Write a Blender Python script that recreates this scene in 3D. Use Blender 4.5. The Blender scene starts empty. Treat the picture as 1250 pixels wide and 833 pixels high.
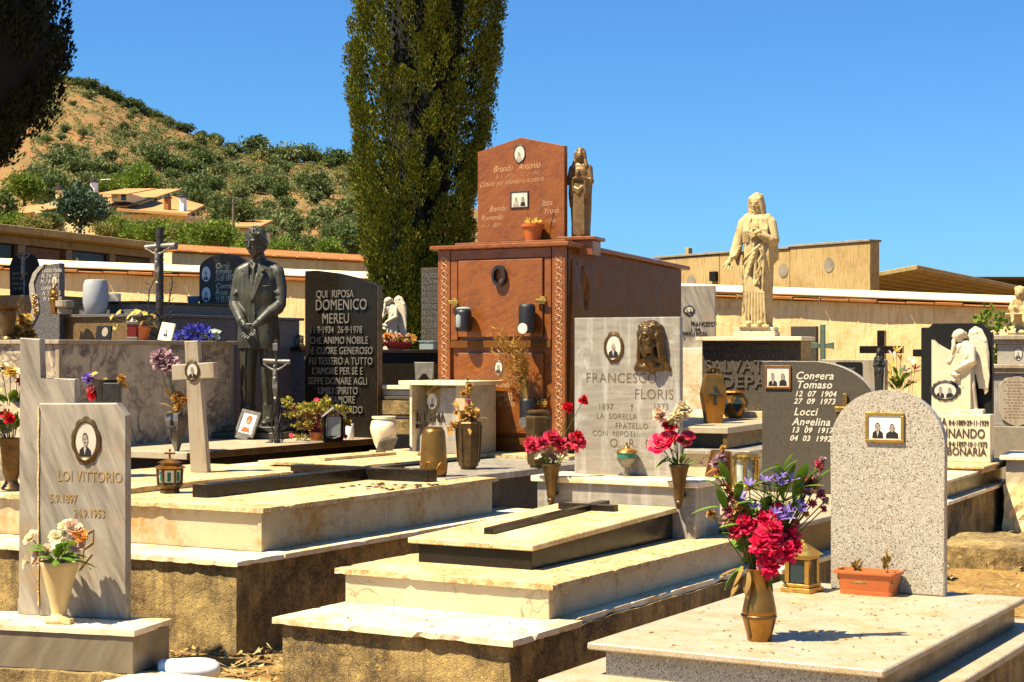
import bpy, bmesh, math, random
from mathutils import Vector, Matrix, Euler, noise as mnoise
R = math.radians
PI = math.pi
scene = bpy.context.scene
COL = scene.collection
FPX, HZ, EYE = 2092.0, 430.0, 1.5          # focal length and horizon of the 1250 px photograph, eye height in metres
rng = random.Random(7)

# ------------------------------------------------------------------ places
def at(px, py, D):
    return Vector(((px - 625) * D / FPX, D, EYE + (HZ - py) * D / FPX))
def onz(px, py, z):
    return at(px, py, (EYE - z) * FPX / (py - HZ))
class Frame:
    """a tomb's own axes on the ground: x along its front, y to the back"""
    def __init__(s, X, Y, deg):
        s.o = Vector((X, Y, 0)); s.deg = deg
        t = R(deg); s.ex = Vector((math.cos(t), math.sin(t), 0)); s.ey = Vector((-math.sin(t), math.cos(t), 0))
    def w(s, x, y, z=0):
        return s.o + s.ex * x + s.ey * y + Vector((0, 0, z))
    def l(s, p):
        d = p - s.o
        return d.dot(s.ex), d.dot(s.ey), p.z
    def face(s, px, py, y):
        """(x, z) on the upright plane y = const of this tomb"""
        d = Vector(((px - 625) / FPX, 1, (HZ - py) / FPX)); c = Vector((0, 0, EYE))
        t = (y - (c - s.o).dot(s.ey)) / d.dot(s.ey)
        p = c + d * t
        return (p - s.o).dot(s.ex), p.z

# ------------------------------------------------------------------ mesh building
class MB:
    def __init__(s):
        s.v = []; s.f = []; s.m = []
    def add(s, vs, fs, mi=0, M=None):
        n = len(s.v)
        s.v.extend((tuple(M @ Vector(v)) for v in vs) if M else vs)
        s.f.extend(tuple(i + n for i in f) for f in fs)
        s.m.extend([mi] * len(fs))
        return s
    def bm_in(s, bm, mi=0, M=None):
        bm.verts.ensure_lookup_table()
        for i, v in enumerate(bm.verts): v.index = i
        s.add([tuple(v.co) for v in bm.verts], [tuple(v.index for v in f.verts) for f in bm.faces], mi, M)
        bm.free(); return s
    def box(s, x0, x1, y0, y1, z0, z1, b=.003, mi=0, M=None, seg=1):
        bm = bmesh.new()
        bmesh.ops.create_cube(bm, size=1, matrix=Matrix.Translation(((x0+x1)/2, (y0+y1)/2, (z0+z1)/2)) @ Matrix.Diagonal((x1-x0, y1-y0, z1-z0, 1)))
        if b: bmesh.ops.bevel(bm, geom=bm.edges[:], offset=b, segments=seg, affect='EDGES', profile=.5)
        return s.bm_in(bm, mi, M)
    def wedge(s, x0, x1, y0, y1, z0, za, zb, mi=0, b=.003, zb0=None, za0=None):
        """box whose top (and bottom, when given) climbs from za at y0 to zb at y1"""
        bm = bmesh.new()
        c0 = z0 if za0 is None else za0; c1 = z0 if zb0 is None else zb0
        vs = [bm.verts.new(p) for p in ((x0,y0,c0),(x1,y0,c0),(x1,y1,c1),(x0,y1,c1),(x0,y0,za),(x1,y0,za),(x1,y1,zb),(x0,y1,zb))]
        for f in ((3,2,1,0),(4,5,6,7),(0,1,5,4),(1,2,6,5),(2,3,7,6),(3,0,4,7)): bm.faces.new([vs[i] for i in f])
        if b: bmesh.ops.bevel(bm, geom=bm.edges[:], offset=b, segments=1, affect='EDGES')
        return s.bm_in(bm, mi)
    def slab(s, x0, x1, y0, y1, z0, z1, seed=0, step=.03, chip=.008):
        return s.rough(x0, x1, y0, y1, z0, z1, step, .0007, 0, seed, None, chip)
    def rough(s, x0, x1, y0, y1, z0, z1, step=.05, amp=.006, mi=0, seed=0, M=None, chip=0):
        """box with an uneven, weathered skin"""
        bm = bmesh.new()
        nx, ny, nz = (max(1, min(110 if chip else 60, int(round((b-a)/step)))) for a, b in ((x0,x1),(y0,y1),(z0,z1)))
        grid = {}
        def V(i, j, k):
            if (i,j,k) not in grid:
                p = Vector((x0+(x1-x0)*i/nx, y0+(y1-y0)*j/ny, z0+(z1-z0)*k/nz))
                q = p * 9 + Vector((seed*7.1, seed*3.3, 0))
                d = mnoise.noise_vector(q) * amp + mnoise.noise_vector(q * 3.1) * amp * .6
                if chip:
                    e_ = [(-1 if u == 0 else 1 if u == n_ else 0) for u, n_ in ((i,nx),(j,ny),(k,nz))]
                    if sum(map(abs, e_)) >= 2:
                        q2 = mnoise.noise(p*14 + Vector((seed*5.3, 0, 0))); q3 = mnoise.noise(p*45)
                        d -= Vector(e_) * (.0016 + chip*max(0, q2-.22)*1.8 + chip*.5*max(0, q3-.3))
                grid[i,j,k] = bm.verts.new(p + d)
            return grid[i,j,k]
        for i in range(nx):
            for j in range(ny):
                bm.faces.new((V(i,j,0),V(i,j+1,0),V(i+1,j+1,0),V(i+1,j,0))); bm.faces.new((V(i,j,nz),V(i+1,j,nz),V(i+1,j+1,nz),V(i,j+1,nz)))
        for i in range(nx):
            for k in range(nz):
                bm.faces.new((V(i,0,k),V(i+1,0,k),V(i+1,0,k+1),V(i,0,k+1))); bm.faces.new((V(i,ny,k),V(i,ny,k+1),V(i+1,ny,k+1),V(i+1,ny,k)))
        for j in range(ny):
            for k in range(nz):
                bm.faces.new((V(0,j,k),V(0,j,k+1),V(0,j+1,k+1),V(0,j+1,k))); bm.faces.new((V(nx,j,k),V(nx,j+1,k),V(nx,j+1,k+1),V(nx,j,k+1)))
        return s.bm_in(bm, mi, M)
    def prism(s, pts, y0, y1, b=.003, mi=0, M=None):
        """outline in (x, z), counter-clockwise seen from the front (-y), from y0 back to y1"""
        bm = bmesh.new()
        a = [bm.verts.new((x, y0, z)) for x, z in pts]; c = [bm.verts.new((x, y1, z)) for x, z in pts]
        n = len(pts)
        fr = bm.faces.new(a); bk = bm.faces.new(c[::-1])
        for i in range(n):
            j = (i+1) % n
            bm.faces.new((a[j], a[i], c[i], c[j]))
        if b: bmesh.ops.bevel(bm, geom=list(fr.edges)+list(bk.edges), offset=b, segments=1, affect='EDGES')
        bmesh.ops.recalc_face_normals(bm, faces=bm.faces[:])
        bmesh.ops.triangulate(bm, faces=[f for f in bm.faces if len(f.verts) > 4])
        return s.bm_in(bm, mi, M)
    def lathe(s, prof, n=32, mi=0, M=None, c=(0,0,0), sx=1, sy=1, rot=0):
        vs = []; fs = []
        for r, z in prof:
            for i in range(n):
                a = 2*PI*i/n + rot
                vs.append((c[0]+r*sx*math.cos(a), c[1]+r*sy*math.sin(a), c[2]+z))
        for k in range(len(prof)-1):
            for i in range(n):
                j = (i+1) % n
                fs.append((k*n+i, k*n+j, (k+1)*n+j, (k+1)*n+i))
        fs.append(tuple(range(n))[::-1]); fs.append(tuple((len(prof)-1)*n+i for i in range(n)))
        return s.add(vs, fs, mi, M)
    def tube(s, pts, rad, n=8, mi=0, M=None):
        pts = [Vector(p) for p in pts]
        if not hasattr(rad, '__len__'): rad = [rad]*len(pts)
        vs = []; fs = []
        up = Vector((0,0,1))
        prev = None
        for k, p in enumerate(pts):
            d = (pts[min(k+1,len(pts)-1)] - pts[max(k-1,0)]).normalized()
            if prev is None:
                u = d.cross(up)
                if u.length < .05: u = d.cross(Vector((1,0,0)))
            else: u = prev - d * prev.dot(d)
            u.normalize(); prev = u; w = d.cross(u)
            for i in range(n):
                a = 2*PI*i/n
                vs.append(tuple(p + (u*math.cos(a) + w*math.sin(a))*rad[k]))
        for k in range(len(pts)-1):
            for i in range(n):
                j = (i+1) % n
                fs.append((k*n+i, k*n+j, (k+1)*n+j, (k+1)*n+i))
        fs.append(tuple(range(n))[::-1]); fs.append(tuple((len(pts)-1)*n+i for i in range(n)))
        return s.add(vs, fs, mi, M)
    def ball(s, c, r, n=16, m=10, mi=0, M=None, rot=None):
        rx, ry, rz = r if hasattr(r, '__len__') else (r, r, r)
        vs = [(0,0,-1)]; fs = []
        for k in range(1, m):
            a = -PI/2 + PI*k/m
            for i in range(n):
                b = 2*PI*i/n
                vs.append((math.cos(a)*math.cos(b), math.cos(a)*math.sin(b), math.sin(a)))
        vs.append((0,0,1)); e = len(vs)-1
        for i in range(n): fs.append((0, 1+(i+1)%n, 1+i)); fs.append((e, e-n+i, e-n+(i+1)%n))
        for k in range(m-2):
            for i in range(n):
                j = (i+1) % n; o = 1+k*n
                fs.append((o+i, o+j, o+n+j, o+n+i))
        T = Matrix.Translation(c) @ (Euler(rot).to_matrix().to_4x4() if rot else Matrix()) @ Matrix.Diagonal((rx,ry,rz,1))
        return s.add(vs, fs, mi, (M @ T) if M else T)
    def capsule(s, pts, rad, n=14, mi=0, M=None):
        s.tube(pts, rad, n, mi, M)
        if not hasattr(rad, '__len__'): rad = [rad]*len(pts)
        for p, r in zip(pts, rad): s.ball(p, r*.995, n, 8, mi, M)
        return s
    def disc(s, cx, cz, y, rx, rz, mi=0, n=28, a0=0, a1=2*PI):
        """flat upright ellipse facing -y"""
        vs = [(cx, y, cz)] + [(cx+rx*math.cos(a0+(a1-a0)*i/n), y, cz+rz*math.sin(a0+(a1-a0)*i/n)) for i in range(n+1)]
        return s.add(vs, [(0, i+1, i+2) for i in range(n)], mi)
    def poly(s, pts, y, mi=0):
        return s.add([(x, y, z) for x, z in pts], [tuple(range(len(pts)))], mi)

def prop(o, **k):
    for a, b in k.items():
        if b is not None: o[a] = b
    return o
def part(name, mb, mats, parent=None, smooth=False, label=None, loc=None, rot=None, angle=40, kind=None):
    me = bpy.data.meshes.new(name)
    me.from_pydata(mb.v, [], mb.f)
    mats = mats if isinstance(mats, (list, tuple)) else [mats]
    for m in mats: me.materials.append(m)
    if len(mats) > 1: me.polygons.foreach_set('material_index', mb.m)
    if smooth:
        me.polygons.foreach_set('use_smooth', [True]*len(me.polygons))
        if angle < 180: me.set_sharp_from_angle(angle=R(angle))
    me.update()
    o = bpy.data.objects.new(name, me); COL.objects.link(o)
    if parent: o.parent = parent
    if loc: o.location = loc
    if rot: o.rotation_euler = rot
    return prop(o, label=label, kind=kind)
def thing(name, label, cat, loc=(0,0,0), rz=0, group=None, tilt=None):
    o = bpy.data.objects.new(name, None); COL.objects.link(o)
    o.empty_display_size = .1
    o.location = loc; o.rotation_euler = tilt or (0, 0, R(rz))
    return prop(o, label=label, category=cat, group=group)
def solo(name, mb, mats, label, cat, loc=(0,0,0), rz=0, group=None, smooth=False, tilt=None, angle=40):
    o = part(name, mb, mats, None, smooth, angle=angle)
    o.location = loc; o.rotation_euler = tilt or (0, 0, R(rz))
    return prop(o, label=label, category=cat, group=group)
def structure(name, mb, mats, smooth=False):
    return part(name, mb, mats, None, smooth, kind='structure')
def clone(o, parent=None):
    c = o.copy(); COL.objects.link(c)
    if parent: c.parent = parent
    for ch in [x for x in bpy.data.objects if x.parent == o]: clone(ch, c)
    return c
def sculpt(name, mb, mat, parent=None, voxel=.007, it=3, label=None, loc=None, rot=None, scale=None):
    """one continuous carved surface from overlapping volumes"""
    t = part('tmp_form', mb, mat)
    r = t.modifiers.new('r', 'REMESH'); r.mode = 'VOXEL'; r.voxel_size = voxel
    sm = t.modifiers.new('s', 'SMOOTH'); sm.factor = .5; sm.iterations = it
    bpy.context.view_layer.update()
    me = bpy.data.meshes.new_from_object(t.evaluated_get(bpy.context.evaluated_depsgraph_get()))
    old = t.data; bpy.data.objects.remove(t); bpy.data.meshes.remove(old)
    me.name = name
    me.materials.clear(); me.materials.append(mat)
    me.polygons.foreach_set('use_smooth', [True]*len(me.polygons))
    me.polygons.foreach_set('material_index', [0]*len(me.polygons))
    o = bpy.data.objects.new(name, me); COL.objects.link(o)
    if parent: o.parent = parent
    if loc: o.location = loc
    if rot: o.rotation_euler = rot
    if scale: o.scale = scale
    return prop(o, label=label)
def letters(mb, s, size, x, z, y, ext=.0015, align='LEFT', shear=0, sx=1, mi=0, space=1, bold=0, rot=0):
    cu = bpy.data.curves.new('t', 'FONT'); cu.body = s; cu.size = size; cu.extrude = ext; cu.shear = shear
    cu.align_x = align; cu.space_character = space; cu.resolution_u = 3; cu.offset = bold
    o = bpy.data.objects.new('t', cu); COL.objects.link(o)
    bpy.context.view_layer.update()
    me = bpy.data.meshes.new_from_object(o.evaluated_get(bpy.context.evaluated_depsgraph_get()))
    M = Matrix.Translation((x, y, z)) @ Matrix.Rotation(rot, 4, 'Y') @ Matrix.Rotation(PI/2, 4, 'X') @ Matrix.Diagonal((sx, 1, 1, 1))
    mb.add([tuple(v.co) for v in me.vertices], [tuple(p.vertices) for p in me.polygons], mi, M)
    bpy.data.objects.remove(o); bpy.data.curves.remove(cu); bpy.data.meshes.remove(me)

# ------------------------------------------------------------------ materials
class NT:
    def __init__(s, name):
        s.m = bpy.data.materials.new(name); s.m.use_nodes = True
        s.t = s.m.node_tree; s.b = s.t.nodes['Principled BSDF']
        s.tc = s.t.nodes.new('ShaderNodeTexCoord'); s.co = s.tc.outputs['Object']
    def n(s, typ, **k):
        q = s.t.nodes.new(typ)
        for a, b in k.items():
            if a in q.inputs: s.set(q.inputs[a], b)
            else: setattr(q, a, b)
        return q
    def set(s, i, v):
        if hasattr(v, 'links') or isinstance(v, bpy.types.NodeSocket): s.t.links.new(v, i)
        else: i.default_value = v
    def map(s, scale=(1,1,1), rot=(0,0,0)):
        co = s.co
        if scale != (1,1,1) and tuple(rot) != (0,0,0):
            q = s.n('ShaderNodeMapping'); s.set(q.inputs['Vector'], co); q.inputs['Rotation'].default_value = rot; co = q.outputs[0]; rot = (0,0,0)
        q = s.n('ShaderNodeMapping'); s.set(q.inputs['Vector'], co); q.inputs['Scale'].default_value = scale; q.inputs['Rotation'].default_value = rot
        return q.outputs[0]
    def noise(s, scale, detail=4, rough=.6, vec=None, dist=0):
        q = s.n('ShaderNodeTexNoise'); s.set(q.inputs['Vector'], vec or s.co)
        q.inputs['Scale'].default_value = scale; q.inputs['Detail'].default_value = detail; q.inputs['Roughness'].default_value = rough; q.inputs['Distortion'].default_value = dist
        return q.outputs['Fac']
    def ramp(s, fac, stops, interp='LINEAR'):
        q = s.n('ShaderNodeValToRGB'); s.set(q.inputs[0], fac); q.color_ramp.interpolation = interp
        e = q.color_ramp.elements
        while len(e) < len(stops): e.new(.5)
        for a, (p, c) in zip(e, stops):
            a.position = p; a.color = (c, c, c, 1) if not hasattr(c, '__len__') else (*c[:3], 1)
        return q.outputs[0]
    def mix(s, fac, a, b, mode='MIX'):
        q = s.n('ShaderNodeMix'); q.data_type = 'RGBA'; q.blend_type = mode
        s.set(q.inputs[0], fac)
        for i, v in ((6, a), (7, b)):
            if isinstance(v, tuple): v = (*v[:3], 1)
            s.set(q.inputs[i], v)
        return q.outputs[2]
    def math(s, op, a, b=0):
        q = s.n('ShaderNodeMath'); q.operation = op; s.set(q.inputs[0], a); s.set(q.inputs[1], b); return q.outputs[0]
    def end(s, col, rough=.5, bump=None, bs=.2, bd=.01, metal=0, spec=None):
        if isinstance(col, tuple): col = (*col[:3], 1)
        s.set(s.b.inputs['Base Color'], col); s.set(s.b.inputs['Roughness'], rough); s.b.inputs['Metallic'].default_value = metal
        if spec is not None: s.b.inputs['Specular IOR Level'].default_value = spec
        if bump is not None:
            q = s.n('ShaderNodeBump'); s.set(q.inputs['Height'], bump); q.inputs['Strength'].default_value = bs; q.inputs['Distance'].default_value = bd
            s.t.links.new(q.outputs[0], s.b.inputs['Normal'])
        return s.m

def stone(name, a, b, scale=6, rough=.55, stain=None, stain_amt=(.5,.7), stain_scale=3, speck=None, speck_scale=160, speck_amt=(.56,.62), pale=None,
          vein=None, vein_scale=2.5, vein_w=.03, crack=None, crack_scale=7, crack_w=.02, stretch=None, srot=(0,0,0), bump=.15, bumpd=.004, streak=None, pits=None, sat=1.22, val=.70, grain=0):
    t = NT(name)
    def G(c):
        if not c: return c
        l = .3*c[0]+.55*c[1]+.15*c[2]
        return tuple(max(.003, (l+(x-l)*sat)*val) for x in c)
    a, b, stain, speck, pale, vein, crack, streak, pits = (G(x) for x in (a, b, stain, speck, pale, vein, crack, streak, pits))
    v = t.map(stretch, srot) if stretch else t.co
    c = t.mix(t.ramp(t.noise(scale, 5, .62, v, .4 if stretch else 0), [(.32,0.),(.68,1.)]), a, b)
    if speck:
        c = t.mix(t.ramp(t.noise(speck_scale, 2, .5), [(speck_amt[0],0.),(speck_amt[1],1.)]), c, speck)
        if pale: c = t.mix(t.ramp(t.noise(speck_scale*.8, 2, .5, t.map((1,1,1),(1,2,3))), [(speck_amt[0],0.),(speck_amt[1],1.)]), c, pale)
    if vein:
        q = t.math('ABSOLUTE', t.math('SUBTRACT', t.noise(vein_scale, 6, .6, v, 1.2), .5))
        m = t.math('MULTIPLY', t.ramp(q, [(0,1.),(vein_w,0.)]), t.ramp(t.noise(vein_scale*.7, 3), [(.38,.1),(.62,1.)]))
        c = t.mix(m, c, vein)
    if crack:
        q = t.n('ShaderNodeTexVoronoi'); q.feature = 'DISTANCE_TO_EDGE'; q.inputs['Scale'].default_value = crack_scale
        d = t.n('ShaderNodeTexNoise'); t.set(d.inputs['Vector'], t.co); d.inputs['Scale'].default_value = 6; d.inputs['Detail'].default_value = 5
        t.set(q.inputs['Vector'], t.mix(.22, t.co, d.outputs['Color']))
        m = t.math('MULTIPLY', t.ramp(q.outputs[0], [(0,1.),(crack_w,0.)]), t.ramp(t.noise(3, 3), [(.42,0.),(.6,1.)]))
        c = t.mix(m, c, crack)
    if streak:
        c = t.mix(t.math('MULTIPLY', t.ramp(t.noise(5, 4, .6, t.map((5,5,.5))), [(.5,0.),(.68,1.)]), .7), c, streak)
    if stain:
        m = t.ramp(t.noise(stain_scale, 7, .72), [(stain_amt[0],0.),(stain_amt[1],1.)])
        m2 = t.ramp(t.noise(stain_scale*9, 5, .7), [(.35,.15),(.62,1.)])
        c = t.mix(t.math('MULTIPLY', m, m2), c, stain)
    if pits:
        c = t.mix(t.ramp(t.noise(55, 3, .6), [(.62,0.),(.70,1.)]), c, pits)
    h = t.noise(60 if bumpd < .006 else 22, 6, .7)
    if grain:
        g_ = t.noise(grain, 3, .7); h = t.math('ADD', h, t.math('MULTIPLY', g_, .7))
        c = t.mix(t.ramp(g_, [(.30,1.),(.5,0.)]), c, tuple(x*.45 for x in a)); c = t.mix(t.ramp(t.noise(grain*1.3, 2), [(.56,0.),(.72,.8)]), c, tuple(min(1, x*1.5) for x in a))
    return t.end(c, t.ramp(t.noise(8, 4), [(.3,max(.04,rough-.1)),(.7,min(1,rough+.12))]), h, bump, bumpd)
def plain(name, c, rough=.5, metal=0, var=.25, scale=12, bump=.1, bd=.002, spec=None):
    t = NT(name)
    d = tuple(x*(1-var) for x in c)
    k = t.mix(t.ramp(t.noise(scale, 5, .65), [(.35,0.),(.65,1.)]), c, d)
    return t.end(k, t.ramp(t.noise(scale*1.7, 3), [(.3,max(.03,rough-.08)),(.7,min(1,rough+.1))]), t.noise(scale*5, 4), bump, bd, metal, spec)
def leafmat(name, cs, rough=.55, trans=None):
    trans = trans if trans is not None else .45 if 'petal' in name else .25
    t = NT(name)
    g = t.n('ShaderNodeNewGeometry')
    n = len(cs)
    c = t.ramp(g.outputs['Random Per Island'], [(i/max(1,n-1), k) for i, k in enumerate(cs)])
    t.end(c, rough, spec=.18)
    tr = t.n('ShaderNodeBsdfTranslucent'); t.set(tr.inputs[0], c)
    mx = t.n('ShaderNodeMixShader'); mx.inputs[0].default_value = trans
    t.t.links.new(t.b.outputs[0], mx.inputs[1]); t.t.links.new(tr.outputs[0], mx.inputs[2])
    t.t.links.new(mx.outputs[0], t.t.nodes['Material Output'].inputs[0])
    return t.m
def glassmat(name, tint):
    t = NT(name); t.end(tint, .06)
    t.b.inputs['Transmission Weight'].default_value = .55; t.b.inputs['IOR'].default_value = 1.35
    return t.m

OCH = (.40,.225,.06)
M = {}
M['cream'] = stone('cream_marble', sat=1.15, val=1.0, a=(.80,.70,.52), b=(.70,.56,.36), scale=4, rough=.45, stain=OCH, stain_amt=(.46,.64), stain_scale=2.6, pits=(.42,.28,.13))
M['cream_old'] = stone('weathered_cream_marble', sat=1.15, val=1.0, a=(.74,.60,.37), b=(.60,.43,.21), scale=5, rough=.6, stain=(.27,.13,.028), stain_amt=(.36,.55), stain_scale=2.8, grain=120, pits=(.20,.105,.03), bump=.3)
M['crackle'] = stone('crackled_marble', (.74,.62,.43), (.64,.52,.34), 3, .4, OCH, (.60,.80), 2.5, crack=(.17,.12,.07), crack_scale=6, crack_w=.018)
M['panel'] = stone('stained_marble_panel', (.70,.58,.39), (.60,.48,.30), 3, .4, (.44,.22,.03), (.47,.62), 1.9, vein=(.36,.31,.25), vein_w=.02)
M['loi'] = stone('grey_streaked_marble', (.50,.43,.33), (.20,.165,.12), 5, .45, (.46,.25,.06), (.54,.70), 3, stretch=(3.4,3,.5), srot=(0,R(24),0), sat=1.05, val=.78)
M['loi_dark'] = stone('brown_streaked_marble', (.30,.25,.18), (.20,.16,.11), 5, .35, OCH, (.60,.8), 3, stretch=(3,3,.6), srot=(0,R(-35),0))
M['floris'] = stone('grey_banded_marble', (.36,.31,.235), (.245,.21,.16), 6, .35, (.58,.54,.46), (.55,.70), 6, stretch=(.8,.8,8), sat=.95, val=.84, streak=(.52,.48,.42))
M['dapple'] = stone('dappled_marble', (.55,.45,.31), (.42,.33,.22), 3, .4, (.34,.20,.08), (.56,.75), 2, vein=(.075,.06,.055), vein_scale=3.4, vein_w=.085, crack=(.09,.07,.06), crack_scale=9, crack_w=.05, val=1.0, sat=1.1)
M['tan_marble'] = stone('brown_polished_marble', (.21,.13,.06), (.11,.068,.032), 3, .28, None, stretch=(1,1,3), bump=.03)
M['granite'] = stone('light_grey_granite', (.52,.455,.36), (.42,.365,.285), 30, .45, None, speck=(.07,.055,.04), speck_scale=215, speck_amt=(.57,.62), pale=(.70,.63,.52), val=.74, bump=.05)
M['granite_top'] = stone('dusty_grey_granite', (.62,.52,.38), (.50,.41,.28), 12, .5, (.46,.28,.09), (.48,.70), 4.5, speck=(.30,.26,.21), speck_scale=150, speck_amt=(.56,.62), bump=.06)
M['granite_dk'] = stone(val=.9, name='dark_grey_granite', a=(.066,.055,.040), b=(.048,.040,.029), scale=20, rough=.6, speck=(.125,.105,.08), speck_scale=190, speck_amt=(.54,.6), bump=.02)
M['black'] = stone('black_granite', (.022,.017,.011), (.014,.011,.008), 20, .22, None, speck=(.06,.055,.05), speck_scale=150, speck_amt=(.63,.67), bump=.02)
M['matte_black'] = stone('matt_black_slate', (.010,.009,.008), (.007,.006,.006), 20, .6, None, bump=.05)
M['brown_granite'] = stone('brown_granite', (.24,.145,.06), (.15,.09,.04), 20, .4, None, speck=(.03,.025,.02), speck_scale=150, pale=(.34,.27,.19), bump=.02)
M['shade_blue_granite'] = stone('speckled_shade_blue_granite', (.17,.15,.135), (.12,.108,.098), 20, .4, None, speck=(.04,.04,.045), speck_scale=150, pale=(.32,.31,.31), bump=.02)  # tone of the granite in shade put into its colour
M['red'] = stone('red_brown_granite', (.335,.112,.030), (.25,.078,.019), 9, .34, (.18,.055,.018), (.5,.70), 9, vein=(.12,.036,.012), vein_scale=6.5, vein_w=.035, sat=1.1, bump=.03, stretch=(1.0,3.0,4.2), srot=(0,R(28),0))
M['red_polish'] = stone('red_brown_polished_granite', (.19,.088,.034), (.14,.062,.024), 9, .27, None, bump=.0)
M['red_polish'].node_tree.nodes['Principled BSDF'].inputs['Specular IOR Level'].default_value = .09
M['concrete'] = stone('lichened_concrete', (.52,.345,.115), (.27,.165,.055), 4, .95, (.035,.022,.011), (.40,.57), 2.0, speck=(.72,.48,.10), speck_scale=42, speck_amt=(.62,.70), bump=.9, bumpd=.012, pits=(.05,.032,.015), grain=150, val=.90, sat=1.0, streak=(.06,.04,.02), crack=(.04,.025,.012), crack_scale=2.6, crack_w=.012)
M['concrete_grey'] = stone('grey_concrete', (.36,.31,.24), (.28,.235,.17), 4, .9, (.09,.075,.055), (.5,.7), 2.5, bump=.4, bumpd=.012)
M['plaster'] = stone('ochre_plaster', (.88,.70,.42), (.74,.55,.28), 1.6, .9, (.42,.25,.09), (.52,.70), 1.3, val=1.0, streak=(.56,.38,.17), bump=.5, bumpd=.015)
M['plaster_pale'] = stone('pale_stained_concrete', (.60,.45,.24), (.48,.34,.16), .9, .9, (.27,.17,.06), (.5,.7), .6, streak=(.26,.16,.055), bump=.3, bumpd=.015)
M['coping'] = stone('limewashed_coping', (.86,.74,.50), (.78,.62,.36), 2, .85, (.5,.35,.15), (.56,.75), 1.5, bump=.3, val=1.0)
M['tile'] = stone('terracotta_tile', (.50,.21,.08), (.38,.15,.055), 3, .85, (.22,.12,.06), (.5,.7), 4, bump=.3)
M['rooftile'] = stone('sunbleached_roof_tile', (.62,.36,.17), (.50,.26,.11), .8, .9, (.40,.26,.13), (.5,.7), 1.2, bump=.3)
M['white_marble'] = stone('white_marble', (.84,.73,.54), (.76,.63,.43), 5, .45, (.55,.40,.2), (.62,.8), 3, bump=.08)
M['statue_stone'] = stone('cream_carved_stone', (.74,.57,.32), (.58,.42,.21), 7, .8, (.20,.12,.045), (.50,.70), 5, bump=.25, bumpd=.006)
M['weather_white'] = stone('rain_streaked_marble', (.50,.42,.31), (.42,.34,.24), 4, .5, (.28,.18,.08), (.54,.72), 4, streak=(.24,.16,.075), bump=.2)
M['bronze'] = plain('dark_bronze', (.15,.088,.030), .42, .65, .5, 14, .15)
M['bronze_gold'] = plain('golden_bronze', (.38,.18,.036), .33, .8, .35, 10, .08)
M['copper'] = plain('copper', (.42,.18,.05), .3, .85, .25, 8, .05)
M['gold'] = plain('gilt_brass', (.62,.38,.09), .25, .9, .25, 15, .05)
M['bronze_green'] = stone('patinated_statue_bronze', (.060,.056,.036), (.036,.033,.021), 6, .45, (.16,.15,.10), (.56,.74), 5, streak=(.10,.098,.07), bump=.12)
M['bronze_brown'] = plain('brown_statue_bronze', (.24,.135,.045), .45, .35, .45, 9, .12)
M['black_plastic'] = plain('black_lamp_shell', (.010,.008,.009), .5, 0, .3, 12, .05, .08)
M['iron'] = plain('weathered_iron', (.055,.050,.044), .5, .5, .4, 20, .2)
M['lead'] = plain('grey_cast_metal', (.20,.18,.15), .45, .5, .4, 20, .2)
M['terracotta'] = plain('orange_plastic', (.50,.115,.022), .45, 0, .15, 6, .03)
M['cream_plastic'] = stone('cream_plastic', (.80,.64,.36), (.76,.58,.30), 6, .4, (.45,.28,.1), (.66,.8), 8, bump=.03)
M['white'] = plain('white_plastic', (.84,.83,.79), .4, 0, .06, 6, .03)
M['ivory'] = plain('ivory_enamel', (.72,.64,.48), .25, 0, .08, 9, .0)
M['photo_bg'] = plain('photograph_paper', (.58,.51,.40), .25, 0, .15, 30, .0)
M['photo_skin'] = plain('photograph_grey', (.36,.28,.20), .3, 0, .25, 40, .0)
M['photo_dark'] = plain('photograph_black', (.020,.016,.013), .3, 0, .3, 40, .0)
M['photo_white'] = plain('photograph_white', (.70,.66,.58), .3, 0, .05, 40, .0)
M['photo_red'] = plain('photograph_sepia', (.50,.14,.04), .3, 0, .4, 40, .0)
M['letter_gold'] = plain('gilded_letter', (.42,.26,.08), .5, .2, .3, 40, .05)
M['letter_pale'] = plain('pale_letter', (.62,.54,.40), .5, 0, .2, 40, .05)
M['letter_lead'] = plain('tarnished_letter', (.17,.135,.10), .4, .5, .3, 40, .05)
M['letter_brown'] = plain('bronzed_letter', (.17,.115,.045), .5, .2, .3, 40, .05)
M['letter_faint'] = plain('faint_incised_letter', (.66,.38,.19), .5, 0, .3, 30, .05)
M['letter_steel'] = plain('grey_letter', (.25,.22,.175), .42, .4, .25, 40, .05)
M['letter_dark'] = plain('dark_letter', (.06,.04,.025), .5, .2, .3, 40, .05)
M['blue_glaze'] = plain('blue_glaze', (.08,.14,.20), .3, 0, .2, 8, .02)
M['grey_stone'] = plain('grey_stoneware', (.36,.36,.36), .7, 0, .12, 30, .1)
M['red_glass'] = glassmat('red_glass', (.30,.03,.02)); M['glass'] = glassmat('clear_glass', (.55,.62,.58)); M['green_glass'] = glassmat('green_glass', (.06,.30,.20))
M['dark_glass'] = plain('dark_glass', (.02,.035,.04), .08, 0, .3, 5, 0)
M['wood'] = stone('grey_wood', (.20,.155,.10), (.13,.10,.065), 6, .85, None, stretch=(4,4,.6), bump=.3)
M['bark'] = stone('bark', (.10,.07,.045), (.05,.035,.022), 8, .95, None, stretch=(3,3,.6), bump=.8, bumpd=.02)
M['stem'] = leafmat('flower_stem', [(.06,.11,.02),(.12,.15,.04)])
M['leaf'] = leafmat('flower_leaf', [(.08,.17,.015),(.13,.24,.02),(.19,.30,.035)])
M['leaf_dry'] = leafmat('dry_leaf', [(.22,.12,.03),(.35,.20,.05),(.16,.14,.04)])
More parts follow.
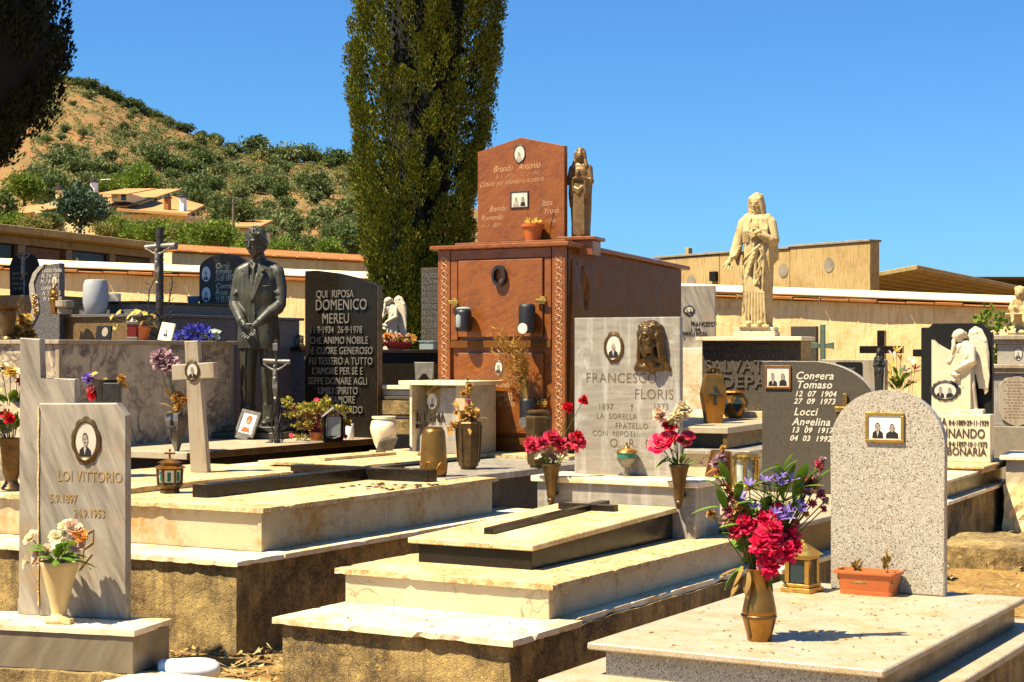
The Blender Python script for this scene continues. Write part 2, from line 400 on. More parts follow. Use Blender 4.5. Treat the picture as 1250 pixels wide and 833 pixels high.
M['fl_red'] = leafmat('red_petal', [(.60,.008,.02),(.70,.02,.03),(.52,.01,.02)]); M['fl_pink'] = leafmat('pink_petal', [(.70,.03,.10),(.76,.10,.15),(.64,.02,.08)])
M['fl_magenta'] = leafmat('crimson_petal', [(.80,.010,.07),(.86,.03,.12),(.82,.018,.09),(.88,.28,.30)]); M['fl_peach'] = leafmat('peach_petal', [(.82,.58,.40),(.78,.44,.26),(.86,.76,.60)])
M['fl_cream'] = leafmat('cream_petal', [(.82,.68,.38),(.84,.75,.52),(.80,.55,.24)]); M['fl_violet'] = leafmat('violet_petal', [(.19,.11,.50),(.28,.17,.60),(.40,.28,.66)])
M['fl_dry'] = leafmat('dried_petal', [(.66,.36,.08),(.50,.24,.05),(.78,.52,.18)]); M['fl_yellow'] = leafmat('yellow_petal', [(.78,.50,.06),(.84,.62,.18),(.66,.40,.05)])
M['fl_blue'] = leafmat('blue_petal', [(.03,.035,.34),(.06,.07,.46),(.04,.03,.28)]); M['fl_mauve'] = leafmat('faded_mauve_petal', [(.42,.24,.26),(.60,.40,.40),(.30,.16,.20)])
M['fl_dryred'] = leafmat('withered_red_petal', [(.52,.07,.12),(.62,.20,.22),(.42,.06,.05)])
M['fl_orange'] = leafmat('orange_petal', [(.78,.28,.04),(.80,.42,.10),(.70,.20,.05)]); M['fl_white'] = leafmat('white_green_petal', [(.55,.62,.48),(.66,.70,.58),(.40,.50,.36)])

for k_ in ('granite_dk','black','matte_black','tan_marble','shade_blue_granite','brown_granite'): M[k_].node_tree.nodes['Principled BSDF'].inputs['Specular IOR Level'].default_value = .22
# ------------------------------------------------------------------ camera, light, sky
cam = bpy.data.cameras.new('camera'); co = bpy.data.objects.new('camera', cam); COL.objects.link(co)
co.location = (0, 0, EYE); co.rotation_euler = (PI/2, 0, 0)
cam.sensor_width = 36; cam.lens = FPX/1250*36; cam.shift_y = (HZ-416.5)/1250
cam.clip_start = .05; cam.clip_end = 3000
scene.camera = co
SUN_EL = 60; SH = Vector((.875, .485, 0)).normalized()       # which way shadows fall on the ground
sl = bpy.data.lights.new('sun', 'SUN'); sl.energy = 5.0; sl.angle = R(.5); sl.color = (1, .90, .68)
so = bpy.data.objects.new('sun', sl); COL.objects.link(so)
dr = Vector((SH.x*math.cos(R(SUN_EL)), SH.y*math.cos(R(SUN_EL)), -math.sin(R(SUN_EL))))
so.rotation_euler = dr.to_track_quat('-Z', 'Y').to_euler(); so.location = (-20, -10, 40)
w = bpy.data.worlds.new('World'); scene.world = w; w.use_nodes = True
wn = w.node_tree; sky = wn.nodes.new('ShaderNodeTexSky'); sky.sky_type = 'NISHITA'; sky.sun_disc = False
sky.sun_elevation = R(SUN_EL); sky.sun_rotation = math.atan2(-SH.x, -SH.y); sky.altitude = 300; sky.air_density = 1.0; sky.dust_density = .45; sky.ozone_density = 3.0
hs = wn.nodes.new('ShaderNodeMix'); hs.data_type = 'RGBA'; hs.blend_type = 'MULTIPLY'; hs.inputs[0].default_value = 1; hs.inputs[7].default_value = (.46, .92, 1.36, 1)
wn.links.new(sky.outputs[0], hs.inputs[6]); wn.links.new(hs.outputs[2], wn.nodes['Background'].inputs[0]); wn.nodes['Background'].inputs[1].default_value = .046
vs = scene.view_settings; vs.view_transform = 'Standard'; vs.look = 'None'; vs.gamma = 1; vs.use_curve_mapping = False; vs.exposure = 1.34
scene.cycles.max_bounces = 6; scene.cycles.diffuse_bounces = 1; scene.cycles.glossy_bounces = 3; scene.cycles.transmission_bounces = 4; scene.cycles.transparent_max_bounces = 6
scene.cycles.sample_clamp_indirect = 4
# ------------------------------------------------------------------ pictures of the dead
PH = [M['photo_bg'], M['photo_skin'], M['photo_dark'], M['photo_white']]
PR = random.Random(99)
def sitter(mb, cx, cz, y, w, h, suit=2, woman=False):
    """head and shoulders, no two alike"""
    s = min(w, h*.8) * PR.uniform(.9, 1.08); cx += PR.uniform(-.05,.05)*s
    bz = cz - h*.5; a = PR.uniform(.34,.44); up = PR.uniform(.20,.30); suit = PR.choice((2,2,2,1)) if suit == 2 else suit
    mb.poly([(cx-a*s, bz), (cx+a*s, bz), (cx+(a-.04)*s, bz+up*h), (cx+.15*s, bz+(up+.12)*h), (cx-.15*s, bz+(up+.12)*h), (cx-(a-.04)*s, bz+up*h)], y-.0006, suit)
    nk = bz+(up+.12)*h
    if not woman: mb.poly([(cx-.08*s, nk), (cx+PR.uniform(-.03,.03)*s, bz+.06*h), (cx+.08*s, nk)], y-.0010, 3); mb.poly([(cx-.02*s, nk-.03*h), (cx+PR.uniform(-.02,.02)*s, bz+.05*h), (cx+.02*s, nk-.03*h)], y-.0014, 2)
    hz = bz + (.54+PR.uniform(-.01,.05))*h; fw = PR.uniform(.125,.155)*s; fh = PR.uniform(.18,.21)*h; t = PR.uniform(-.02,.02)*s
    bald = not woman and PR.random() < .3
    if woman: mb.disc(cx+t, hz+.01*h, y-.0012, fw*1.32, fh*1.22, 2, 20)
    elif not bald: mb.disc(cx+t, hz+.05*h, y-.0012, fw*1.14, fh*1.05, 2, 20)
    mb.poly([(cx-.07*s, nk-.02*h), (cx+.07*s, nk-.02*h), (cx+.06*s, hz-.08*h), (cx-.06*s, hz-.08*h)], y-.0016, 1)
    mb.disc(cx+t, hz, y-.0020, fw, fh, 1, 20)
    if not woman:
        for q in (-1, 1): mb.disc(cx+t+q*fw, hz-.01*h, y-.0019, fw*.22, fh*.25, 1, 8)
    for q in (-1, 1): mb.disc(cx+t+q*.42*fw, hz+.03*h, y-.0024, .17*fw, .010*h, 2, 8); mb.disc(cx+t+q*.42*fw, hz+.055*h, y-.0024, .25*fw, .007*h, 2, 8)
    mb.poly([(cx+t-.02*s, hz-.05*h), (cx+t+.025*s, hz-.05*h), (cx+t, hz+.02*h)], y-.0023, 2 if PR.random() < .3 else 1)
    mb.disc(cx+t, hz-.095*h, y-.0024, .34*fw, .010*h, 2, 8)
    if not woman and PR.random() < .6: mb.disc(cx+t, hz-.068*h, y-.0024, .42*fw, .014*h, 2, 8)
def medallion(parent, x, z, y, w, h, frame='bronze', ornate=False, rect=False, people=1, name='portrait_medallion', woman=False, bg=0, lobes=12, tilt=0, plate=False):
    """framed enamel portrait lying on the upright face at y, seen from -y"""
    mb = MB(); ph = MB()
    d = .012 if ornate else .009
    if rect:
        t = .011 if not ornate else .014
        for a in ((x-w/2, x+w/2, z+h/2-t, z+h/2), (x-w/2, x+w/2, z-h/2, z-h/2+t), (x-w/2, x-w/2+t, z-h/2+t, z+h/2-t), (x+w/2-t, x+w/2, z-h/2+t, z+h/2-t)):
            mb.box(a[0], a[1], y-d, y, a[2], a[3], .002)
        ph.box(x-w/2+t*.8, x+w/2-t*.8, y-d*.55, y-.001, z-h/2+t*.8, z+h/2-t*.8, 0, bg); iw, ih = w-2*t, h-2*t
    else:
        n = 72; k = .80 if ornate else .86
        vs = []; fs = []
        for i in range(n):
            a = 2*PI*i/n
            q = 1 + (.10*abs(math.sin(a*lobes/2)) if ornate else 0) + (.10*max(0, math.cos(2*a))**6 if ornate else 0)
            for r, yy in ((q, 0), (q, -d*.6), (.94*k/.86, -d), (k, -d*.55), (k, 0)):
                vs.append((x+w/2*r*math.cos(a)/(1.08 if ornate else 1), y+yy, z+h/2*r*math.sin(a)/(1.08 if ornate else 1)))
        for i in range(n):
            j = (i+1) % n
            for q in range(5): r = (q+1) % 5; fs.append((i*5+q, i*5+r, j*5+r, j*5+q))
        mb.add(vs, fs)
        kk = k/(1.08 if ornate else 1)
        ph.disc(x, z, y-d*.5, w/2*kk*1.02, h/2*kk*1.02, bg, 40); iw, ih = w*kk, h*kk
    o = part(name, mb, M[frame], parent, True, angle=35)
    yy = y - d*.6
    if people == 1: sitter(ph, x, z-ih*.05, yy, iw*.86, ih*.80, 2, woman)
    elif people == 2:
        sitter(ph, x-iw*.21, z-ih*.06, yy, iw*.50, ih*.82); sitter(ph, x+iw*.21, z-ih*.06, yy, iw*.48, ih*.80, 2, True)
    part('portrait_photo', ph, PH, o)
    return o

# ------------------------------------------------------------------ T1: streaked marble headstone with broken cross, front left
f1 = Frame(-1.693, 7.682, -16)
T1 = thing('grave_monument', 'grey streaked marble headstone with chamfered corner and broken cross, lettered LOI VITTORIO, on low slab', 'grave', f1.w(0,0,0), -16)
part('cover_slab', MB().slab(-1.25,0,0,.37,.222,.252,1), M['cream'], T1)
part('side_panel', MB().box(-1.24,-.012,.012,.36,.052,.222,.003), M['loi_dark'], T1)
part('footing', MB().rough(-1.3,-.02,-.03,.38,-.05,.051,.05,.008,seed=3), M['concrete'], T1)
part('cross_slab', MB().prism([(-.765,.252),(-.643,.252),(-.643,1.258),(-.455,1.258),(-.455,1.373),(-.643,1.373),(-.643,1.562),(-.752,1.568),(-.752,.33),(-.765,.32)], .27,.32,.004), M['loi'], T1)
part('headstone', MB().prism([(-.640,.252),(-.182,.252),(-.182,1.205),(-.232,1.262),(-.640,1.258)], .258,.31,.005), M['loi'], T1)
part('joint_filler', MB().rough(-.646,-.638,.252,.262,.30,1.24,.02,.003), M['cream_old'], T1)
mb = MB()
for s, px, py, sz in (('LOI VITTORIO',70,587,.070), ('5.9.1897',61,613,.055), ('24.9.1953',90,631,.055)):
    x, z = f1.face(px, py, .258); letters(mb, s, sz, x, z, .2575, .002, sx=.74, space=1.04)
x, z = f1.face(107, 672, .257)
k = .0038
for a in (((-9,-22),(-3,20)), ((-3,20),(8,26)), ((8,26),(7,10)), ((7,10),(-5,2)), ((-12,-24),(6,-4)), ((-13,-6),(4,-22))):
    mb.tube([(x+p*k, .257, z+q*k) for p, q in a], .0032, 6)
part('inscription', mb, M['letter_gold'], T1)
x, z = f1.face(105.5, 538, .258)
medallion(T1, x, z, .258, .145, .225, 'bronze', True, lobes=10)

# ------------------------------------------------------------------ T2: long double tomb with a granite cross lying on it
f2 = Frame(-1.363, 8.505, -29)
T2 = thing('grave_tomb', 'wide cream marble tomb with stained panels and dark granite cross lying on its slab', 'grave', f2.w(0,0,0), -29)
part('base', MB().rough(-2.9,-.03,.03,3.2,-.06,.431,.045,.005,seed=1), M['concrete'], T2)
part('ledge', MB().slab(-2.95,-.0,-.0,.39,.43,.46,2).slab(-2.95,.004,.393,3.25,.43,.46,3), M['cream'], T2)
part('side_panel', MB().box(-2.35,-.150,.395,1.6,.46,.663,.002).box(-2.35,-.151,1.604,2.82,.46,.663,.002).box(-.172,-.146,.388,.41,.46,.663,.002), M['panel'], T2)
part('cover_slab', MB().slab(-2.40,-.115,.36,2.86,.663,.692,4), M['cream_old'], T2)
part('raised_slab', MB().slab(-2.35,-1.31,.66,2.60,.692,.728,5), M['cream_old'], T2)
mb = MB().box(-.865,-.752,.70,2.72,.692,.765,.003).box(-1.34,-.29,2.258,2.37,.692,.768,.003)
part('lying_cross', mb, M['black'], T2)
mb = MB()
r2 = random.Random(5)
for i in range(30):
    a = -.55 + r2.random()*.42; b = 1.62 + r2.random()*.5
    mb.ball((a, b, .694), (.030*r2.uniform(.5,1), .014*r2.uniform(.6,1.2), .007), 8, 6, rot=(0,0,r2.random()*3))
part('leaf_ornament', mb, M['bronze'], T2, True)

# ------------------------------------------------------------------ T3: centre tomb, FRANCESCO FLORIS
f3 = Frame(.004, 6.775, -30)
T3 = thing('grave_tomb', 'stepped cream tomb with lying granite cross and upright grey marble stone lettered FRANCESCO FLORIS', 'grave', f3.w(0,0,0), -30)
part('base', MB().rough(-1.165,-.035,.035,2.9,-.1,.331,.04,.005,seed=2), M['concrete'], T3)
part('ledge', MB().slab(-1.2,0,0,.60,.33,.36,6,chip=.012).slab(-1.2,-.045,.604,2.95,.33,.36,7,chip=.012), M['cream'], T3)
part('side_panel', MB().box(-1.19,-.128,.53,2.70,.36,.487,.002), M['crackle'], T3)
part('lower_slab', MB().slab(-1.235,-.095,.505,2.76,.487,.515,8,chip=.010), M['cream_old'], T3)
part('granite_base', MB().wedge(-1.02,-.41,.88,2.40,.515,.604,.648,0,.002), M['black'], T3)
part('cover_slab', MB().wedge(-1.065,-.39,.855,2.41,.603,.629,.680,0,.004,zb0=.653,za0=.603), M['cream_old'], T3)
sl_z = lambda y: .629 + (y-.855)/(2.41-.855)*.051
x0, _, _ = f3.l(onz(633,641,.66)); 
mb = MB().wedge(-.795,-.745,1.10,2.33,.62,sl_z(1.10)+.030,sl_z(2.33)+.030,0,.002).wedge(-.935,-.605,2.098,2.15,.62,sl_z(2.10)+.033,sl_z(2.15)+.033,0,.002)
part('lying_cross', mb, M['black'], T3)
part('pedestal', MB().box(-1.24,-.288,2.42,2.75,.515,.785,.003), M['floris'], T3)
part('pedestal_slab', MB().box(-1.27,-.262,2.395,2.78,.785,.818,.004), M['cream'], T3)
part('headstone', MB().box(-1.135,-.485,2.66,2.70,.818,1.692,.003), M['floris'], T3)
mb = MB()
for s, px, py, sz, al in (('FRANCESCO',715,467,.080,0), ('FLORIS',774,487,.080,0), ('1897',730,500,.050,0), ('†',769,500,.052,0), ('1973',797,500,.050,0), ('LA  SORELLA',728,511,.045,0),
                          ('FRATELLO',751,523,.045,0), ('CON  NIPOTI',723,532,.045,0), ('O.  R.  P.',744,546,.072,0)):
    x, z = f3.face(px, py, 2.66); letters(mb, s, sz, x, z, 2.6595, .0012, sx=.90, space=1.1, bold=-.0008)
part('inscription', mb, M['letter_brown'], T3)
x, z = f3.face(749.5, 424, 2.66); medallion(T3, x, z, 2.66, .118, .175, 'bronze', True, lobes=8)
def wallvase(par, x, y, ztop, h, mat):
    v = MB().lathe([(.012,0),(.016,.01),(.024,.05),(.030,.10),(.043,h*.78),(.050,h*.93),(.054,h*.94),(.054,h),(.046,h),(.040,h*.9)], 20, c=(x,y,ztop-h))
    v.box(x-.012,x+.012,y,y+.07,ztop-h*.8,ztop-h*.7,.002); v.ball((x, y, ztop-h), (.014,.014,.016), 10, 8); v.ball((x+.004, y-.02, ztop-h+.02), (.018,.012,.014), 8, 6)
    return part('flower_holder', v, mat, par, True)
hx1, hz1 = f3.face(674, 566, 2.37); hx2, hz2 = f3.face(830, 567, 2.37)
wallvase(T3, hx1, 2.36, hz1, .22, M['bronze']); wallvase(T3, hx2, 2.36, hz2, .22, M['bronze'])

# ------------------------------------------------------------------ T4: light granite tomb, front right
f4 = Frame(1.167, 5.378, -30)
T4 = thing('grave_tomb', 'pale speckled granite tomb with round-topped headstone bearing a gilt framed photograph of a couple', 'grave', f4.w(0,0,0), -30)
part('base', MB().rough(-1.12,.07,-.12,2.0,-.1,.356,.05,.005,seed=4), M['concrete'], T4)
part('ledge', MB().box(-1.16,.10,-.15,2.02,.356,.386,.004), M['granite_top'], T4)
part('side_panel', MB().box(-1.0,-.035,.045,1.80,.386,.475,.002), M['granite'], T4)
part('cover_slab', MB().box(-1.05,0,0,1.86,.475,.500,.005), M['granite_top'], T4)
part('polished_panel', MB().box(-.036,-.031,.05,1.795,.389,.472,0), M['tan_marble'], T4)
pts = [(-.776,.5),(-.290,.5)] + [(-.533+.243*math.cos(a), 1.115+.228*math.sin(a)) for a in (PI*i/28 for i in range(29))]
part('headstone', MB().prism(pts, 1.70, 1.745, .006), M['granite'], T4)
x, z = f4.face(1080.5, 522, 1.70); medallion(T4, x, z, 1.70, .165, .125, 'gold', True, True, 2, name='portrait_frame', bg=3)
mb = MB()
for px, py, s in ((1063,573,'NATO'), (1058,590,'DEFUNTO'), (1070,612,'I CARI'), (1055,640,'POSERO')): pass
x0, z0 = f4.face(1062, 562, 1.70)
rr = random.Random(2)
for row, (dz, n) in enumerate(((0,4),(-.06,6),(-.13,5),(-.23,5),(-.31,4))):
    for i in range(n):
        xx = x0 + i*.03 + rr.uniform(-.004,.004); mb.box(xx, xx+.004, 1.699, 1.701, z0+dz-.028, z0+dz, 0); mb.box(xx, xx+rr.uniform(.008,.016), 1.699, 1.701, z0+dz-(.028 if i%2 else .014), z0+dz-(.025 if i%2 else .011), 0)
part('worn_inscription', mb, stone('worn_gilding', (.50,.44,.37), (.52,.38,.24), 30, .6, None), T4)

# ------------------------------------------------------------------ T5: dark granite, CONGERA TOMASO
P5 = onz(930, 600, .565); f5 = Frame(P5.x, P5.y, -30)
T5 = thing('grave_monument', 'dark granite headstone with one rounded shoulder, lettered Congera Tomaso and Locci Angelina', 'grave', f5.w(0,0,0), -30)
x1, zt = f5.face(930, 442, 0); xr, zr = f5.face(1047, 487, 0)
wd = .80
pts = [(0,.565),(wd,.565),(wd,zt-.32)] + [(wd-.45+.45*math.cos(a), zt-.32+.32*math.sin(a)) for a in (PI/2*i/16 for i in range(1,17))] + [(0,zt)]
part('headstone', MB().prism(pts, 0, .05, .005), M['granite_dk'], T5)
rim = [(x, z) for x, z in pts[2:]]
mb = MB()
n_ = len(rim)
vsx = []; fsx = []
for i, (x, z) in enumerate(rim):
    vsx += [(x, -.001, z+.0008), (x, .051, z+.0008), (x, -.001, z+.006 if i < n_-1 else z+.006), (x, .051, z+.006)]
for i in range(n_-1):
    a, c = i*4, i*4+4
    fsx += [(a,c,c+2,a+2), (a+1,a+3,c+3,c+1), (a+2,c+2,c+3,a+3)]
part('edge_band', mb.add(vsx, fsx), M['granite'], T5)
mb = MB()
for s, px, py, sz in (('Congera',971,463,.082), ('Tomaso',972,474,.082), ('12  07  1904',970,484,.060), ('27  09  1973',969,493,.060), ('Locci',969,507,.082), ('Angelina',967,519,.082), ('13  09  1917',966,528,.060), ('04  03  1992',964,538,.060)):
    x, z = f5.face(px, py, 0); letters(mb, s, sz*.86, x, z, -.001, .0015, shear=.28, space=1.08, bold=.0012)
part('inscription', mb, M['letter_pale'], T5)
x, z = f5.face(950, 460.5, 0); medallion(T5, x, z, 0, .185, .155, 'copper', True, True, 2, name='portrait_frame')
x, z = f5.face(1033, 499, 0)
part('small_cross', MB().box(x-.012,x+.012,-.03,-.008,z-.11,z+.10,.003).box(x-.07,x+.06,-.033,-.006,z-.02,z+.012,.003), M['gold'], T5)
part('cover_slab', MB().box(-.10,.98,-2.2,.14,.535,.565,.004), M['granite_top'], T5)
part('side_panel', MB().box(-.06,.94,-2.16,.12,.36,.535,.002), M['tan_marble'], T5)
part('ledge', MB().box(-.14,1.03,-2.3,.2,.33,.36,.004), M['cream'], T5)
part('base', MB().rough(-.11,1.0,-2.26,.18,-.06,.331,.06,.01,seed=6), M['concrete'], T5)

# ------------------------------------------------------------------ T6: SALVATORE DEPAU with the tall Christ
f6 = Frame(1.69, 13.4, -25)
T6 = thing('grave_tomb', 'dark granite tomb with raised lettering SALVATORE DEPAU under a pale capping slab', 'grave', f6.w(0,0,0), -25)
part('platform', MB().box(-1.25,0,0,2.75,.86,.91,.004), M['granite_top'], T6)
part('body', MB().box(-1.15,-.05,.12,2.7,.74,.86,.002), M['granite_dk'], T6)
part('polished_side', MB().box(-.049,-.012,.02,2.7,.745,.858,.002), M['tan_marble'], T6)
part('ledge', MB().box(-1.4,.22,-.15,2.9,.705,.738,.004), M['floris'], T6)
part('side_panel', MB().box(-1.35,.16,-.10,2.85,.50,.705,.002), M['crackle'], T6)
part('lower_ledge', MB().box(-1.5,.35,-1.0,3.0,.46,.50,.004), M['cream'], T6)
part('base', MB().rough(-1.45,.3,-.95,2.95,-.06,.461,.08,.01,seed=7), M['concrete'], T6)
y6 = 2.15
xl, zb = f6.face(857, 500, y6); xr, zt = f6.face(977, 416, y6)
part('plinth', MB().box(xl-.1,xr+.08,y6-.12,y6+.42,.91,.965,.003), M['cream'], T6)
part('headstone', MB().box(xl,xr,y6,y6+.34,.965,zt,.003), M['granite_dk'], T6)
part('polished_end', MB().box(xr,xr+.004,y6+.005,y6+.335,.968,zt-.003,0), M['tan_marble'], T6)
part('capping_slab', MB().box(xl-.035,xr+.035,y6-.09,y6+.38,zt,zt+.036,.004), M['cream'], T6)
mb = MB()
for s, px, py, sz, sx in (('NATO IL 20 · 9 · 1899',861,427,.062,1.0), ('TERTENIA  15 · 1 · 1973',861,437,.068,1.0), ('SALVATORE',860,454,.155,1.0), ('DEPAU',880,473,.155,1.12), ('NDA',884,484,.068,1.1), ('GRE',882,494,.068,1.1), ('A   B',884,503,.068,1.1)):
    x, z = f6.face(px, py, y6); letters(mb, s, sz, x, z, y6-.004, .008, sx=sx, space=1.05, bold=.001)
part('inscription', mb, M['letter_lead'], T6)
f6cap = zt+.036; f6mid = ((xl+xr)/2, y6+.14)

# ------------------------------------------------------------------ M: red granite family tomb
fM = Frame(.404, 13.0, -31)
TM = thing('family_tomb', 'tall red granite family tomb with two burial doors and a gabled stele on top', 'tomb', fM.w(0,0,0), -31)
zr0, zr1 = 2.335, 2.235
part('body', MB().wedge(-1.146,-.004,.02,2.03,.70,zr0-.03,zr1-.03,0,.002), M['red'], TM)
part('polished_side', MB().wedge(-.004,.012,.03,1.02,.705,zr0-.033,zr0-.083,0,0).wedge(-.004,.012,1.024,2.02,.705,zr0-.083,zr1-.031,0,0), M['red_polish'], TM)
for x in (-1.150, -.110):
    p = part('pilaster', MB().box(x,x+.115,-.012,.02,.705,zr0-.032,.003), M['red'], TM)
    o = MB(); xc = x+.06
    z = .74; q = 0
    while z < zr0-.09:
        sgn = 1 if q % 2 else -1
        o.tube([(xc+sgn*.030*math.cos(a)*(1-.06*i), -.0135, z+.030+.030*math.sin(a)*(1-.06*i)) for i, a in enumerate(-1.6+.5*k for k in range(12))], .0028, 4)
        o.tube([(xc-sgn*.012, -.0135, z+.01), (xc-sgn*.03, -.0135, z+.03), (xc-sgn*.022, -.0135, z+.045)], .003, 4)
        z += .052; q += 1
    part('carved_scroll', o, M['letter_faint'], p)
def door(px0, py0, px1, py1, name='burial_door'):
    xa, za = fM.face(px0, py0, -.006); xb, zb = fM.face(px1, py1, -.006)
    return part(name, MB().box(xa,xb,-.018,.02,zb,za,.004), M['red'], TM), xa, xb, zb, za
d1, xa, xb, zb1, za1 = door(560, 319, 663, 411)
d2, xa2, xb2, zb2, za2 = door(560, 431, 663, 530)
part('reveal', MB().box(-1.03,-.12,-.016,.02,zb1-.085,zb1-.03,.002).box(-1.03,-.12,-.016,.02,zb2-.09,zb2-.035,.002), M['red_polish'], TM)
part('upper_frame', MB().box(-1.03,-.12,-.008,.02,za1+.01,zr0-.034,.003).box(-1.03,xa-.012,-.008,.02,zb1-.026,za1+.008,.003).box(xb+.012,-.12,-.008,.02,zb1-.026,za1+.008,.003), M['red'], TM)
part('roof_slab', MB().wedge(-1.20,.06,-.06,2.10,zr0-.03,zr0+.003,zr1+.003,0,.006,zb0=zr1-.03,za0=zr0-.03).box(-1.0,.0,.0,.12,zr0-.01,zr0+.022,.004), M['red'], TM)
# stele
yS = .16
pl, pr, pk = fM.face(583,186,yS), fM.face(689,178,yS), fM.face(636,168,yS)
_, zS = fM.face(636, 291, yS)
part('stele', MB().prism([(pl[0],zS-.02),(pr[0],zS-.02),pr,pk,pl], yS, yS+.05, .003), M['red'], TM)
mb = MB()
for s, px, py, sz in (('Brundu   Antonio',602,211,.085), ("8 · 6 · 1920      17 · 1 · 1943",605,219,.050), ('Caduto per difendere la patria',585,229,.068), ('Brundu',597,259,.075), ('Raimondo',587,270,.070), ("4 · 3 · 1889",588,279,.05), ('Ibba',661,252,.08), ('Yrona',663,262,.08), ('1896',668,273,.05)):
    x, z = fM.face(px, py, yS); letters(mb, s, sz*.86, x, z, yS-.0005, .001, shear=.42, sx=.82, bold=-.001, rot=-.04)
part('inscription', mb, M['letter_faint'], TM)
x, z = fM.face(634.5, 188, yS); medallion(TM, x, z, yS, .105, .145, 'iron')
x, z = fM.face(634.5, 244, yS); medallion(TM, x, z, yS, .165, .135, 'iron', False, True, 2, name='portrait_frame')
# door fittings
x, z = fM.face(611, 337, -.018); 
n = 40; vs_ = []; fs_ = []
for i in range(n):
    a = 2*PI*i/n
    for r, yy in ((1,-.018),(1,-.055),(.68,-.055),(.68,-.018)): vs_.append((x+.062*r*math.cos(a), yy, z+.082*r*math.sin(a)))
for i in range(n):
    j = (i+1)%n
    for q in range(4): fs_.append((i*4+q, i*4+(q+1)%4, j*4+(q+1)%4, j*4+q))
part('oval_holder', MB().add(vs_, fs_), M['black_plastic'], TM, True, angle=40)
x, z = fM.face(609, 449, -.018); medallion(TM, x, z, -.018, .075, .115, 'lead', woman=True)
mb = MB()
for s, px, py, sz in (('Brundu',602,473,.065), ('Agostina',600,484,.065), ('4 · 2 · 1887',600,490,.05), ('8 · 12 · 1973',600,496,.05)):
    x, z = fM.face(px, py, -.018); letters(mb, s, sz, x, z, -.0185, .001, shear=.35, sx=.8)
part('door_inscription', mb, M['letter_faint'], d2)
for px, py in ((556,369),(663,367),(664,492)):
    x, z = fM.face(px, py, -.02)
    part('handle', MB().box(x-.045,x+.045,-.055,-.035,z-.014,z+.014,.005).box(x-.022,x+.022,-.036,-.006,z-.03,z+.03,.004).ball((x-.04,-.045,z),(.014,.014,.016),10,8), M['gold'], TM)
def tomblamp(px, py, h, glass, gmat):
    x, z = fM.face(px, py, -.06)
    yo = -.105
    b = MB().lathe([(.050,0),(.062,.012),(.064,.03),(.064,h-.03),(.060,h-.012),(.045,h)], 24, c=(x,yo,z-h/2)).box(x-.02,x+.02,yo,-.018,z-.03,z+.03,.003)
    p = part('grave_lamp', b, M['black_plastic'], TM, True)
    g = MB()
    if glass:
        g.lathe([(.030,0),(.034,.01),(.034,.085),(.028,.10)], 20, c=(x-.008,yo-.036,z-.055)); g.ball((x,yo,z+h/2+.004),(.058,.058,.016),20,8)
    else: g.disc(x, z-h/2+.035, yo-.066, .040, .040, 0, 24); g.lathe([(.038,0),(.040,.02)], 20, M=Matrix.Translation((x, yo-.05, z-h/2+.035)) @ Matrix.Rotation(PI/2,4,'X'))
    part('lamp_glass' if glass else 'lamp_disc', g, gmat, p, True)
tomblamp(569.5, 391.5, .175, True, M['glass']); tomblamp(647, 389, .225, False, M['ivory']); tomblamp(648, 503, .22, False, M['lead'])
part('front_slab', MB().box(-1.35,.42,-2.3,.0,.655,.70,.004), M['floris'], TM)
part('front_base', MB().box(-1.28,.36,-2.2,2.0,.12,.655,.002), M['granite_dk'], TM)
part('doorstep', MB().box(-1.15,.2,-.30,.0,.70,.73,.003), M['cream_old'], TM)
# carved figure on the polished side
b = MB()
for i in range(11):
    t = i/10
    b.capsule([(.004, .08+.07*t, 2.20-.06*t), (.012, .07+.17*t+.02*math.sin(5*t), 1.90-.05*t), (.010, .05+.25*t, 1.58)], [.010,.016,.014], 8)
b.ball((0,.18,1.92),(.014,.11,.30)); b.ball((0,.18,1.42),(.012,.14,.40)); b.ball((0,.27,2.06),(.020,.075,.11))
for i in range(10): b.capsule([(.008,.06+.026*i,1.62),(.013,.05+.030*i,1.38),(.008,.04+.032*i,1.05)], [.011,.015,.010], 8)
for i in range(5): b.capsule([(.014,.24+.02*i,2.14-.03*i),(.022,.33,2.04-.03*i),(.014,.27+.01*i,1.95-.03*i)], [.008,.010,.007], 8)
sculpt('carved_relief', b, M['red_polish'], TM, .006, 3, loc=(.008,0,0))

# ------------------------------------------------------------------ T8: platform of the bronze man with the black stone
P8 = onz(228, 553, .72); f8 = Frame(P8.x, P8.y, -29)
T8 = thing('grave_tomb', 'low dark platform carrying the bronze man, backed by leaning black stone lettered DOMENICO MEREU', 'grave', f8.w(0,0,0), -29)
part('platform', MB().box(-1.25,0,0,2.62,.665,.72,.004), M['granite_top'], T8)
part('platform_edge', MB().box(.0005,.004,.01,2.6,.668,.717,0), M['tan_marble'], T8)
part('body', MB().box(-1.18,-.08,.10,2.55,.1,.665,.002), M['matte_black'], T8)  # matt black stands for the shadow gap below the platform
y8 = 2.62
pa, pb = f8.face(372,331,y8), f8.face(460,347,y8); pc = f8.face(410,335,y8)
part('headstone', MB().prism([(pa[0],.55),(pb[0],.55),(pb[0],pb[1]),(pb[0]-.18,pb[1]+.05),(pc[0],pc[1]+.012),(pa[0]+.12,pa[1]+.002),(pa[0],pa[1])], y8, y8+.09, .005), M['black'], T8)
part('headstone_side', MB().box(pb[0]+.0005,pb[0]+.004,y8+.005,y8+.085,.56,pb[1]-.008,0), M['tan_marble'], T8)
mb = MB()
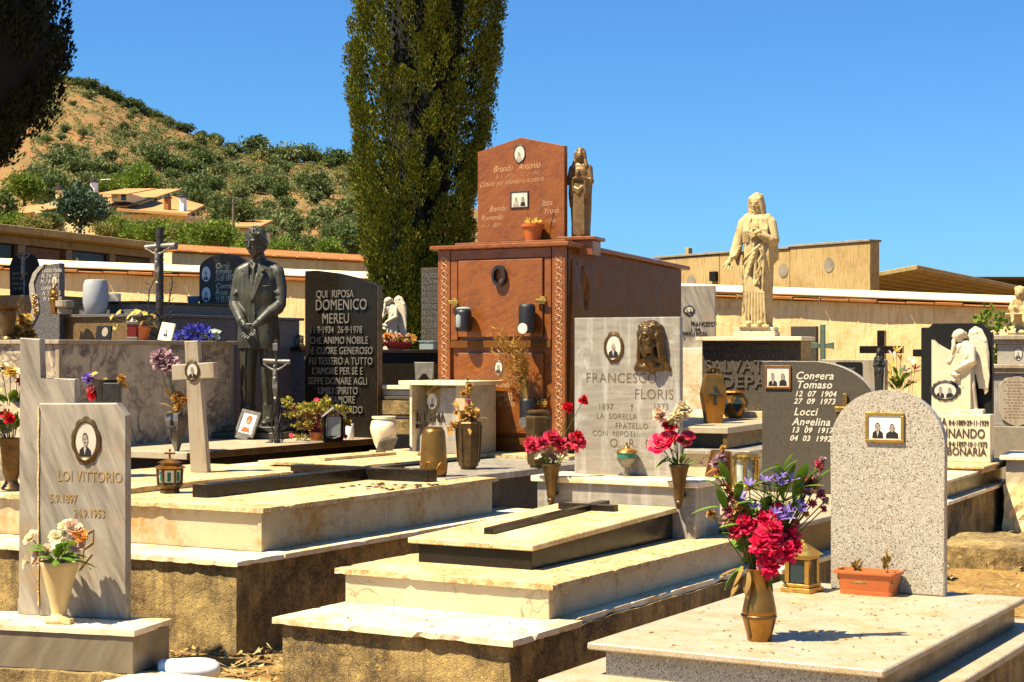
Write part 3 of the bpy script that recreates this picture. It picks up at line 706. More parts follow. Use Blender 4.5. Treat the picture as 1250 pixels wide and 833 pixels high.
for s, px, py, sz in (('QUI  RIPOSA',387,364,.115), ('DOMENICO',386,379,.165), ('MEREU',394,395,.155), ('11·2·1934  26·9·1978',379,407,.105), ('CHE ANIMO NOBILE',379,420,.110), ('E CUORE GENEROSO',381,432.5,.110), ('FU TESSERO A TUTTO',378,445,.110), ('L\'AMORE PER SÉ E',382,457,.110), ('SEPPE DONARE AGLI',377,469,.110), ('UMILI SPIRITO',389,481,.110), ('D\'AMORE',401,492,.110), ('IN RICORDO',398,504,.110), ('I CARI',403,515,.110)):
    x, z = f8.face(px, py, y8); letters(mb, s, sz*.86, x, z, y8-.009, .008, sx=.74, space=1.02)
part('inscription', mb, M['letter_steel'], T8)

# ------------------------------------------------------------------ T9: tall tomb with dappled marble side
T9 = thing('grave_tomb', 'tall tomb with dark-veined dappled marble side under a thin pale coping, behind the small cross', 'grave', f8.w(-1.21,-.12,0), -29)
part('body', MB().box(-1.6,0,0,2.22,.55,1.565,.002), M['dapple'], T9)
part('coping', MB().box(-1.63,.025,-.03,2.26,1.565,1.60,.004), M['weather_white'], T9)
part('edge_strip', MB().box(-.035,.006,-.006,.03,.56,1.562,.002), M['weather_white'], T9); part('edge_strip', MB().box(-.01,.006,2.19,2.226,.56,1.562,.002), M['weather_white'], T9)
part('base', MB().box(-1.65,-.0,-.05,2.3,-.05,.55,.004), M['concrete_grey'], T9)

# ------------------------------------------------------------------ T10: stepped granite family tomb behind it
P10 = at(171.6, 383, 16.7); f10 = Frame(P10.x, P10.y, -30)
T10 = thing('family_tomb', 'stepped speckled granite family tomb, sunlit front coloured brown and shaded side coloured bluish', 'tomb', f10.w(0,0,0), -30)
zs = P10.z
part('front_body', MB().box(-1.15,-.002,0,.3,.2,zs-.03,.003), M['brown_granite'], T10)  # sunlit warmth of the same granite put into the front's colour
part('side_body', MB().box(-1.15,0,.303,1.45,.2,zs-.03,.003).box(-1.15,0,1.454,2.55,.2,zs-.03,.003), M['shade_blue_granite'], T10)  # shaded side of the front's granite, shade put into its colour
part('step_slab', MB().box(-1.18,.03,-.03,2.60,zs-.03,zs,.003), M['shade_blue_granite'], T10)
zu = at(176, 368, 17.3).z
part('upper_body', MB().box(-1.15,-.35,.35,2.5,zs,zu-.025,.003), M['shade_blue_granite'], T10)
part('upper_slab', MB().box(-1.18,-.32,.32,2.53,zu-.025,zu,.003), M['black'], T10)

# ------------------------------------------------------------------ T12: IN EMA niche grave
P12 = onz(365, 574, .70); f12 = Frame(P12.x, P12.y, -32)
T12 = thing('grave_monument', 'small niche monument of crumbling yellow stone with curved plaque coloured shade-grey, lettered IN EMA', 'grave', f12.w(0,0,0), -32)
part('lower_slab', MB().box(-.80,.42,0,2.35,.668,.70,.004), M['cream'], T12)
part('upper_slab', MB().box(-.62,.33,.30,2.1,.70,.728,.004), M['cream_old'], T12)
part('base', MB().box(-.75,.38,.06,2.3,.05,.668,.002), M['granite_dk'], T12)
part('thin_cross', MB().box(-.22,-.17,.5,1.6,.728,.752,.003).box(-.42,.03,1.353,1.40,.728,.755,.003), M['cream_old'], T12)
y12 = 1.62
xa, zc = f12.face(500, 470, y12); xb, _ = f12.face(566, 470, y12)
part('post', MB().box(xa,xa+.022,y12,y12+.42,.728,zc,.002), M['cream'], T12)
part('side_wall', MB().box(xb-.075,xb+.02,y12,y12+.42,.728,zc,.003), M['panel'], T12)
part('capping_slab', MB().box(xa-.07,xb+.05,y12-.05,y12+.46,zc,zc+.032,.003), M['cream'], T12)
part('rubble_back', MB().rough(xa+.03,xb-.08,y12+.20,y12+.4,.728,zc-.002,.035,.03,seed=12), M['plaster'], T12)
cv = [(xa+.03,.73),(xb-.085,.73),(xb-.085,zc-.02),(xb-.20,zc-.02),(xb-.215,zc-.12),(xb-.25,.73+.24),(xb-.30,.73+.14),(xa+.10,.73+.08)]
pl_ = part('plaque', MB().prism([(xa+.024,.73),(xb-.079,.73),(xb-.079,zc-.02),(xa+.25,zc-.02),(xa+.24,zc-.16),(xa+.19,zc-.26),(xa+.10,zc-.34),(xa+.05,zc-.40)], y12+.06,y12+.085,.003), M['floris'], T12)  # grey tone and curved edge put the shade across it into the plaque
mb = MB()
for s, px, py, sz in (('IN  EMA',509,515,.105), ('1891',506,523,.05)):
    x, z = f12.face(px, py, y12+.06); letters(mb, s, sz, x, z, y12+.054, .006, sx=.72)
part('inscription', mb, M['letter_dark'], pl_)
x, z = f12.face(528, 490, y12+.06); medallion(T12, x, z, y12+.06, .085, .125, 'ivory', True, lobes=10)
# ------------------------------------------------------------------ leaves
class LB:
    """many small leaves in one mesh"""
    def __init__(s, seed=1): s.v = []; s.f = []; s.r = random.Random(seed)
    def leaf(s, p, d, u, L, W):
        """pointed leaf from p along d, width along u"""
        n = len(s.v)
        a = p + d*(L*.5)
        s.v += [tuple(p), tuple(a+u*W), tuple(p+d*L), tuple(a-u*W)]
        s.f.append((n, n+1, n+2, n+3))
    def rnd(s):
        r = s.r
        while True:
            v = Vector((r.uniform(-1,1), r.uniform(-1,1), r.uniform(-1,1)))
            if .02 < v.length < 1: return v
    def puff(s, c, r, n, L, W, up=.3, shell=.5):
        for _ in range(n):
            o = s.rnd(); o = o.normalized() * (shell + (1-shell)*s.r.random())
            p = Vector(c) + Vector((o.x*r[0], o.y*r[1], o.z*r[2]))
            d = (o + s.rnd()*.7 + Vector((0,0,up))).normalized()
            u = d.cross(s.rnd()).normalized()
            s.leaf(p, d, u, L*s.r.uniform(.6,1.3), W*s.r.uniform(.7,1.2))
    def mb(s):
        m = MB(); m.add(s.v, s.f); return m

# ------------------------------------------------------------------ ground, hill
g = MB(); N = 60
xs = [-60 + 130*i/N for i in range(N+1)]; ys = [1.5 + 90*(j/N)**1.6 for j in range(N+1)]
for y in ys:
    for x in xs: g.v.append((x, y, -.02 + .025*mnoise.noise(Vector((x*1.3, y*1.3, 0))) ))
for j in range(N):
    for i in range(N): g.f.append((j*(N+1)+i, j*(N+1)+i+1, (j+1)*(N+1)+i+1, (j+1)*(N+1)+i)); g.m.append(0)
far = MB().add([(-900,-60,-.12),(900,-60,-.12),(900,1500,-.12),(-900,1500,-.12)], [(0,1,2,3)])
gm = stone('dry_earth', (.46,.28,.10), (.32,.18,.06), 1.4, .95, (.13,.07,.025), (.46,.64), 5, speck=(.52,.38,.18), speck_scale=30, speck_amt=(.55,.68), bump=.8, bumpd=.03)
structure('ground', g, gm, True); structure('far_ground', far, gm)
sb = LB(5)
for _ in range(5200):
    X = sb.r.uniform(1.6, 8.5); Y = sb.r.uniform(6.5, 16)
    if sb.r.random() < .35: X = sb.r.uniform(-1.9,.1); Y = sb.r.uniform(6.6,8.6)
    a = sb.r.uniform(0, 6.28)
    sb.leaf(Vector((X, Y, sb.r.uniform(-.01,.012))), Vector((math.cos(a), math.sin(a), sb.r.uniform(.0,.5))).normalized(), Vector((-math.sin(a), math.cos(a), 0)), sb.r.uniform(.03,.11), sb.r.uniform(.004,.014))
o = part('dry_grass', sb.mb(), leafmat('dry_straw', [(.42,.28,.09),(.30,.18,.06),(.55,.40,.17),(.16,.09,.03)], .8, .1), kind='stuff')

sky_line = [(-500,40),(-200,62),(0,84),(70,99),(100,104),(130,117),(160,132),(205,152),(250,170),(290,186),(330,194),(380,198),(430,207),(470,214),(520,232),(600,262),(700,300),(800,345),(1000,395),(1400,420)]
def skyl(px):
    for (a, b), (c, d) in zip(sky_line, sky_line[1:]):
        if a <= px <= c: return b + (d-b)*(px-a)/(c-a)
    return 420
def hill_pt(px, v):
    D = 95 + 235*v
    base = 338
    yy = base + (skyl(px) - base) * (v**.85)
    p = at(px, yy, D); p.z += 1.2*mnoise.noise(Vector((p.x*.03, p.y*.03, 1))) * v*(1-v)*4
    return p
h = MB(); A, B = 90, 44
for j in range(B+1):
    for i in range(A+1):
        px = -500 + 1900*i/A
        if j <= 36: h.v.append(tuple(hill_pt(px, j/36)))
        else:
            p = hill_pt(px, 1); k = j-36; h.v.append((p.x*(1+.05*k), p.y+14*k, max(-3, p.z - 1.1*k*k*.6)))
for j in range(B):
    for i in range(A): h.f.append((j*(A+1)+i, j*(A+1)+i+1, (j+1)*(A+1)+i+1, (j+1)*(A+1)+i)); h.m.append(0)
hm = stone('dry_hillside', (.37,.175,.070), (.30,.14,.055), .05, .95, (.14,.13,.04), (.42,.6), .07, speck=(.30,.21,.08), speck_scale=.6, speck_amt=(.5,.62), bump=.3)
structure('hill', h, hm, True)

# ------------------------------------------------------------------ trees
TREE = {}
OLV = leafmat('olive_foliage', [(.125,.155,.045),(.18,.205,.070),(.085,.11,.034)], .6, .12); OLV2 = leafmat('dark_oak_foliage', [(.070,.105,.026),(.115,.15,.036),(.05,.075,.022)], .6, .12)
GRN = leafmat('bright_foliage', [(.12,.18,.018),(.18,.235,.028),(.08,.135,.016)], .6, .25); YEL = leafmat('yellow_foliage', [(.19,.19,.04),(.25,.23,.06),(.14,.15,.035)], .7, .2); FIR = leafmat('cedar_foliage', [(.040,.075,.040),(.062,.10,.052),(.028,.052,.028)], .6, .1)
def crown_mesh(seed, clumps, leaves, L, mat, rx=1, rz=.85):
    b = LB(seed); r = b.r
    for i in range(clumps):
        o = b.rnd().normalized() * r.uniform(.35, .86)
        c = (o.x*rx, o.y*rx, .25 + (o.z+.75)*rz*.72)
        q = r.uniform(.26,.46)
        b.puff(c, (q, q, q*.8), leaves, L, L*.42, .35, .55)
    b.puff((0,0,.8*rz), (rx*.66,rx*.66,rz*.5), leaves*3, L*2.1, L*1.1, 0, .3)
    return b.mb()
def proto_tree(name, label, seed, mat, clumps=26, leaves=34, L=.15, rx=1, rz=.85, trunk=.35):
    t = thing(name, label, 'tree')
    part('crown', crown_mesh(seed, clumps, leaves, L, mat, rx, rz), mat, t)
    m = MB(); rr = random.Random(seed)
    m.tube([(0,0,-.25),(.03,.02,.15),(0,.03,.5)], [.09,.07,.05], 6)
    for i in range(4):
        a = i*1.6+rr.random(); m.tube([(0,.02,.25),(.3*math.cos(a),.3*math.sin(a),.55),(.55*math.cos(a),.55*math.sin(a),.85)], [.045,.03,.015], 5)
    part('trunk', m, M['bark'], t)
    return t
HILLG = 'trees scattered over the hillside'
protos = [proto_tree('olive_tree', 'grey-green olive tree on the dry hillside', 11, OLV), proto_tree('olive_tree', 'grey-green olive tree on the dry hillside', 12, OLV, 20, 40, .16, 1.1, .75),
          proto_tree('oak_tree', 'dark green oak tree on the hillside', 13, OLV2, 28, 34, .15, 1.05, .8), proto_tree('almond_tree', 'thin yellowish tree on the hillside', 14, YEL, 18, 16, .13, .8, .95)]
used = [False]*4
def put(k, p, s, group, label=None, name=None):
    t = protos[k] if not used[k] else clone(protos[k])
    used[k] = True
    t.location = p; t.scale = (s*rng.uniform(.9,1.15), s*rng.uniform(.9,1.15), s*rng.uniform(.85,1.15)); t.rotation_euler = (0,0,rng.uniform(0,6.28)); t['group'] = group
    if label: t['label'] = label
    return t
def dens(px, py):
    """how wooded the slope is there"""
    bare = 0
    for cx, cy, rx, ry in ((105,125,50,14),(130,145,75,16),(85,170,28,18),(130,185,30,10),(175,190,20,10),(260,190,30,8),(345,250,55,22),(395,248,45,22),(330,262,70,14),(310,258,40,16),(400,270,40,14),(225,165,40,6)):
        d = ((px-cx)/rx)**2 + ((py-cy)/ry)**2
        bare = max(bare, 1-d)
    return max(.36 if py > 205 else .46, 1 - 1.1*bare)
pts_ = []; tries = 0
while len(pts_) < 275 and tries < 9000:
    tries += 1
    v = rng.random()**.8*.97+.03; px = rng.uniform(40, 470)
    p = hill_pt(px, v); q = (px, HZ - (p.z-EYE)*FPX/p.y)
    if rng.random() > dens(px, q[1]+4): continue
    if any(abs(q[0]-a[0]) < 9 and abs(q[1]-a[1]) < 5 for a in pts_): continue
    pts_.append(q)
    k = rng.choices((0,1,2,3), (34,28,26,12))[0]
    if q[1] < skyl(px)+24: k = rng.choices((0,1,2,3), (15,10,25,50))[0]
    wpx = (rng.uniform(20,38) if q[1] > 190 else rng.uniform(13,23)) if k < 3 else rng.uniform(13,24)
    if px < 210 and q[1] < 195: wpx *= .8
    put(k, p, wpx*p.y/FPX/2, HILLG)
for px in list(range(72, 205, 7)) + list(range(205, 470, 13)):          # the ridge
    p = hill_pt(px + rng.uniform(-3,3), .99)
    k = 2 if (px < 205 and not 100 < px < 130) else rng.choice((1,2,3,2))
    put(k, p, rng.uniform(14,23)*p.y/FPX/2, 'trees along the ridge of the hill', ('grey-green olive tree on the ridge of the hill','grey-green olive tree on the ridge of the hill','dark oak tree on the ridge of the hill against the sky','thin yellowish tree on the ridge of the hill')[k])
for px, s in ((375,21),(395,16)): put(2, hill_pt(px,.985), s*330/FPX/2*1.5, 'trees along the ridge of the hill', 'dark oak tree on the ridge of the hill against the sky')
sc = LB(77)
for _ in range(4200):
    v = sc.r.random()**.8*.96+.03; px = sc.r.uniform(40, 470); p = hill_pt(px, v); yy = HZ-(p.z-EYE)*FPX/p.y
    if sc.r.random() > .62 + .38*dens(px, yy): continue
    s_ = sc.r.uniform(2.5,6.5)*p.y/FPX/1.6
    sc.puff(p+Vector((0,0,s_*.4)), (s_,s_,s_*.7), 16, s_*.55, s_*.26, .4, .3)
wd = LB(78)
for _ in range(3200):
    v = wd.r.random()**.8*.93+.03; px = wd.r.uniform(40, 470); p = hill_pt(px, v); yy = HZ-(p.z-EYE)*FPX/p.y
    dn = dens(px, yy-3)
    if dn < .58 or yy < skyl(px)+8: continue
    s_ = wd.r.uniform(5,9)*p.y/FPX/1.6
    wd.puff(p+Vector((0,0,s_*.7)), (s_,s_,s_*.8), 34, s_*.40, s_*.18, .4, .45)
part('hill_woods', wd.mb(), OLV, kind='stuff')
part('hill_scrub', sc.mb(), leafmat('dry_scrub', [(.12,.13,.03),(.17,.17,.045),(.085,.10,.026),(.24,.19,.06)], .8, .1), kind='stuff')
# the green belt behind the wall
def belt(name, label, seed, mat, px, py, D, wpx, hpx, group, clumps=40, leaves=60, L=.11):
    """crown centred near (px, py), wpx wide and hpx high"""
    wpx *= 1.12; b = at(px, py+hpx/2, D); s = wpx*D/FPX/2; hz_ = hpx*D/FPX
    t = proto_tree(name, label, seed, mat, clumps, leaves, L, 1, hz_/s/1.75*.98)
    t.location = b; t.scale = (s, s, s); t['group'] = group
    t.rotation_euler = (0,0,seed)
    return t
bg = 'trees and bushes in the gardens behind the wall'
BELT = [(l, m, px, (a+b)/2, D, w_, b-a) for l, m, px, a, b, D, w_ in (
 ('dark layered cedar in front of the tiled house',FIR,97,206,286,60,66),('dark narrow cedar beside the white chimney of the house',FIR,118,222,280,62,34),('bright yellow-green tree rising behind the house roof',GRN,172,188,246,100,50),
 ('round green tree left of the cedar, by the cypress',GRN,30,205,248,95,50),('olive green tree at the left edge under the cypress',OLV2,4,218,280,64,40),('dark bush at the foot of the cedar',OLV2,60,256,284,56,34),
 ('green bush in front of the house wall',GRN,148,262,292,55,44),('pale green loose bush below the house eaves',YEL,178,260,296,54,40),('leafy green tree right of the house wall',GRN,207,262,304,54,50),
 ('yellow-green tree above the niche roof',GRN,238,262,312,50,50),('bright green bushy tree beside the utility pole',GRN,268,262,312,48,50),('green tree behind the head of the bronze man',GRN,305,280,322,46,44),
 ('low green bush above the tiled wall',GRN,345,290,322,44,46),('dark green bush at the foot of the bare slope',OLV2,378,280,322,47,36),('green bush above the end of the tiled wall',GRN,402,288,322,44,40),
 ('dark green tree beside the tall cypress',OLV2,428,262,318,48,40),('small yellow bush in front of the house',YEL,128,268,292,53,30),('yellow-green bush above the left niches',YEL,42,266,288,50,40),
 ('green bush under the left cypress crown',GRN,14,258,288,52,40),('dark oak behind the utility pole',OLV2,290,236,275,95,46),('round dark tree behind the tiled house',OLV2,66,206,244,98,44),('dark round tree right of the house chimney',OLV2,236,224,262,98,40),
 ('yellow-green bushy tree below the chimney of the house',GRN,192,264,304,52,46),('loose green tree between house and utility pole',GRN,252,256,312,47,48),('green bushy tree below the house roof corner',YEL,224,266,310,51,40),('green shrub below the dormer of the house',GRN,162,270,300,53,40),
 ('second yellow-green tree behind the house roof',GRN,150,205,240,104,36),('green treetop over the dormer of the house',GRN,128,208,244,106,34))]
for i, (l_, m_, px, py, D, w_, h_) in enumerate(BELT): belt('garden_tree', l_, 30+i, m_, px, py, D, w_, h_, bg)
# cypresses
CYP = leafmat('cypress_foliage', [(.075,.105,.006),(.155,.168,.010),(.040,.058,.005),(.27,.235,.02)], .7, .1); CYPD = leafmat('shaded_cypress_foliage', [(.012,.017,.005),(.020,.025,.006),(.009,.012,.004)], .8, .05)  # CYPD: shade on the leaves put into their near-black colour
CORE = plain('cypress_shade_core', (.003,.004,.001), 1.0, 0, .3, 6, .2, 0)  # near-black colour stands for the shade inside the crown
def cypress(label, X, Y, prof, seed, tufts, per, L, mat=None, core=.70, lean=0):
    """prof: (z, radius) from the foot of the foliage up"""
    t = thing('cypress_tree', label, 'cypress', (X, Y, 0), 0, None)
    b = LB(seed); r = b.r
    H0, H1 = prof[0][0], prof[-1][0]
    def rad(z):
        for (a, p), (c, q) in zip(prof, prof[1:]):
            if a <= z <= c: return p + (q-p)*(z-a)/(c-a)
        return prof[-1][1]
    for q in range(tufts):
        z = H0 + (H1-H0)*((q+r.random())/tufts); a = q*2.39996 + r.uniform(-.5,.5)
        R0 = rad(z) * (.96 + .10*mnoise.noise(Vector((math.cos(a)*1.6, math.sin(a)*1.6, z*.9+seed)))) * (1 - .16*r.random()**2)
        base = Vector((R0*math.cos(a) + lean*(z-5), R0*math.sin(a), z))
        ax = Vector((math.cos(a)*.34, math.sin(a)*.34, 1)).normalized()
        hh = r.uniform(.28, .60); rr = r.uniform(.085, .16)
        for _ in range(per):
            k = r.random()**.8
            w_ = rr*(math.sin(PI*min(1, k*.9+.08)))**.7
            o = b.rnd(); o = o.normalized()*(.55+.45*r.random())
            p = base + ax*hh*(k-.35) + Vector((o.x, o.y, o.z*.6))*w_
            d = (ax*1.2 + o*.7 + b.rnd()*.35).normalized()
            b.leaf(p, d, d.cross(b.rnd()).normalized(), L*r.uniform(.6,1.4), L*.26)
    part('crown', b.mb(), mat or CYP, t)
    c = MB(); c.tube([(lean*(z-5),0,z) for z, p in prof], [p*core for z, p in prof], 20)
    part('shade_core', c, CORE, t, True)  # solid core added to block light through the crown
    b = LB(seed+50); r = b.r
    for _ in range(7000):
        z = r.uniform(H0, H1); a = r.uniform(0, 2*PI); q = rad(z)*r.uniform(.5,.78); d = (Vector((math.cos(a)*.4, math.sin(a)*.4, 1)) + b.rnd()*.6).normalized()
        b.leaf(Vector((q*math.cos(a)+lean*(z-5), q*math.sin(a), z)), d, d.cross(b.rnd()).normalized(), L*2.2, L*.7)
    part('inner_leaves', b.mb(), CYPD, t)  # inner shade of the crown put into these leaves' colour
    m = MB().tube([(0,0,-.1),(0,0,H0+.5),(0,0,H1*.6)], [.2,.16,.08], 8)
    for i in range(5):
        a = i*1.3+seed; m.tube([(0,0,H0-.6),(.35*math.cos(a),.35*math.sin(a),H0+.1),(.5*math.cos(a),.5*math.sin(a),H0+.8)], [.07,.05,.03], 6)
    part('trunk', m, M['bark'], t)
    return t
D_ = 20.5
cx_ = lambda px: (px-625)*D_/FPX
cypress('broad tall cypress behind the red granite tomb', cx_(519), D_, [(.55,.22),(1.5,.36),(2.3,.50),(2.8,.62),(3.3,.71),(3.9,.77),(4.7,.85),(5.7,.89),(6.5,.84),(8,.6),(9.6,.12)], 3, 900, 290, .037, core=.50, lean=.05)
cypress('cypress at the left edge, leaves coloured shade-dark, cut by the frame, bare stem below', -6.35, 18.6, [(3.3,.38),(3.65,.92),(4.2,1.40),(4.7,1.52),(5.3,1.46),(6.5,1.44),(8,1.2),(10.5,.2)], 8, 760, 150, .055, CYPD, .88)

# ------------------------------------------------------------------ cemetery walls
wa, wb = Vector((-12.5, 26.8, 0)), Vector((13.5, 23.15, 0))
ang = math.degrees(math.atan2(wb.y-wa.y, wb.x-wa.x)); wl = (wb-wa).length
W = thing('cemetery_wall', 'long ochre plastered cemetery wall with limewashed coping running behind the graves', 'wall', wa+Vector((0,0,.62)), ang, None, Euler((0, R(2.45), R(ang))))
mb = MB(); n = 40
mb.rough(0, wl, 0, .3, -1.2, 2.33, .28, .012, seed=21)
part('plastered_face', mb, M['plaster'], W)
mb = MB(); k = 0; x = 0
while x < wl:
    mb.wedge(x, x+.385, -.10, .42, 2.335, 2.36+.01*((k*7)%3), 2.40, 0, .008); x += .395; k += 1
part('tile_row', mb, M['tile'], W)
part('coping', MB().wedge(0, wl, -.075, .40, 2.402, 2.435, 2.53, 0, .012), M['coping'], W)
# higher wall behind, tiled
a2, b2 = Vector((-5.4, 27.2, 0)), Vector((-2.35, 30.6, 0))
W2 = thing('garden_wall', 'short ochre wall capped with round terracotta tiles behind the bronze man', 'wall', a2, math.degrees(math.atan2(b2.y-a2.y, b2.x-a2.x)))
l2 = (b2-a2).length
part('plastered_face', MB().box(0,l2,0,.35,-.2,3.08,.004), M['plaster'], W2)
mb = MB()
for i in range(9):
    x = i*l2/9; mb.wedge(x+.01, x+l2/9-.01, -.1, .5, 3.083, 3.12, 3.26, 0, .02)
part('tile_row', mb, M['tile'], W2)
# burial niches, left
n0, n1 = Vector((-10.9, 27.9, .75)), Vector((-6.75, 40.6, .75))
ang = math.degrees(math.atan2(n1.y-n0.y, n1.x-n0.x)); nl = (n1-n0).length
NB = thing('burial_niches', 'row of concrete burial niches under a flat overhanging roof, left of the wall', 'building', n0, ang)
part('back_wall', MB().box(0,nl,.7,1.0,0,3.0,.01), M['concrete_grey'], NB)
part('floor_slab', MB().box(0,nl,.0,.7,2.0,2.2,.01), M['concrete_grey'], NB)
part('roof', MB().wedge(-.3,nl+.2,-.55,1.2,2.95,3.08,3.1,0,.01), M['plaster_pale'], NB)
part('beam', MB().box(0,nl,-.05,.7,2.80,2.948,.01), M['concrete_grey'], NB)
for i in range(9): 
    x = i*(nl-.25)/8; part('partition', MB().box(x,x+.22,.02,.69,2.203,2.798,.005), M['concrete_grey'], NB)
for i in range(8):
    x = i*(nl-.25)/8+.22; m_ = M[('brown_granite','granite_dk','black','red_polish','black','granite_dk','brown_granite','black')[i]]
    p = part('niche_front', MB().box(x+.02,x+(nl-.25)/8-.24,.10,.13,2.22,2.78,.004), m_, NB)
    mm = MB().disc(x+.30, 2.60, .097, .045, .06, 0, 20); part('enamel_portrait', mm, M['ivory'], p)
# ------------------------------------------------------------------ flowers
def frame_of(d):
    d = d.normalized(); u = d.cross(Vector((0,0,1)))
    if u.length < .05: u = Vector((1,0,0))
    u.normalize(); return d, u, d.cross(u)
def petal(b, c, d, u, L, W, cup=.3, n=3):
    """cupped petal from c outward along d; u is its width direction"""
    d = d.normalized(); nn = d.cross(u).normalized(); base = len(b.v)
    prof = (.25, .8, 1.0, .55)
    for i in range(n+1):
        t = i/n; w = W*prof[min(3, int(round(t*3)))]
        cc = c + d*(L*t) + nn*(cup*L*(t*t))
        b.v.append(tuple(cc - u*w)); b.v.append(tuple(cc + nn*(-.12*W) )); b.v.append(tuple(cc + u*w))
    for i in range(n):
        for j in (0, 1):
            a = base+i*3+j; b.f.append((a, a+1, a+4, a+3))
def rose(b, c, r, axis, seed):
    rr = random.Random(seed); d, u, v = frame_of(axis)
    for ring, (k, lean, L) in enumerate(((4,.15,.55),(5,.55,.8),(6,1.1,1.0),(7,1.9,1.05))):
        for i in range(k):
            a = 2*PI*i/k + ring*.6 + rr.uniform(-.2,.2)
            o = u*math.cos(a) + v*math.sin(a); dd = (d + o*lean).normalized(); w = d.cross(o).normalized()
            petal(b, c + o*r*.06*ring - d*r*.25, dd, w, r*L*rr.uniform(.9,1.1), r*.48, -.30+.1*ring*rr.random())
def carnation(b, c, r, axis, seed, n=70):
    rr = random.Random(seed); d, u, v = frame_of(axis)
    for i in range(n):
        a = rr.uniform(0, 2*PI); e = rr.uniform(-.25, 1.5)
        o = (u*math.cos(a) + v*math.sin(a))*math.cos(e) + d*math.sin(e)
        w = o.cross(d + Vector((.01,.02,.03))); w.normalize(); w = (w + d*rr.uniform(-.5,.5)).normalized()
        petal(b, c, o, w, r*rr.uniform(.75,1.08), r*.24, rr.uniform(-.35,.35), 2)
def trumpet(b, c, r, axis, seed, k=6):
    rr = random.Random(seed); d, u, v = frame_of(axis)
    for i in range(k):
        a = 2*PI*i/k + rr.random()*.3; o = u*math.cos(a)+v*math.sin(a)
        petal(b, c, (d*1.1+o*.55), d.cross(o).normalized(), r*rr.uniform(.9,1.2), r*.16, -.35, 3)
def daisy(b, c, r, axis, seed, k=7):
    rr = random.Random(seed); d, u, v = frame_of(axis)
    for i in range(k):
        a = 2*PI*i/k + rr.random()*.3; o = u*math.cos(a)+v*math.sin(a)
        petal(b, c, (d*.3+o), d.cross(o).normalized(), r, r*.36, rr.uniform(-.3,.2), 2)
def leafblade(b, c, d, L, W, seed, droop=.3):
    rr = random.Random(seed); d, u, v = frame_of(d); base = len(b.v); n = 5
    for i in range(n+1):
        t = i/n; w = W*math.sin(PI*min(1, t*.92+.05))**.8 * .5
        p = c + d*(L*t) + Vector((0,0,-droop*L*t*t))
        b.v.append(tuple(p-u*w)); b.v.append(tuple(p - v*(w*.3))); b.v.append(tuple(p+u*w))
    for i in range(n):
        for j in (0,1):
            a = base+i*3+j; b.f.append((a, a+1, a+4, a+3))
KIND = dict(rose=rose, carnation=carnation, trumpet=trumpet, daisy=daisy)
def bouquet(name, label, cat, base, blooms, leaves=(), stem_from=(0,0,0), k=1, rz=0, sc=1, sprays=(), stem='stem', leafm='leaf'):
    """blooms: (kind, dx, dy, dz, r, material); leaves: (dx, dy, dz, dirx, diry, dirz, L, W)"""
    t = thing(name, label, cat, base, rz)
    st = MB(); s0 = Vector(stem_from)
    rr = random.Random(len(blooms)*7+int(abs(base[0])*100))
    for i, (kd, x, y, z, r, m) in enumerate(blooms):
        b = LB(i); c = Vector((x,y,z))*k
        ax = (c - s0*1 + Vector((0,-.04,.0))).normalized() + Vector((rr.uniform(-.3,.3), -.45, rr.uniform(0,.3)))
        KIND[kd](b, c, r*k, ax, i*3+1)
        part('bloom', b.mb(), M[m], t, True, angle=180)
        mid = (s0 + c)*.5 + Vector((rr.uniform(-.1,.1), rr.uniform(-.1,.1), .05))*((c-s0).length*.5)
        if (c-s0).length > .03: st.tube([s0 + Vector((rr.uniform(-.01,.01), rr.uniform(-.01,.01), -.03)), mid, c], .0022*max(.7,k), 5)
    if st.v: part('stem', st, M[stem], t, True)
    if leaves:
        b = LB(3)
        for i, (x,y,z,a,c,d,L,W) in enumerate(leaves): leafblade(b, Vector((x,y,z))*k, Vector((a,c,d)), L*k, W*k, i)
        part('foliage', b.mb(), M[leafm], t, True, angle=180)
    for nm, b, m in sprays: part(nm, b.mb() if isinstance(b, LB) else b, M[m], t, True, angle=180)
    return t
def ringleaves(n, r, z, L, W, seed=1, up=.5, back=.6):
    q = random.Random(seed); out = []
    for i in range(n):
        a = 2*PI*i/n + q.uniform(-.3,.3)
        out.append((r*math.cos(a)*.4, r*math.sin(a)*.4*back, z+q.uniform(-.02,.02), math.cos(a), math.sin(a)*back, up+q.uniform(-.3,.5), L*q.uniform(.7,1.2), W))
    return out

# ---- Loi: cream vase with peach roses
x, y = f1.l(onz(62, 763, .252))[:2]; y = .11
p = f1.w(x, y, .252)
solo('flower_vase', MB().lathe([(.058,0),(.066,.006),(.068,.016),(.050,.026),(.036,.035),(.034,.05),(.044,.10),(.086,.262),(.092,.280),(.090,.284),(.082,.280),(.04,.11)], 40).rough(.02,.085,-.055,-.015,.0,.022,.012,.006), M['cream_plastic'], 'cream cone-shaped plastic vase on a chipped foot before the LOI VITTORIO stone', 'vase', p, -16, smooth=True, angle=60)
rr = random.Random(4)
bl = [('rose',-.145,-.01,.115,.036,'fl_cream'),('rose',-.11,-.02,.03,.036,'fl_peach'),('rose',-.04,-.05,.055,.038,'fl_peach'),('rose',.0,-.02,.125,.036,'fl_cream'),('rose',.075,0,.165,.040,'fl_peach'),('rose',.10,-.02,.09,.036,'fl_peach'),('rose',.035,.0,.175,.036,'fl_cream'),('rose',-.165,-.02,.0,.030,'fl_cream'),('rose',.115,-.01,.13,.034,'fl_orange'),('daisy',.02,-.06,.09,.03,'fl_cream')]
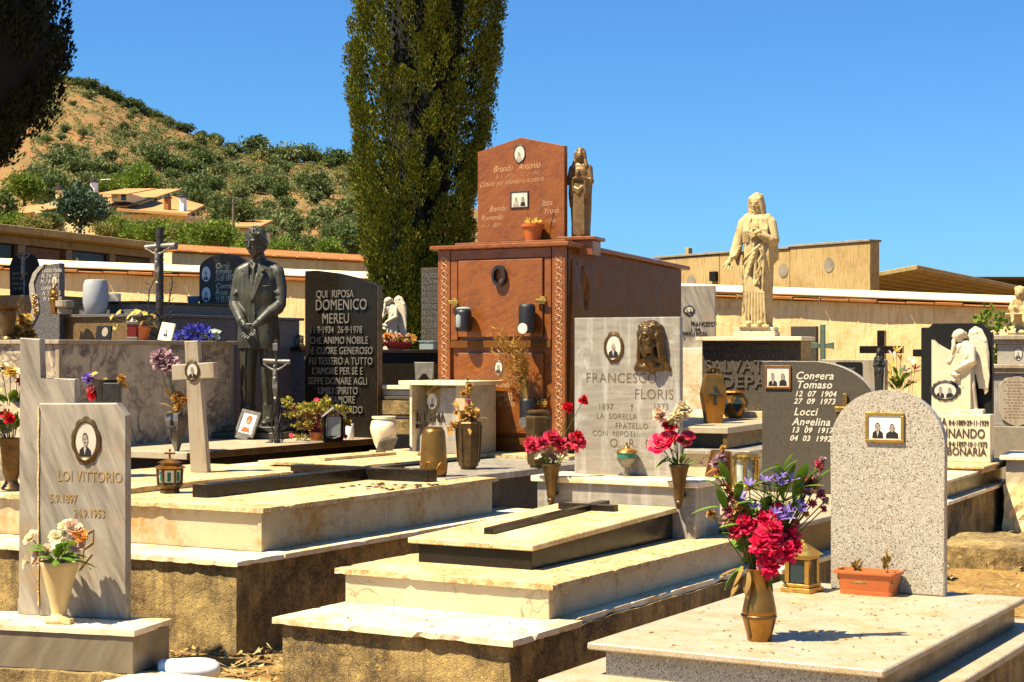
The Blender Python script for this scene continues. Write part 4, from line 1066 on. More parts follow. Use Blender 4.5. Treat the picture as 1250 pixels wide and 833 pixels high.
lv = ringleaves(12,.10,.03,.12,.045,3,.3)+[(.02,-.05,.03,.3,-.4,.6,.12,.055),(.05,-.05,.04,.8,-.4,.35,.11,.05),(.0,-.06,.02,-.2,-.5,.3,.10,.05),(.06,-.04,.06,.5,-.3,.8,.11,.05),(.03,-.06,.07,.5,-.4,.5,.12,.06),(-.01,-.06,.05,-.4,-.4,.6,.11,.055),(.05,-.06,.03,.7,-.4,.2,.11,.055)]
bouquet('flower_bouquet','bunch of peach and cream roses with green leaves in the cream cone vase','bouquet', p+Vector((0,0,.275)), bl, lv, (0,0,-.02), 1, -16)

# ---- T4 bouquet in bronze vase
p = onz(927, 782, .5); p.z = .5
v = MB().lathe([(.040,0),(.043,.006),(.044,.02),(.058,.075),(.0605,.085),(.058,.088),(.0605,.092),(.058,.11),(.047,.165),(.042,.20),(.044,.243),(.046,.250),(.040,.250),(.036,.2)], 40)
vz = MB().tube([(-.016,-.040,.012),(-.020,-.0535,.08),(-.018,-.0515,.115),(-.014,-.042,.17),(-.012,-.0395,.2),(-.012,-.0415,.245)], .0055, 8).tube([(.05*math.cos(a)*1.22,.05*math.sin(a)*1.22,.0885) for a in (PI*1.02+PI*.96*i/16 for i in range(17))], .004, 6)
vo = solo('flower_vase', v, M['bronze_gold'], 'golden bronze waisted vase standing on the pale granite slab', 'vase', p, -30, smooth=True, angle=60)
part('vase_cross', vz, M['bronze'], vo, True)
k = .00284
def q(px, py, dy=0): return ((px-927)*k, dy, (782-py)*k-.25)
bl = []
for px, py, r, dy in ((908,642,.045,-.02),(938,648,.052,-.06),(962,656,.044,-.01),(924,664,.042,-.06),(953,672,.052,-.05),(938,688,.048,-.05),(946,626,.040,-.02),(942,666,.040,-.07),(928,634,.036,-.03),(966,668,.036,-.02),(898,650,.030,-.02)):
    x, y, z = q(px,py,dy); bl.append(('carnation',x,y,z,r,'fl_magenta'))
for i in range(15):
    a = rr.uniform(0,6.28); e = rr.uniform(-.1,.9); x, y, z = q(945,615,0)
    bl.append(('trumpet', x+.115*math.cos(a)*math.cos(e), y-.05*abs(math.sin(a)), z+.07*math.sin(a)*math.cos(e)+.02, .031, 'fl_violet'))
for px, py, m, r in ((890,598,'fl_orange',.02),(876,582,'fl_orange',.018),(898,655,'fl_orange',.02),(884,636,'fl_peach',.024),(994,596,'fl_peach',.02),(999,566,'fl_pink',.018),(986,588,'fl_pink',.02),(868,628,'fl_dry',.02),(888,624,'fl_dryred',.024),(900,618,'fl_dry',.027),(893,636,'fl_dry',.024),(908,625,'fl_dry',.022),(903,645,'fl_dry',.022),(886,612,'fl_dry',.018),(896,608,'fl_dryred',.022),(880,560,'fl_mauve',.022),(882,548,'fl_dry',.014),(873,566,'fl_mauve',.022),
    (1003,562,'fl_mauve',.016),(1000,572,'fl_dryred',.02),(996,583,'fl_mauve',.022),(988,592,'fl_dryred',.022),(984,602,'fl_mauve',.02),(1000,604,'fl_dryred',.022),(1006,612,'fl_mauve',.018),(990,616,'fl_dryred',.02),(1004,622,'fl_dryred',.016),(978,620,'fl_mauve',.02),(970,640,'fl_dryred',.02),(982,628,'fl_dry',.016),(960,650,'fl_mauve',.02)):
    x, y, z = q(px,py,-.01); bl.append(('carnation',x,y,z,r,m))
lv = []
for px, py, dx, dz, L, W in ((880,618,-1,.1,.09,.022),(885,600,-.9,.8,.10,.032),(888,590,-.3,1,.10,.034),(890,585,-1,.35,.08,.026),(884,622,-.2,.9,.10,.036),(898,612,.1,.9,.09,.036),(905,640,-1,.2,.07,.026),(900,655,-.8,.5,.06,.024),(910,600,.6,.6,.09,.03),(915,590,1,.1,.10,.028),(918,596,1,-.2,.09,.03),(920,585,.7,.7,.10,.028),
    (955,610,-.2,1,.14,.034),(957,600,.2,1,.13,.032),(960,590,-.4,1,.10,.03),(962,600,.9,.5,.11,.03),(968,615,.1,1,.16,.036),(975,605,.4,1,.13,.034),(985,600,.5,.8,.13,.036),(978,590,.1,1,.09,.03),(950,585,.5,.9,.10,.026),(955,575,.3,1,.08,.024),(930,690,.3,-.6,.06,.03),(945,695,.5,-.5,.05,.028),(905,690,-.6,-.5,.07,.03),(925,600,-.7,.5,.1,.03),(930,612,-.9,.2,.09,.028)):
    x, y, z = q(px,py,-.02); lv.append((x,y,z,dx,-.25,dz,L*1.25,W*1.1))
dry = LB(4)
for px, py, dx, dz in ((905,690,-.6,-1),(900,700,-.4,-.9),(908,703,.1,-1),(912,697,-.2,-1),(898,692,-1,-.3),(903,705,-.6,-.8)):
    x,y,z = q(px,py,-.04); leafblade(dry, Vector((x,y,z)), Vector((dx,-.3,dz)), .07, .030, px, .1)
spk = MB(); grn = MB()
for a, c in (((918,700),(880,545)), ((940,690),(1004,558)), ((950,640),(985,585)), ((905,650),(868,628))): 
    A_, C_ = Vector(q(*a)), Vector(q(*c)); spk.tube([A_, A_*.5+C_*.5+Vector((0,0,-.01)), C_], [.0055,.0052,.003], 6)
for i in range(40):
    a = rr.uniform(0,6.28); x,y,z = q(943,618); grn.tube([(x,y,z),(x+.09*math.cos(a),y-.03-.03*rr.random(),z+.08*math.sin(a)+.02)], .0014, 4)
x,y,z = q(922,690,.01)
core = LB(6); core.puff(q(935,650,.03), (.09,.05,.10), 130, .05, .02, .2, .2)
bouquet('flower_bouquet','large bouquet of crimson, violet and withered flowers in the golden bronze vase','bouquet', p+Vector((0,0,.25)), bl, lv, (0,0,-.04), 1, 0, sprays=[('withered_leaves',dry,'leaf_dry'),('flower_spikes',spk,'fl_dry'),('filler_leaves',core,'leaf'),('umbel_stems',grn,'leaf')])

# ---- lantern and planter on T4
def frame_lantern(parent_label, loc, rz, w, d, h, mat, glass, cat='lantern', roof=.05, name='grave_lantern'):
    t = thing(name, parent_label, cat, loc, rz)
    b = MB().box(-w/2-.012,w/2+.012,-d/2-.012,d/2+.012,0,.02,.003).box(-w/2-.004,w/2+.004,-d/2-.004,d/2+.004,.021,.036,.003)
    for sx in (-1,1):
        for sy in (-1,1): b.box(sx*(w/2-.011)-.010,sx*(w/2-.011)+.010,sy*(d/2-.011)-.010,sy*(d/2-.011)+.010,.037,h-.03,.002)
    b.box(-w/2,w/2,-d/2,d/2,h-.029,h-.012,.003)
    part('lantern_frame', b, M[mat], t)
    r_ = MB(); vs_ = [(-w/2-.012,-d/2-.012,h-.011),(w/2+.012,-d/2-.012,h-.011),(w/2+.012,d/2+.012,h-.011),(-w/2-.012,d/2+.012,h-.011),(-.02,0,h-.011+roof),(.02,0,h-.011+roof)]
    r_.add(vs_, [(0,1,5,4),(1,2,5),(2,3,4,5),(3,0,4),(3,2,1,0)]); r_.ball((0,0,h+roof-.008),(.014,.008,.010),10,8)
    part('lantern_roof', r_, M[mat], t)
    for s_ in (-1,1):
        part('glass_pane', MB().box(-w/2+.018,w/2-.018,s_*(d/2-.012)-.001,s_*(d/2-.012)+.001,.04,h-.033,0), M[glass], t)
        part('glass_pane', MB().box(s_*(w/2-.012)-.001,s_*(w/2-.012)+.001,-d/2+.018,d/2-.018,.04,h-.033,0), M[glass], t)
    part('candle', MB().lathe([(.02,.037),(.022,.04),(.022,.10),(.018,.104)], 16), M['white'], t, True)
    return t
p = onz(979, 722, .5); frame_lantern('gilt lantern with glass panes between bouquet and round-topped granite headstone', p, -38, .115, .10, .165, 'gold', 'dark_glass')
p = f4.w(-.585, 1.625, .5)
t = thing('planter', 'orange plastic planter box with dry sprigs at the foot of the round-topped granite headstone', 'planter', p, -30)
b = MB()
def rrect(w, d, r, n=6):
    out = []
    for cx, cy, a0 in ((w/2-r,d/2-r,0),(-w/2+r,d/2-r,PI/2),(-w/2+r,-d/2+r,PI),(w/2-r,-d/2+r,3*PI/2)):
        for i in range(n+1): out.append((cx+r*math.cos(a0+PI/2*i/n), cy+r*math.sin(a0+PI/2*i/n)))
    return out
def rings(b, secs):
    base = len(b.v); m_ = None
    for w, d, r, z in secs:
        pts = rrect(w, d, r); m_ = len(pts); b.v += [(x,y,z) for x,y in pts]
    for i in range(len(secs)-1):
        for j in range(m_):
            a = base+i*m_+j; c = base+i*m_+(j+1)%m_; b.f.append((a,c,c+m_,a+m_)); b.m.append(0)
    b.f.append(tuple(base+j for j in range(m_))[::-1]); b.m.append(0)
    return b
rings(b, [(.225,.088,.02,0),(.228,.09,.02,.016),(.222,.086,.02,.017),(.248,.112,.022,.085),(.268,.126,.025,.086),(.272,.130,.026,.092),(.268,.126,.025,.1),(.25,.11,.02,.1),(.24,.10,.02,.075)])
part('tub', b, M['terracotta'], t, True); part('soil', MB().rough(-.118,.118,-.048,.048,.05,.078,.02,.005), M['concrete'], t)
b = LB(9)
for c in ((-.055,0,.085),(.075,.0,.085)): b.puff((c[0],0,.10 if c[0]<0 else .12),(.018,.018,.03 if c[0]<0 else .05), 40, .03,.009,.6,.1)
part('dry_sprig', b.mb(), M['leaf_dry'], t)

# ---- T2 lantern and vase, T12 and M vases
p = f2.w(-1.16, .86, .692)
t = thing('grave_lantern', 'six-sided dark bronze lantern topped by a small cross on the wide cream tomb', 'lantern', p, -10); t.scale = (.82,.82,.9)
part('lantern_frame', MB().lathe([(.062,0),(.068,.004),(.068,.022),(.062,.026),(.088,.048),(.090,.055),(.078,.058),(.074,.07)], 6, rot=.3).lathe([(.088,.148),(.094,.150),(.094,.165),(.085,.17)], 6, rot=.3).add([], []), M['bronze'], t)
b = MB()
for i in range(6):
    a = .3+PI/3*i; b.tube([(.080*math.cos(a),.080*math.sin(a),.055),(.086*math.cos(a),.086*math.sin(a),.15)], .010, 6)
part('lantern_post', b, M['bronze'], t)
part('lantern_roof', MB().lathe([(.110,.160),(.112,.166),(.070,.182),(.066,.183),(.066,.194),(.088,.196),(.020,.218),(.008,.222)], 6, rot=.3), M['bronze_gold'], t)
part('roof_cross', MB().box(-.006,.006,-.006,.006,.221,.282,.001).box(-.038,.038,-.008,.008,.248,.262,.002), M['bronze'], t)
part('glass_pane', MB().lathe([(.073,.06),(.080,.148)], 6, rot=.3), M['ivory'], t); 
b = MB()
for i in range(6):
    a = .3+PI/3*(i+.5); b.box(-.012,.012,-.0015,.0015,.075,.135,0,M=Matrix.Translation((.0705*math.cos(a),.0705*math.sin(a),0))@Matrix.Rotation(a+PI/2,4,'Z'))
part('green_pane', b, M['green_glass'], t)
p = f2.w(-.47, 2.62, .692)
v = MB().lathe([(.066,0),(.078,.01),(.086,.03),(.089,.06),(.086,.10),(.076,.27),(.071,.30),(.064,.312),(.058,.314),(.058,.326),(.050,.326),(.045,.28)], 36)
for i in range(6):
    a0 = i*PI/3
    v.tube([(.0885*math.cos(a0+u), .0885*math.sin(a0+u), .05+.055*math.sin((u+.5236)/1.0472*PI)) for u in (-.5236+1.0472*j/8 for j in range(9))], .003, 5)
solo('flower_vase', v, M['bronze_gold'], 'empty tapering bronze vase with petal-edged foot standing at the back of the wide cream tomb', 'vase', p, 10, smooth=True, angle=60)
p = fM.w(-1.02, -1.45, .70)
def hexvase(h, r0, r1, n=8): return MB().lathe([(r0*.75,0),(r0*.75,.02),(r0*.92,.022),(r0,.05),(r1,h*.93),(r1*1.02,h*.97),(r1*.92,h),(r1*.8,h),(r1*.7,h*.9)], n, rot=.2)
pv = onz(572, 573, .70); pv.z = .70
v = hexvase(.325, .073, .088)
for i in range(8):
    a = .2+PI/4*i; v.tube([(.074*math.cos(a),.074*math.sin(a),.05),(.089*math.cos(a),.089*math.sin(a),.30)], .006, 5)
solo('flower_vase', v, M['bronze'], 'dark brown faceted vase holding dried blooms in front of the IN EMA monument', 'vase', pv, 0)
bl = []
for i in range(15):
    a = rr.uniform(0,6.28); r = rr.uniform(.0,.10); bl += [(rr.choice(('carnation','daisy','trumpet')), r*math.cos(a)-.01, r*math.sin(a)*.5-.03, rr.uniform(.0,.12), rr.uniform(.022,.036), 'fl_dry') for _ in (0,1)]
bl += [('carnation',-.10,-.04,-.02,.03,'fl_dry'),('daisy',-.12,-.04,-.06,.035,'fl_dry'),('carnation',.0,0,.20,.035,'fl_dry'),('carnation',.005,0,.245,.028,'fl_dry'),('carnation',-.035,0,.19,.03,'fl_dry'),('carnation',.0,-.04,.14,.02,'fl_dryred'),('carnation',-.01,0,.29,.018,'fl_dry')]
bouquet('flower_bouquet','dried brown and ochre flowers in the dark faceted vase before the IN EMA monument','bouquet', pv+Vector((0,0,.325)), bl, ringleaves(8,.08,.0,.10,.03,5,.1), (0,0,-.05), 1, 0, stem='leaf_dry', leafm='leaf_dry')
p = onz(657, 571, .70)
v = hexvase(.36, .078, .088, 6); v.lathe([(.07,0),(.078,.006),(.078,.02),(.06,.028)], 6, c=(0,0,.372), rot=.2); v.lathe([(.05,0),(.05,.016)],6,c=(0,0,.358))
for i in range(6):
    for j in range(5):
        a = .2+PI/3*(i+.5); b_ = j*.012-.024
        v.box(-.001,.001,-.001,.001,.27,.34,0,M=Matrix.Translation((.0805*math.cos(a),.0805*math.sin(a),0))@Matrix.Rotation(a+PI/2,4,'Z')@Matrix.Translation((b_,0,0)))
solo('grave_urn', v, M['bronze'], 'dark bronze faceted urn with flat lid behind the red carnations', 'urn', p, 0)

# ---- flowers of the FRANCESCO FLORIS grave
p = f3.w(hx1, 2.36, hz1)
k1 = p.y/FPX
bl = []
for px, py, kd, r, m in ((650,545,'carnation',16,'fl_pink'),(674,536,'carnation',15,'fl_pink'),(684,543,'carnation',14,'fl_pink'),(703,541,'carnation',17,'fl_pink'),(705,532,'carnation',9,'fl_red'),(693,498,'carnation',10,'fl_red'),(711,490,'carnation',10,'fl_red'),(672,556,'carnation',8,'fl_peach'),(664,550,'daisy',7,'fl_cream'),(657,556,'daisy',7,'fl_cream'),(680,553,'daisy',7,'fl_cream'),(688,549,'daisy',8,'fl_peach'),(668,546,'daisy',7,'fl_yellow'),(690,556,'daisy',6,'fl_cream'),(676,560,'daisy',7,'fl_peach'),(662,541,'carnation',12,'fl_pink')):
    bl.append((kd, (px-673)*k1, rr.uniform(-.03,.02), (566-py)*k1, r*k1*.8, m))
bouquet('flower_bouquet','pink and red carnations with two tall stems in left holder of the grey banded stone','bouquet', p, bl, ringleaves(10,.06,.0,.07,.02,8,.5), (0,0,-.04), 1, 0)
p = f3.w(hx2, 2.36, hz2); bl = []
for px, py, kd, r, m in ((833,503,'carnation',11,'fl_cream'),(808,510,'carnation',11,'fl_peach'),(829,511,'carnation',11,'fl_cream'),(822,518,'carnation',8,'fl_cream'),(818,522,'rose',9,'fl_red'),(806,544,'rose',13,'fl_magenta'),(814,538,'rose',12,'fl_magenta'),(835,540,'rose',9,'fl_pink'),(840,533,'rose',8,'fl_pink'),(803,538,'rose',9,'fl_magenta')):
    bl.append((kd, (px-829)*k1, rr.uniform(-.03,.02), (567-py)*k1, r*k1, m))
lv = ringleaves(10,.06,.0,.09,.03,9,.9)+[(-.04,-.03,.02,-1,-.3,.1,.09,.04),(-.06,-.03,.04,-.8,-.3,-.4,.08,.04),(-.02,-.03,.06,-.6,-.2,.6,.09,.035),(.03,-.02,.0,1,-.1,.0,.07,.03),(-.02,-.03,.1,-.3,-.2,1,.09,.03),(.02,-.01,.08,.2,-.1,1,.12,.03)]
bouquet('flower_bouquet','cream and crimson flowers with yellowish leaves in right holder of the grey banded stone','bouquet', p, bl, lv, (0,0,-.04), 1, 0)
x, z = f3.face(765, 577, 2.60)
t = thing('votive_lamp', 'small bowl-shaped lamp with green glass at the foot of the FRANCESCO FLORIS stone', 'lamp', f3.w(x, 2.60, .818), 0)
part('lamp_stem', MB().lathe([(.03,0),(.03,.006),(.012,.012),(.012,.045),(.03,.052),(.034,.062)], 16), M['lead'], t, True)
part('lamp_bowl', MB().lathe([(.030,.06),(.048,.082),(.056,.10)], 24), M['lead'], t, True)
part('lamp_glass', MB().lathe([(.0535,.10),(.055,.128)], 24), M['green_glass'], t, True)
part('lamp_lid', MB().lathe([(.056,.128),(.060,.132),(.056,.140),(.040,.150),(.018,.155),(.008,.17),(.006,.185)], 24), M['bronze_gold'], t, True)

# ---- small marble cross on T2's raised slab
p = f2.w(-1.76, 1.85, .728)
t = thing('marble_cross', 'small leaning white marble cross with rain streaks and an oval portrait', 'cross', p, 0, tilt=(0, R(-3.5), R(-14)))
part('cross_post', MB().prism([(-.058,0),(.062,0),(.042,.62),(.042,.845),(-.050,.845),(-.050,.62)], 0, .055, .004), M['weather_white'], t)
part('cross_arm', MB().box(-.148,.145,-.003,.058,.60,.70,.004), M['weather_white'], t)
medallion(t, -.004, .655, -.003, .098, .14, 'bronze', True, lobes=10)
p = onz(216, 551, .72)
t = thing('flower_vase', 'diamond-shaped grey vase with dark metal cross beside the small marble cross', 'vase', p, -30)
part('vase_body', MB().lathe([(.015,0),(.02,.004),(.092,.24),(.088,.27),(.078,.30),(.07,.295)], 4, rot=PI/4), M['lead'], t)
part('vase_cross', MB().box(-.010,.010,-.078,-.066,.10,.25,.002).box(-.045,.045,-.081,-.064,.18,.20,.002), M['iron'], t)
k1 = p.y/FPX
bl = [('carnation', (199-214)*k1, 0, (508-444)*k1, .12, 'fl_mauve'), ('carnation', (193-214)*k1, -.05, (508-438)*k1, .07, 'fl_mauve'), ('carnation', (206-214)*k1, -.05, (508-448)*k1, .07, 'fl_mauve')] + [('carnation', rr.uniform(-.04,.09), -.03, rr.uniform(.05,.16), .045, 'fl_dry') for _ in range(7)]
bouquet('flower_bouquet','ball of faded mauve blossom over dried brown flowers in the diamond-shaped vase','bouquet', p+Vector((0,0,.28)), bl, [(-.03,-.02,.1,-.3,-.2,1,.2,.07),(-.02,-.02,.05,-.6,-.2,.5,.15,.06)]+ringleaves(6,.05,.0,.10,.04,3,.2), (0,0,-.05), 1, 0, leafm='leaf_dry')
# ---- flowers behind the LOI stone
p = onz(128, 494, .728) if False else f2.w(-2.05, 1.55, .728)
p = at(128, 493, 10.6); 
t0 = thing('grave_block', 'low marble flower block behind the chamfered LOI VITTORIO stone', 'block', (p.x, p.y, .728), -29)
part('flower_stand', MB().box(-.12,.07,-.1,.1,0,p.z-.728,.004), M['weather_white'], t0)
k1 = p.y/FPX
solo('flower_pot', MB().lathe([(.05,0),(.075,.14),(.08,.15),(.07,.15),(.06,.12)], 20).box(.01,.11,-.09,-.02,.0,.13,.004), M['iron'], 'small dark pot with withered flowers showing above the LOI VITTORIO stone', 'pot', (p.x, p.y, p.z), 0)
bl = [('carnation',(109-128)*k1,0,(493-463)*k1,.045,'fl_violet'),('daisy',(114-128)*k1,0,(493-458)*k1,.03,'fl_yellow'),('carnation',(116-128)*k1,0,(493-476)*k1,.05,'fl_dryred'),('carnation',(123-128)*k1,0,(493-472)*k1,.045,'fl_dryred'),('rose',(113-128)*k1,-.03,(493-483)*k1,.03,'fl_red'),('carnation',(148-128)*k1,0,(493-462)*k1,.03,'fl_dry'),('carnation',(143-128)*k1,0,(493-470)*k1,.035,'fl_dry'),('carnation',(138-128)*k1,0,(493-474)*k1,.03,'fl_dry'),('daisy',(151-128)*k1,0,(493-470)*k1,.03,'fl_dry')]
bouquet('flower_bouquet','withered red and brown flowers sticking up behind the chamfered LOI VITTORIO stone','bouquet', p+Vector((0,0,.12)), [(a,b_,c,d-.12,e,g_) for a,b_,c,d,e,g_ in bl], ringleaves(7,.05,.0,.10,.03,3,.6), (0,0,-.06), 1, 0, leafm='leaf_dry', stem='leaf_dry')
# ---- big bunch at the left edge
p = f2.w(-2.20, .45, .692); p = onz(14, 598, .70)
solo('flower_vase', MB().lathe([(.055,0),(.06,.01),(.04,.04),(.035,.06),(.05,.10),(.062,.25),(.075,.30),(.07,.30),(.05,.2)], 20), M['bronze'], 'dark bronze vase holding the mixed bunch at the left edge', 'vase', p, 0, smooth=True)
bl = []
for i in range(26):
    bl.append((rr.choice(('rose','daisy','carnation')), rr.uniform(-.22,.09), rr.uniform(-.14,0), rr.uniform(.02,.42), rr.uniform(.035,.055), rr.choice(('fl_red','fl_cream','fl_peach','fl_cream','fl_yellow','fl_magenta'))))
bouquet('flower_bouquet','big mixed bunch of red, cream and yellow flowers at the left edge','bouquet', p+Vector((0,0,.3)), bl, ringleaves(16,.12,.05,.16,.06,3,.5)+ringleaves(12,.14,.2,.15,.06,4,.4), (0,0,-.06), 1, 0)

# ---- front litter: white can, flat stone
p = Vector((-1.43, 7.90, -.035))
solo('plastic_canister', MB().lathe([(.03,0),(.075,.004),(.088,.02),(.09,.05),(.092,.22),(.086,.28),(.07,.325),(.04,.35),(.02,.356)], 28, M=Matrix.Translation((-.20,0,.07))@Matrix.Rotation(PI/2,4,'Y')@Matrix.Diagonal((.62,.8,.8,1))), M['white'], 'white plastic canister lying on the ground between two tombs', 'canister', p, 12, smooth=True)
p = onz(230, 833, .05)
solo('stone_slab', MB().rough(-.35,.29,-.25,.14,-.12,.05,.04,.008,seed=31), M['cream'], 'flat pale stone slab lying on the ground in front of the cream tomb corner', 'stone', (p.x,p.y,.0), -24)
p = onz(247, 822, .0)
for i, (dx, dy, s) in enumerate(((0,.05,.03),(.05,.08,.02),(-.15,.02,.025),(.35,.25,.03),(.5,.1,.022))):
    solo('loose_stone', MB().rough(-s,s,-s*.7,s*.7,-.01,s*.7,.02,.008,seed=40+i), M['concrete'], ('small loose stone beside the white canister','smallest chip of stone by the pale slab','loose stone lying left of the white canister','loose stone in the shade of the cream tomb corner','little stone between the pale slab and the stepped tomb')[i], 'stone', (p.x+dx,p.y+dy,0), i*40)
p = onz(1235, 662, .13)
solo('kerb_slab', MB().rough(-.45,.9,-.35,.75,-.05,.13,.06,.012,seed=33), M['concrete'], 'low weathered concrete slab on the dry ground at the right edge', 'slab', (p.x-.05,p.y-.1,0), -24)
# ================================================================== graves further back
# ---- white angel monument, FERDINANDO BONARIA
f16 = Frame(3.29, 12.97, -27)
T16 = thing('grave_tomb', 'stepped tomb with white angel carving on black stone, lettered FERDINANDO BONARIA', 'grave', f16.w(0,0,0), -27)
part('base', MB().rough(-1.25,-.02,0,2.5,-.1,.34,.07,.012,seed=16), M['concrete'], T16)
part('ledge', MB().box(-1.3,.02,-.03,2.55,.34,.372,.004), M['cream'], T16)
part('body', MB().box(-1.2,-.06,.1,2.4,.372,.495,.003), M['tan_marble'], T16)
part('cover_slab', MB().box(-1.23,-.03,.07,1.28,.495,.518,.004), M['cream'], T16)
part('pedestal', MB().box(-1.25,-.01,1.3,2.45,.495,.535,.004), M['cream_old'], T16)
part('pedestal_slab', MB().box(-1.28,.02,1.27,2.48,.535,.558,.004), M['cream_old'], T16)
y16 = 1.95
xa, zt = f16.face(1125, 395, y16); xb, _ = f16.face(1211, 395, y16)
c = .10
part('black_stone', MB().prism([(xa,.558),(xb,.558),(xb,zt-c),(xb-c,zt),(xa+c,zt),(xa,zt-c)], y16, y16+.08, .004), M['matte_black'], T16)
ya = y16-.16
xa2, z5 = f16.face(1126, 505, ya); xb2, _ = f16.face(1209, 505, ya)
part('inscribed_block', MB().box(xa2,xb2,ya,y16-.002,.558,z5,.004), M['white_marble'], T16)
mb = MB()
for s, px, py, sz, sx in (('ANNA',1126,520,.105,.7), ('8·6·1889·29·11·1939',1158,519,.062,.66), ('FERDINANDO',1127,533.5,.112,.74), ('MARIA',1122,546,.09,.66), ('8·6·1897·10·1·1973',1158,545,.062,.68), ('BONARIA',1156,555.5,.096,.80)):
    x, z = f16.face(px, py, ya); letters(mb, s, sz, x, z, ya-.002, .004, sx=sx, bold=.0015)
part('inscription', mb, M['letter_dark'], T16)
xw, zw = f16.face(1137, 415, ya+.03); xw2, _ = f16.face(1178, 430, ya+.03)
part('carved_ground', MB().prism([(xw,z5),(xw2+.05,z5),(xw2+.05,zw-.12),(xw+.16,zw-.115),(xw+.06,zw-.06),(xw,zw)], ya+.03, y16-.002, .006), M['white_marble'], T16)
x, z = f16.face(1154, 477, ya+.03); medallion(T16, x, z, ya+.03, .25, .18, 'iron', True, False, 2, lobes=14)
def angel(name, parent, loc, rot, s, mat, mirror=1):
    """mourning angel leaning on one arm, a tall wing behind; 1 m high at s = 1"""
    b = MB(); X = mirror
    # gown
    for i in range(9):
        t = i/8; b.capsule([(X*(.02+.10*t-.05), -.02+.03*math.sin(9*t), .62-.05*t), (X*(.0+.16*t-.06), -.03+.035*math.cos(8*t), .32), (X*(-.03+.22*t-.06), -.02+.03*math.sin(7*t), .02)], [.045,.042,.036], 10)
    b.capsule([(X*.03,0,.55),(X*.03,-.01,.72),(X*.02,-.02,.80)], [.085,.10,.07], 14)
    b.capsule([(X*-.02,-.02,.82),(X*-.055,-.05,.90)], [.035,.04], 10)
    b.ball((X*-.07,-.06,.925), (.058,.062,.068)); b.ball((X*-.045,-.035,.945), (.068,.066,.062)); b.ball((X*-.118,-.085,.918), (.012,.016,.016))
    b.ball((X*-.0,.0,.93), (.04,.04,.05))
    # arm holding the head, elbow on the ground stone
    b.capsule([(X*-.04,-.05,.80),(X*-.16,-.08,.62),(X*-.10,-.10,.80),(X*-.105,-.09,.86)], [.045,.038,.027,.026], 10)
    # hanging arm with flowers
    b.capsule([(X*.10,-.05,.78),(X*.12,-.10,.62),(X*-.02,-.13,.55),(X*-.07,-.13,.52)], [.048,.042,.030,.024], 10)
    for i in range(10): b.ball((X*(-.09+.03*math.sin(i*2.1)), -.12+.02*math.cos(i), .50-.012*i), (.024,.022,.022), 8, 6)
    for i in range(5): b.capsule([(X*(.08+.02*i), -.085, .76-.04*i),(X*(.04-.02*i),-.115,.66-.05*i),(X*(-.03),-.10,.60-.05*i)], [.014,.016,.010], 8)
    # wing
    W_ = [(.02,.86),(.05,.99),(.12,1.04),(.20,1.0),(.26,.88),(.285,.70),(.285,.48),(.27,.26),(.235,.22),(.20,.36),(.16,.52),(.10,.66)]
    b.prism([(X*a, c_) for a, c_ in (W_[::-1] if X > 0 else W_)], .03, .075, .006)
    for i in range(7):
        a = .06+.030*i; b.capsule([(X*(a), .025, .92-.02*i),(X*(a+.045), .02, .62-.03*i),(X*(.17+.017*i),.025,.30-.0*i)], [.012,.014,.008], 8)
    for j in range(3):
        for i in range(6): b.ball((X*(.07+.032*i), .026, .95-.05*j-.018*i*(1 if i>2 else -.4)), (.02,.012,.026), 8, 6)
    # ground
    b.rough(-.14 if X>0 else -.24,.24 if X>0 else .14,-.10,.07,-.02,.05,.04,.012)
    return sculpt(name, b, mat, parent, .009, 2, loc=loc, rot=rot, scale=(s,s,s))
x, z = f16.face(1185, 505, ya+.08)
_, ztop = f16.face(1190, 398, ya+.08)
angel('carved_angel', T16, (x-.06, ya+.10, z), None, (ztop-z)/1.04, M['white_marble'])

# ---- putto pedestal, right edge
P17 = at(1212, 530, 17.5); f17 = Frame(P17.x, P17.y, -20)
T17 = thing('pedestal_monument', 'tall grey pedestal with shield-shaped plaque and seated stone cherub, cut by right edge', 'monument', f17.w(0,0,0), -20)
k = 17.5/FPX; zz = lambda py: EYE+(HZ-py)*17.5/FPX
part('base', MB().box(-.1,.9,-.1,.8,0,zz(520),.01), M['concrete_grey'], T17)
part('lower_block', MB().box(0,.72,0,.7,zz(520),zz(456),.006), M['floris'], T17)
sh = [(.09,zz(500)),(.13,zz(512)),(.24,zz(517)),(.35,zz(521)),(.46,zz(517)),(.57,zz(512)),(.61,zz(500)),(.59,zz(480)),(.61,zz(470)),(.52,zz(462)),(.42,zz(461)),(.35,zz(458)),(.28,zz(461)),(.18,zz(462)),(.09,zz(470)),(.11,zz(480))]
s_ = part('shield_plaque', MB().prism(sh, -.03, 0, .006), M['weather_white'], T17)
mb = MB()
for i in range(13): [mb.box(.16+.03*(i%3)+j*.062,.16+.03*(i%3)+j*.062+.045,-.0315,-.0295,zz(466.5+i*3.6)-.003,zz(466.5+i*3.6)+.003,0) for j in range(5-i%2)]
part('worn_lines', mb, M['letter_lead'], s_)
part('lower_cornice', MB().wedge(-.05,.77,-.05,.75,zz(456),zz(450),zz(450),0,.004).box(-.08,.80,-.08,.78,zz(450),zz(445),.006), M['weather_white'], T17)
part('upper_block', MB().box(.06,.66,.06,.64,zz(445),zz(420),.005), M['granite'], T17)
x, z = .36, zz(432); medallion(T17, x, z, .06, .13, .13, 'lead', False, False, 1)
part('upper_cornice', MB().box(.02,.70,.02,.68,zz(420),zz(415),.005).box(-.02,.74,-.02,.72,zz(415),zz(409),.006), M['weather_white'], T17)
T17.scale = (.68,.68,1)
zc = zz(409)
b = MB()
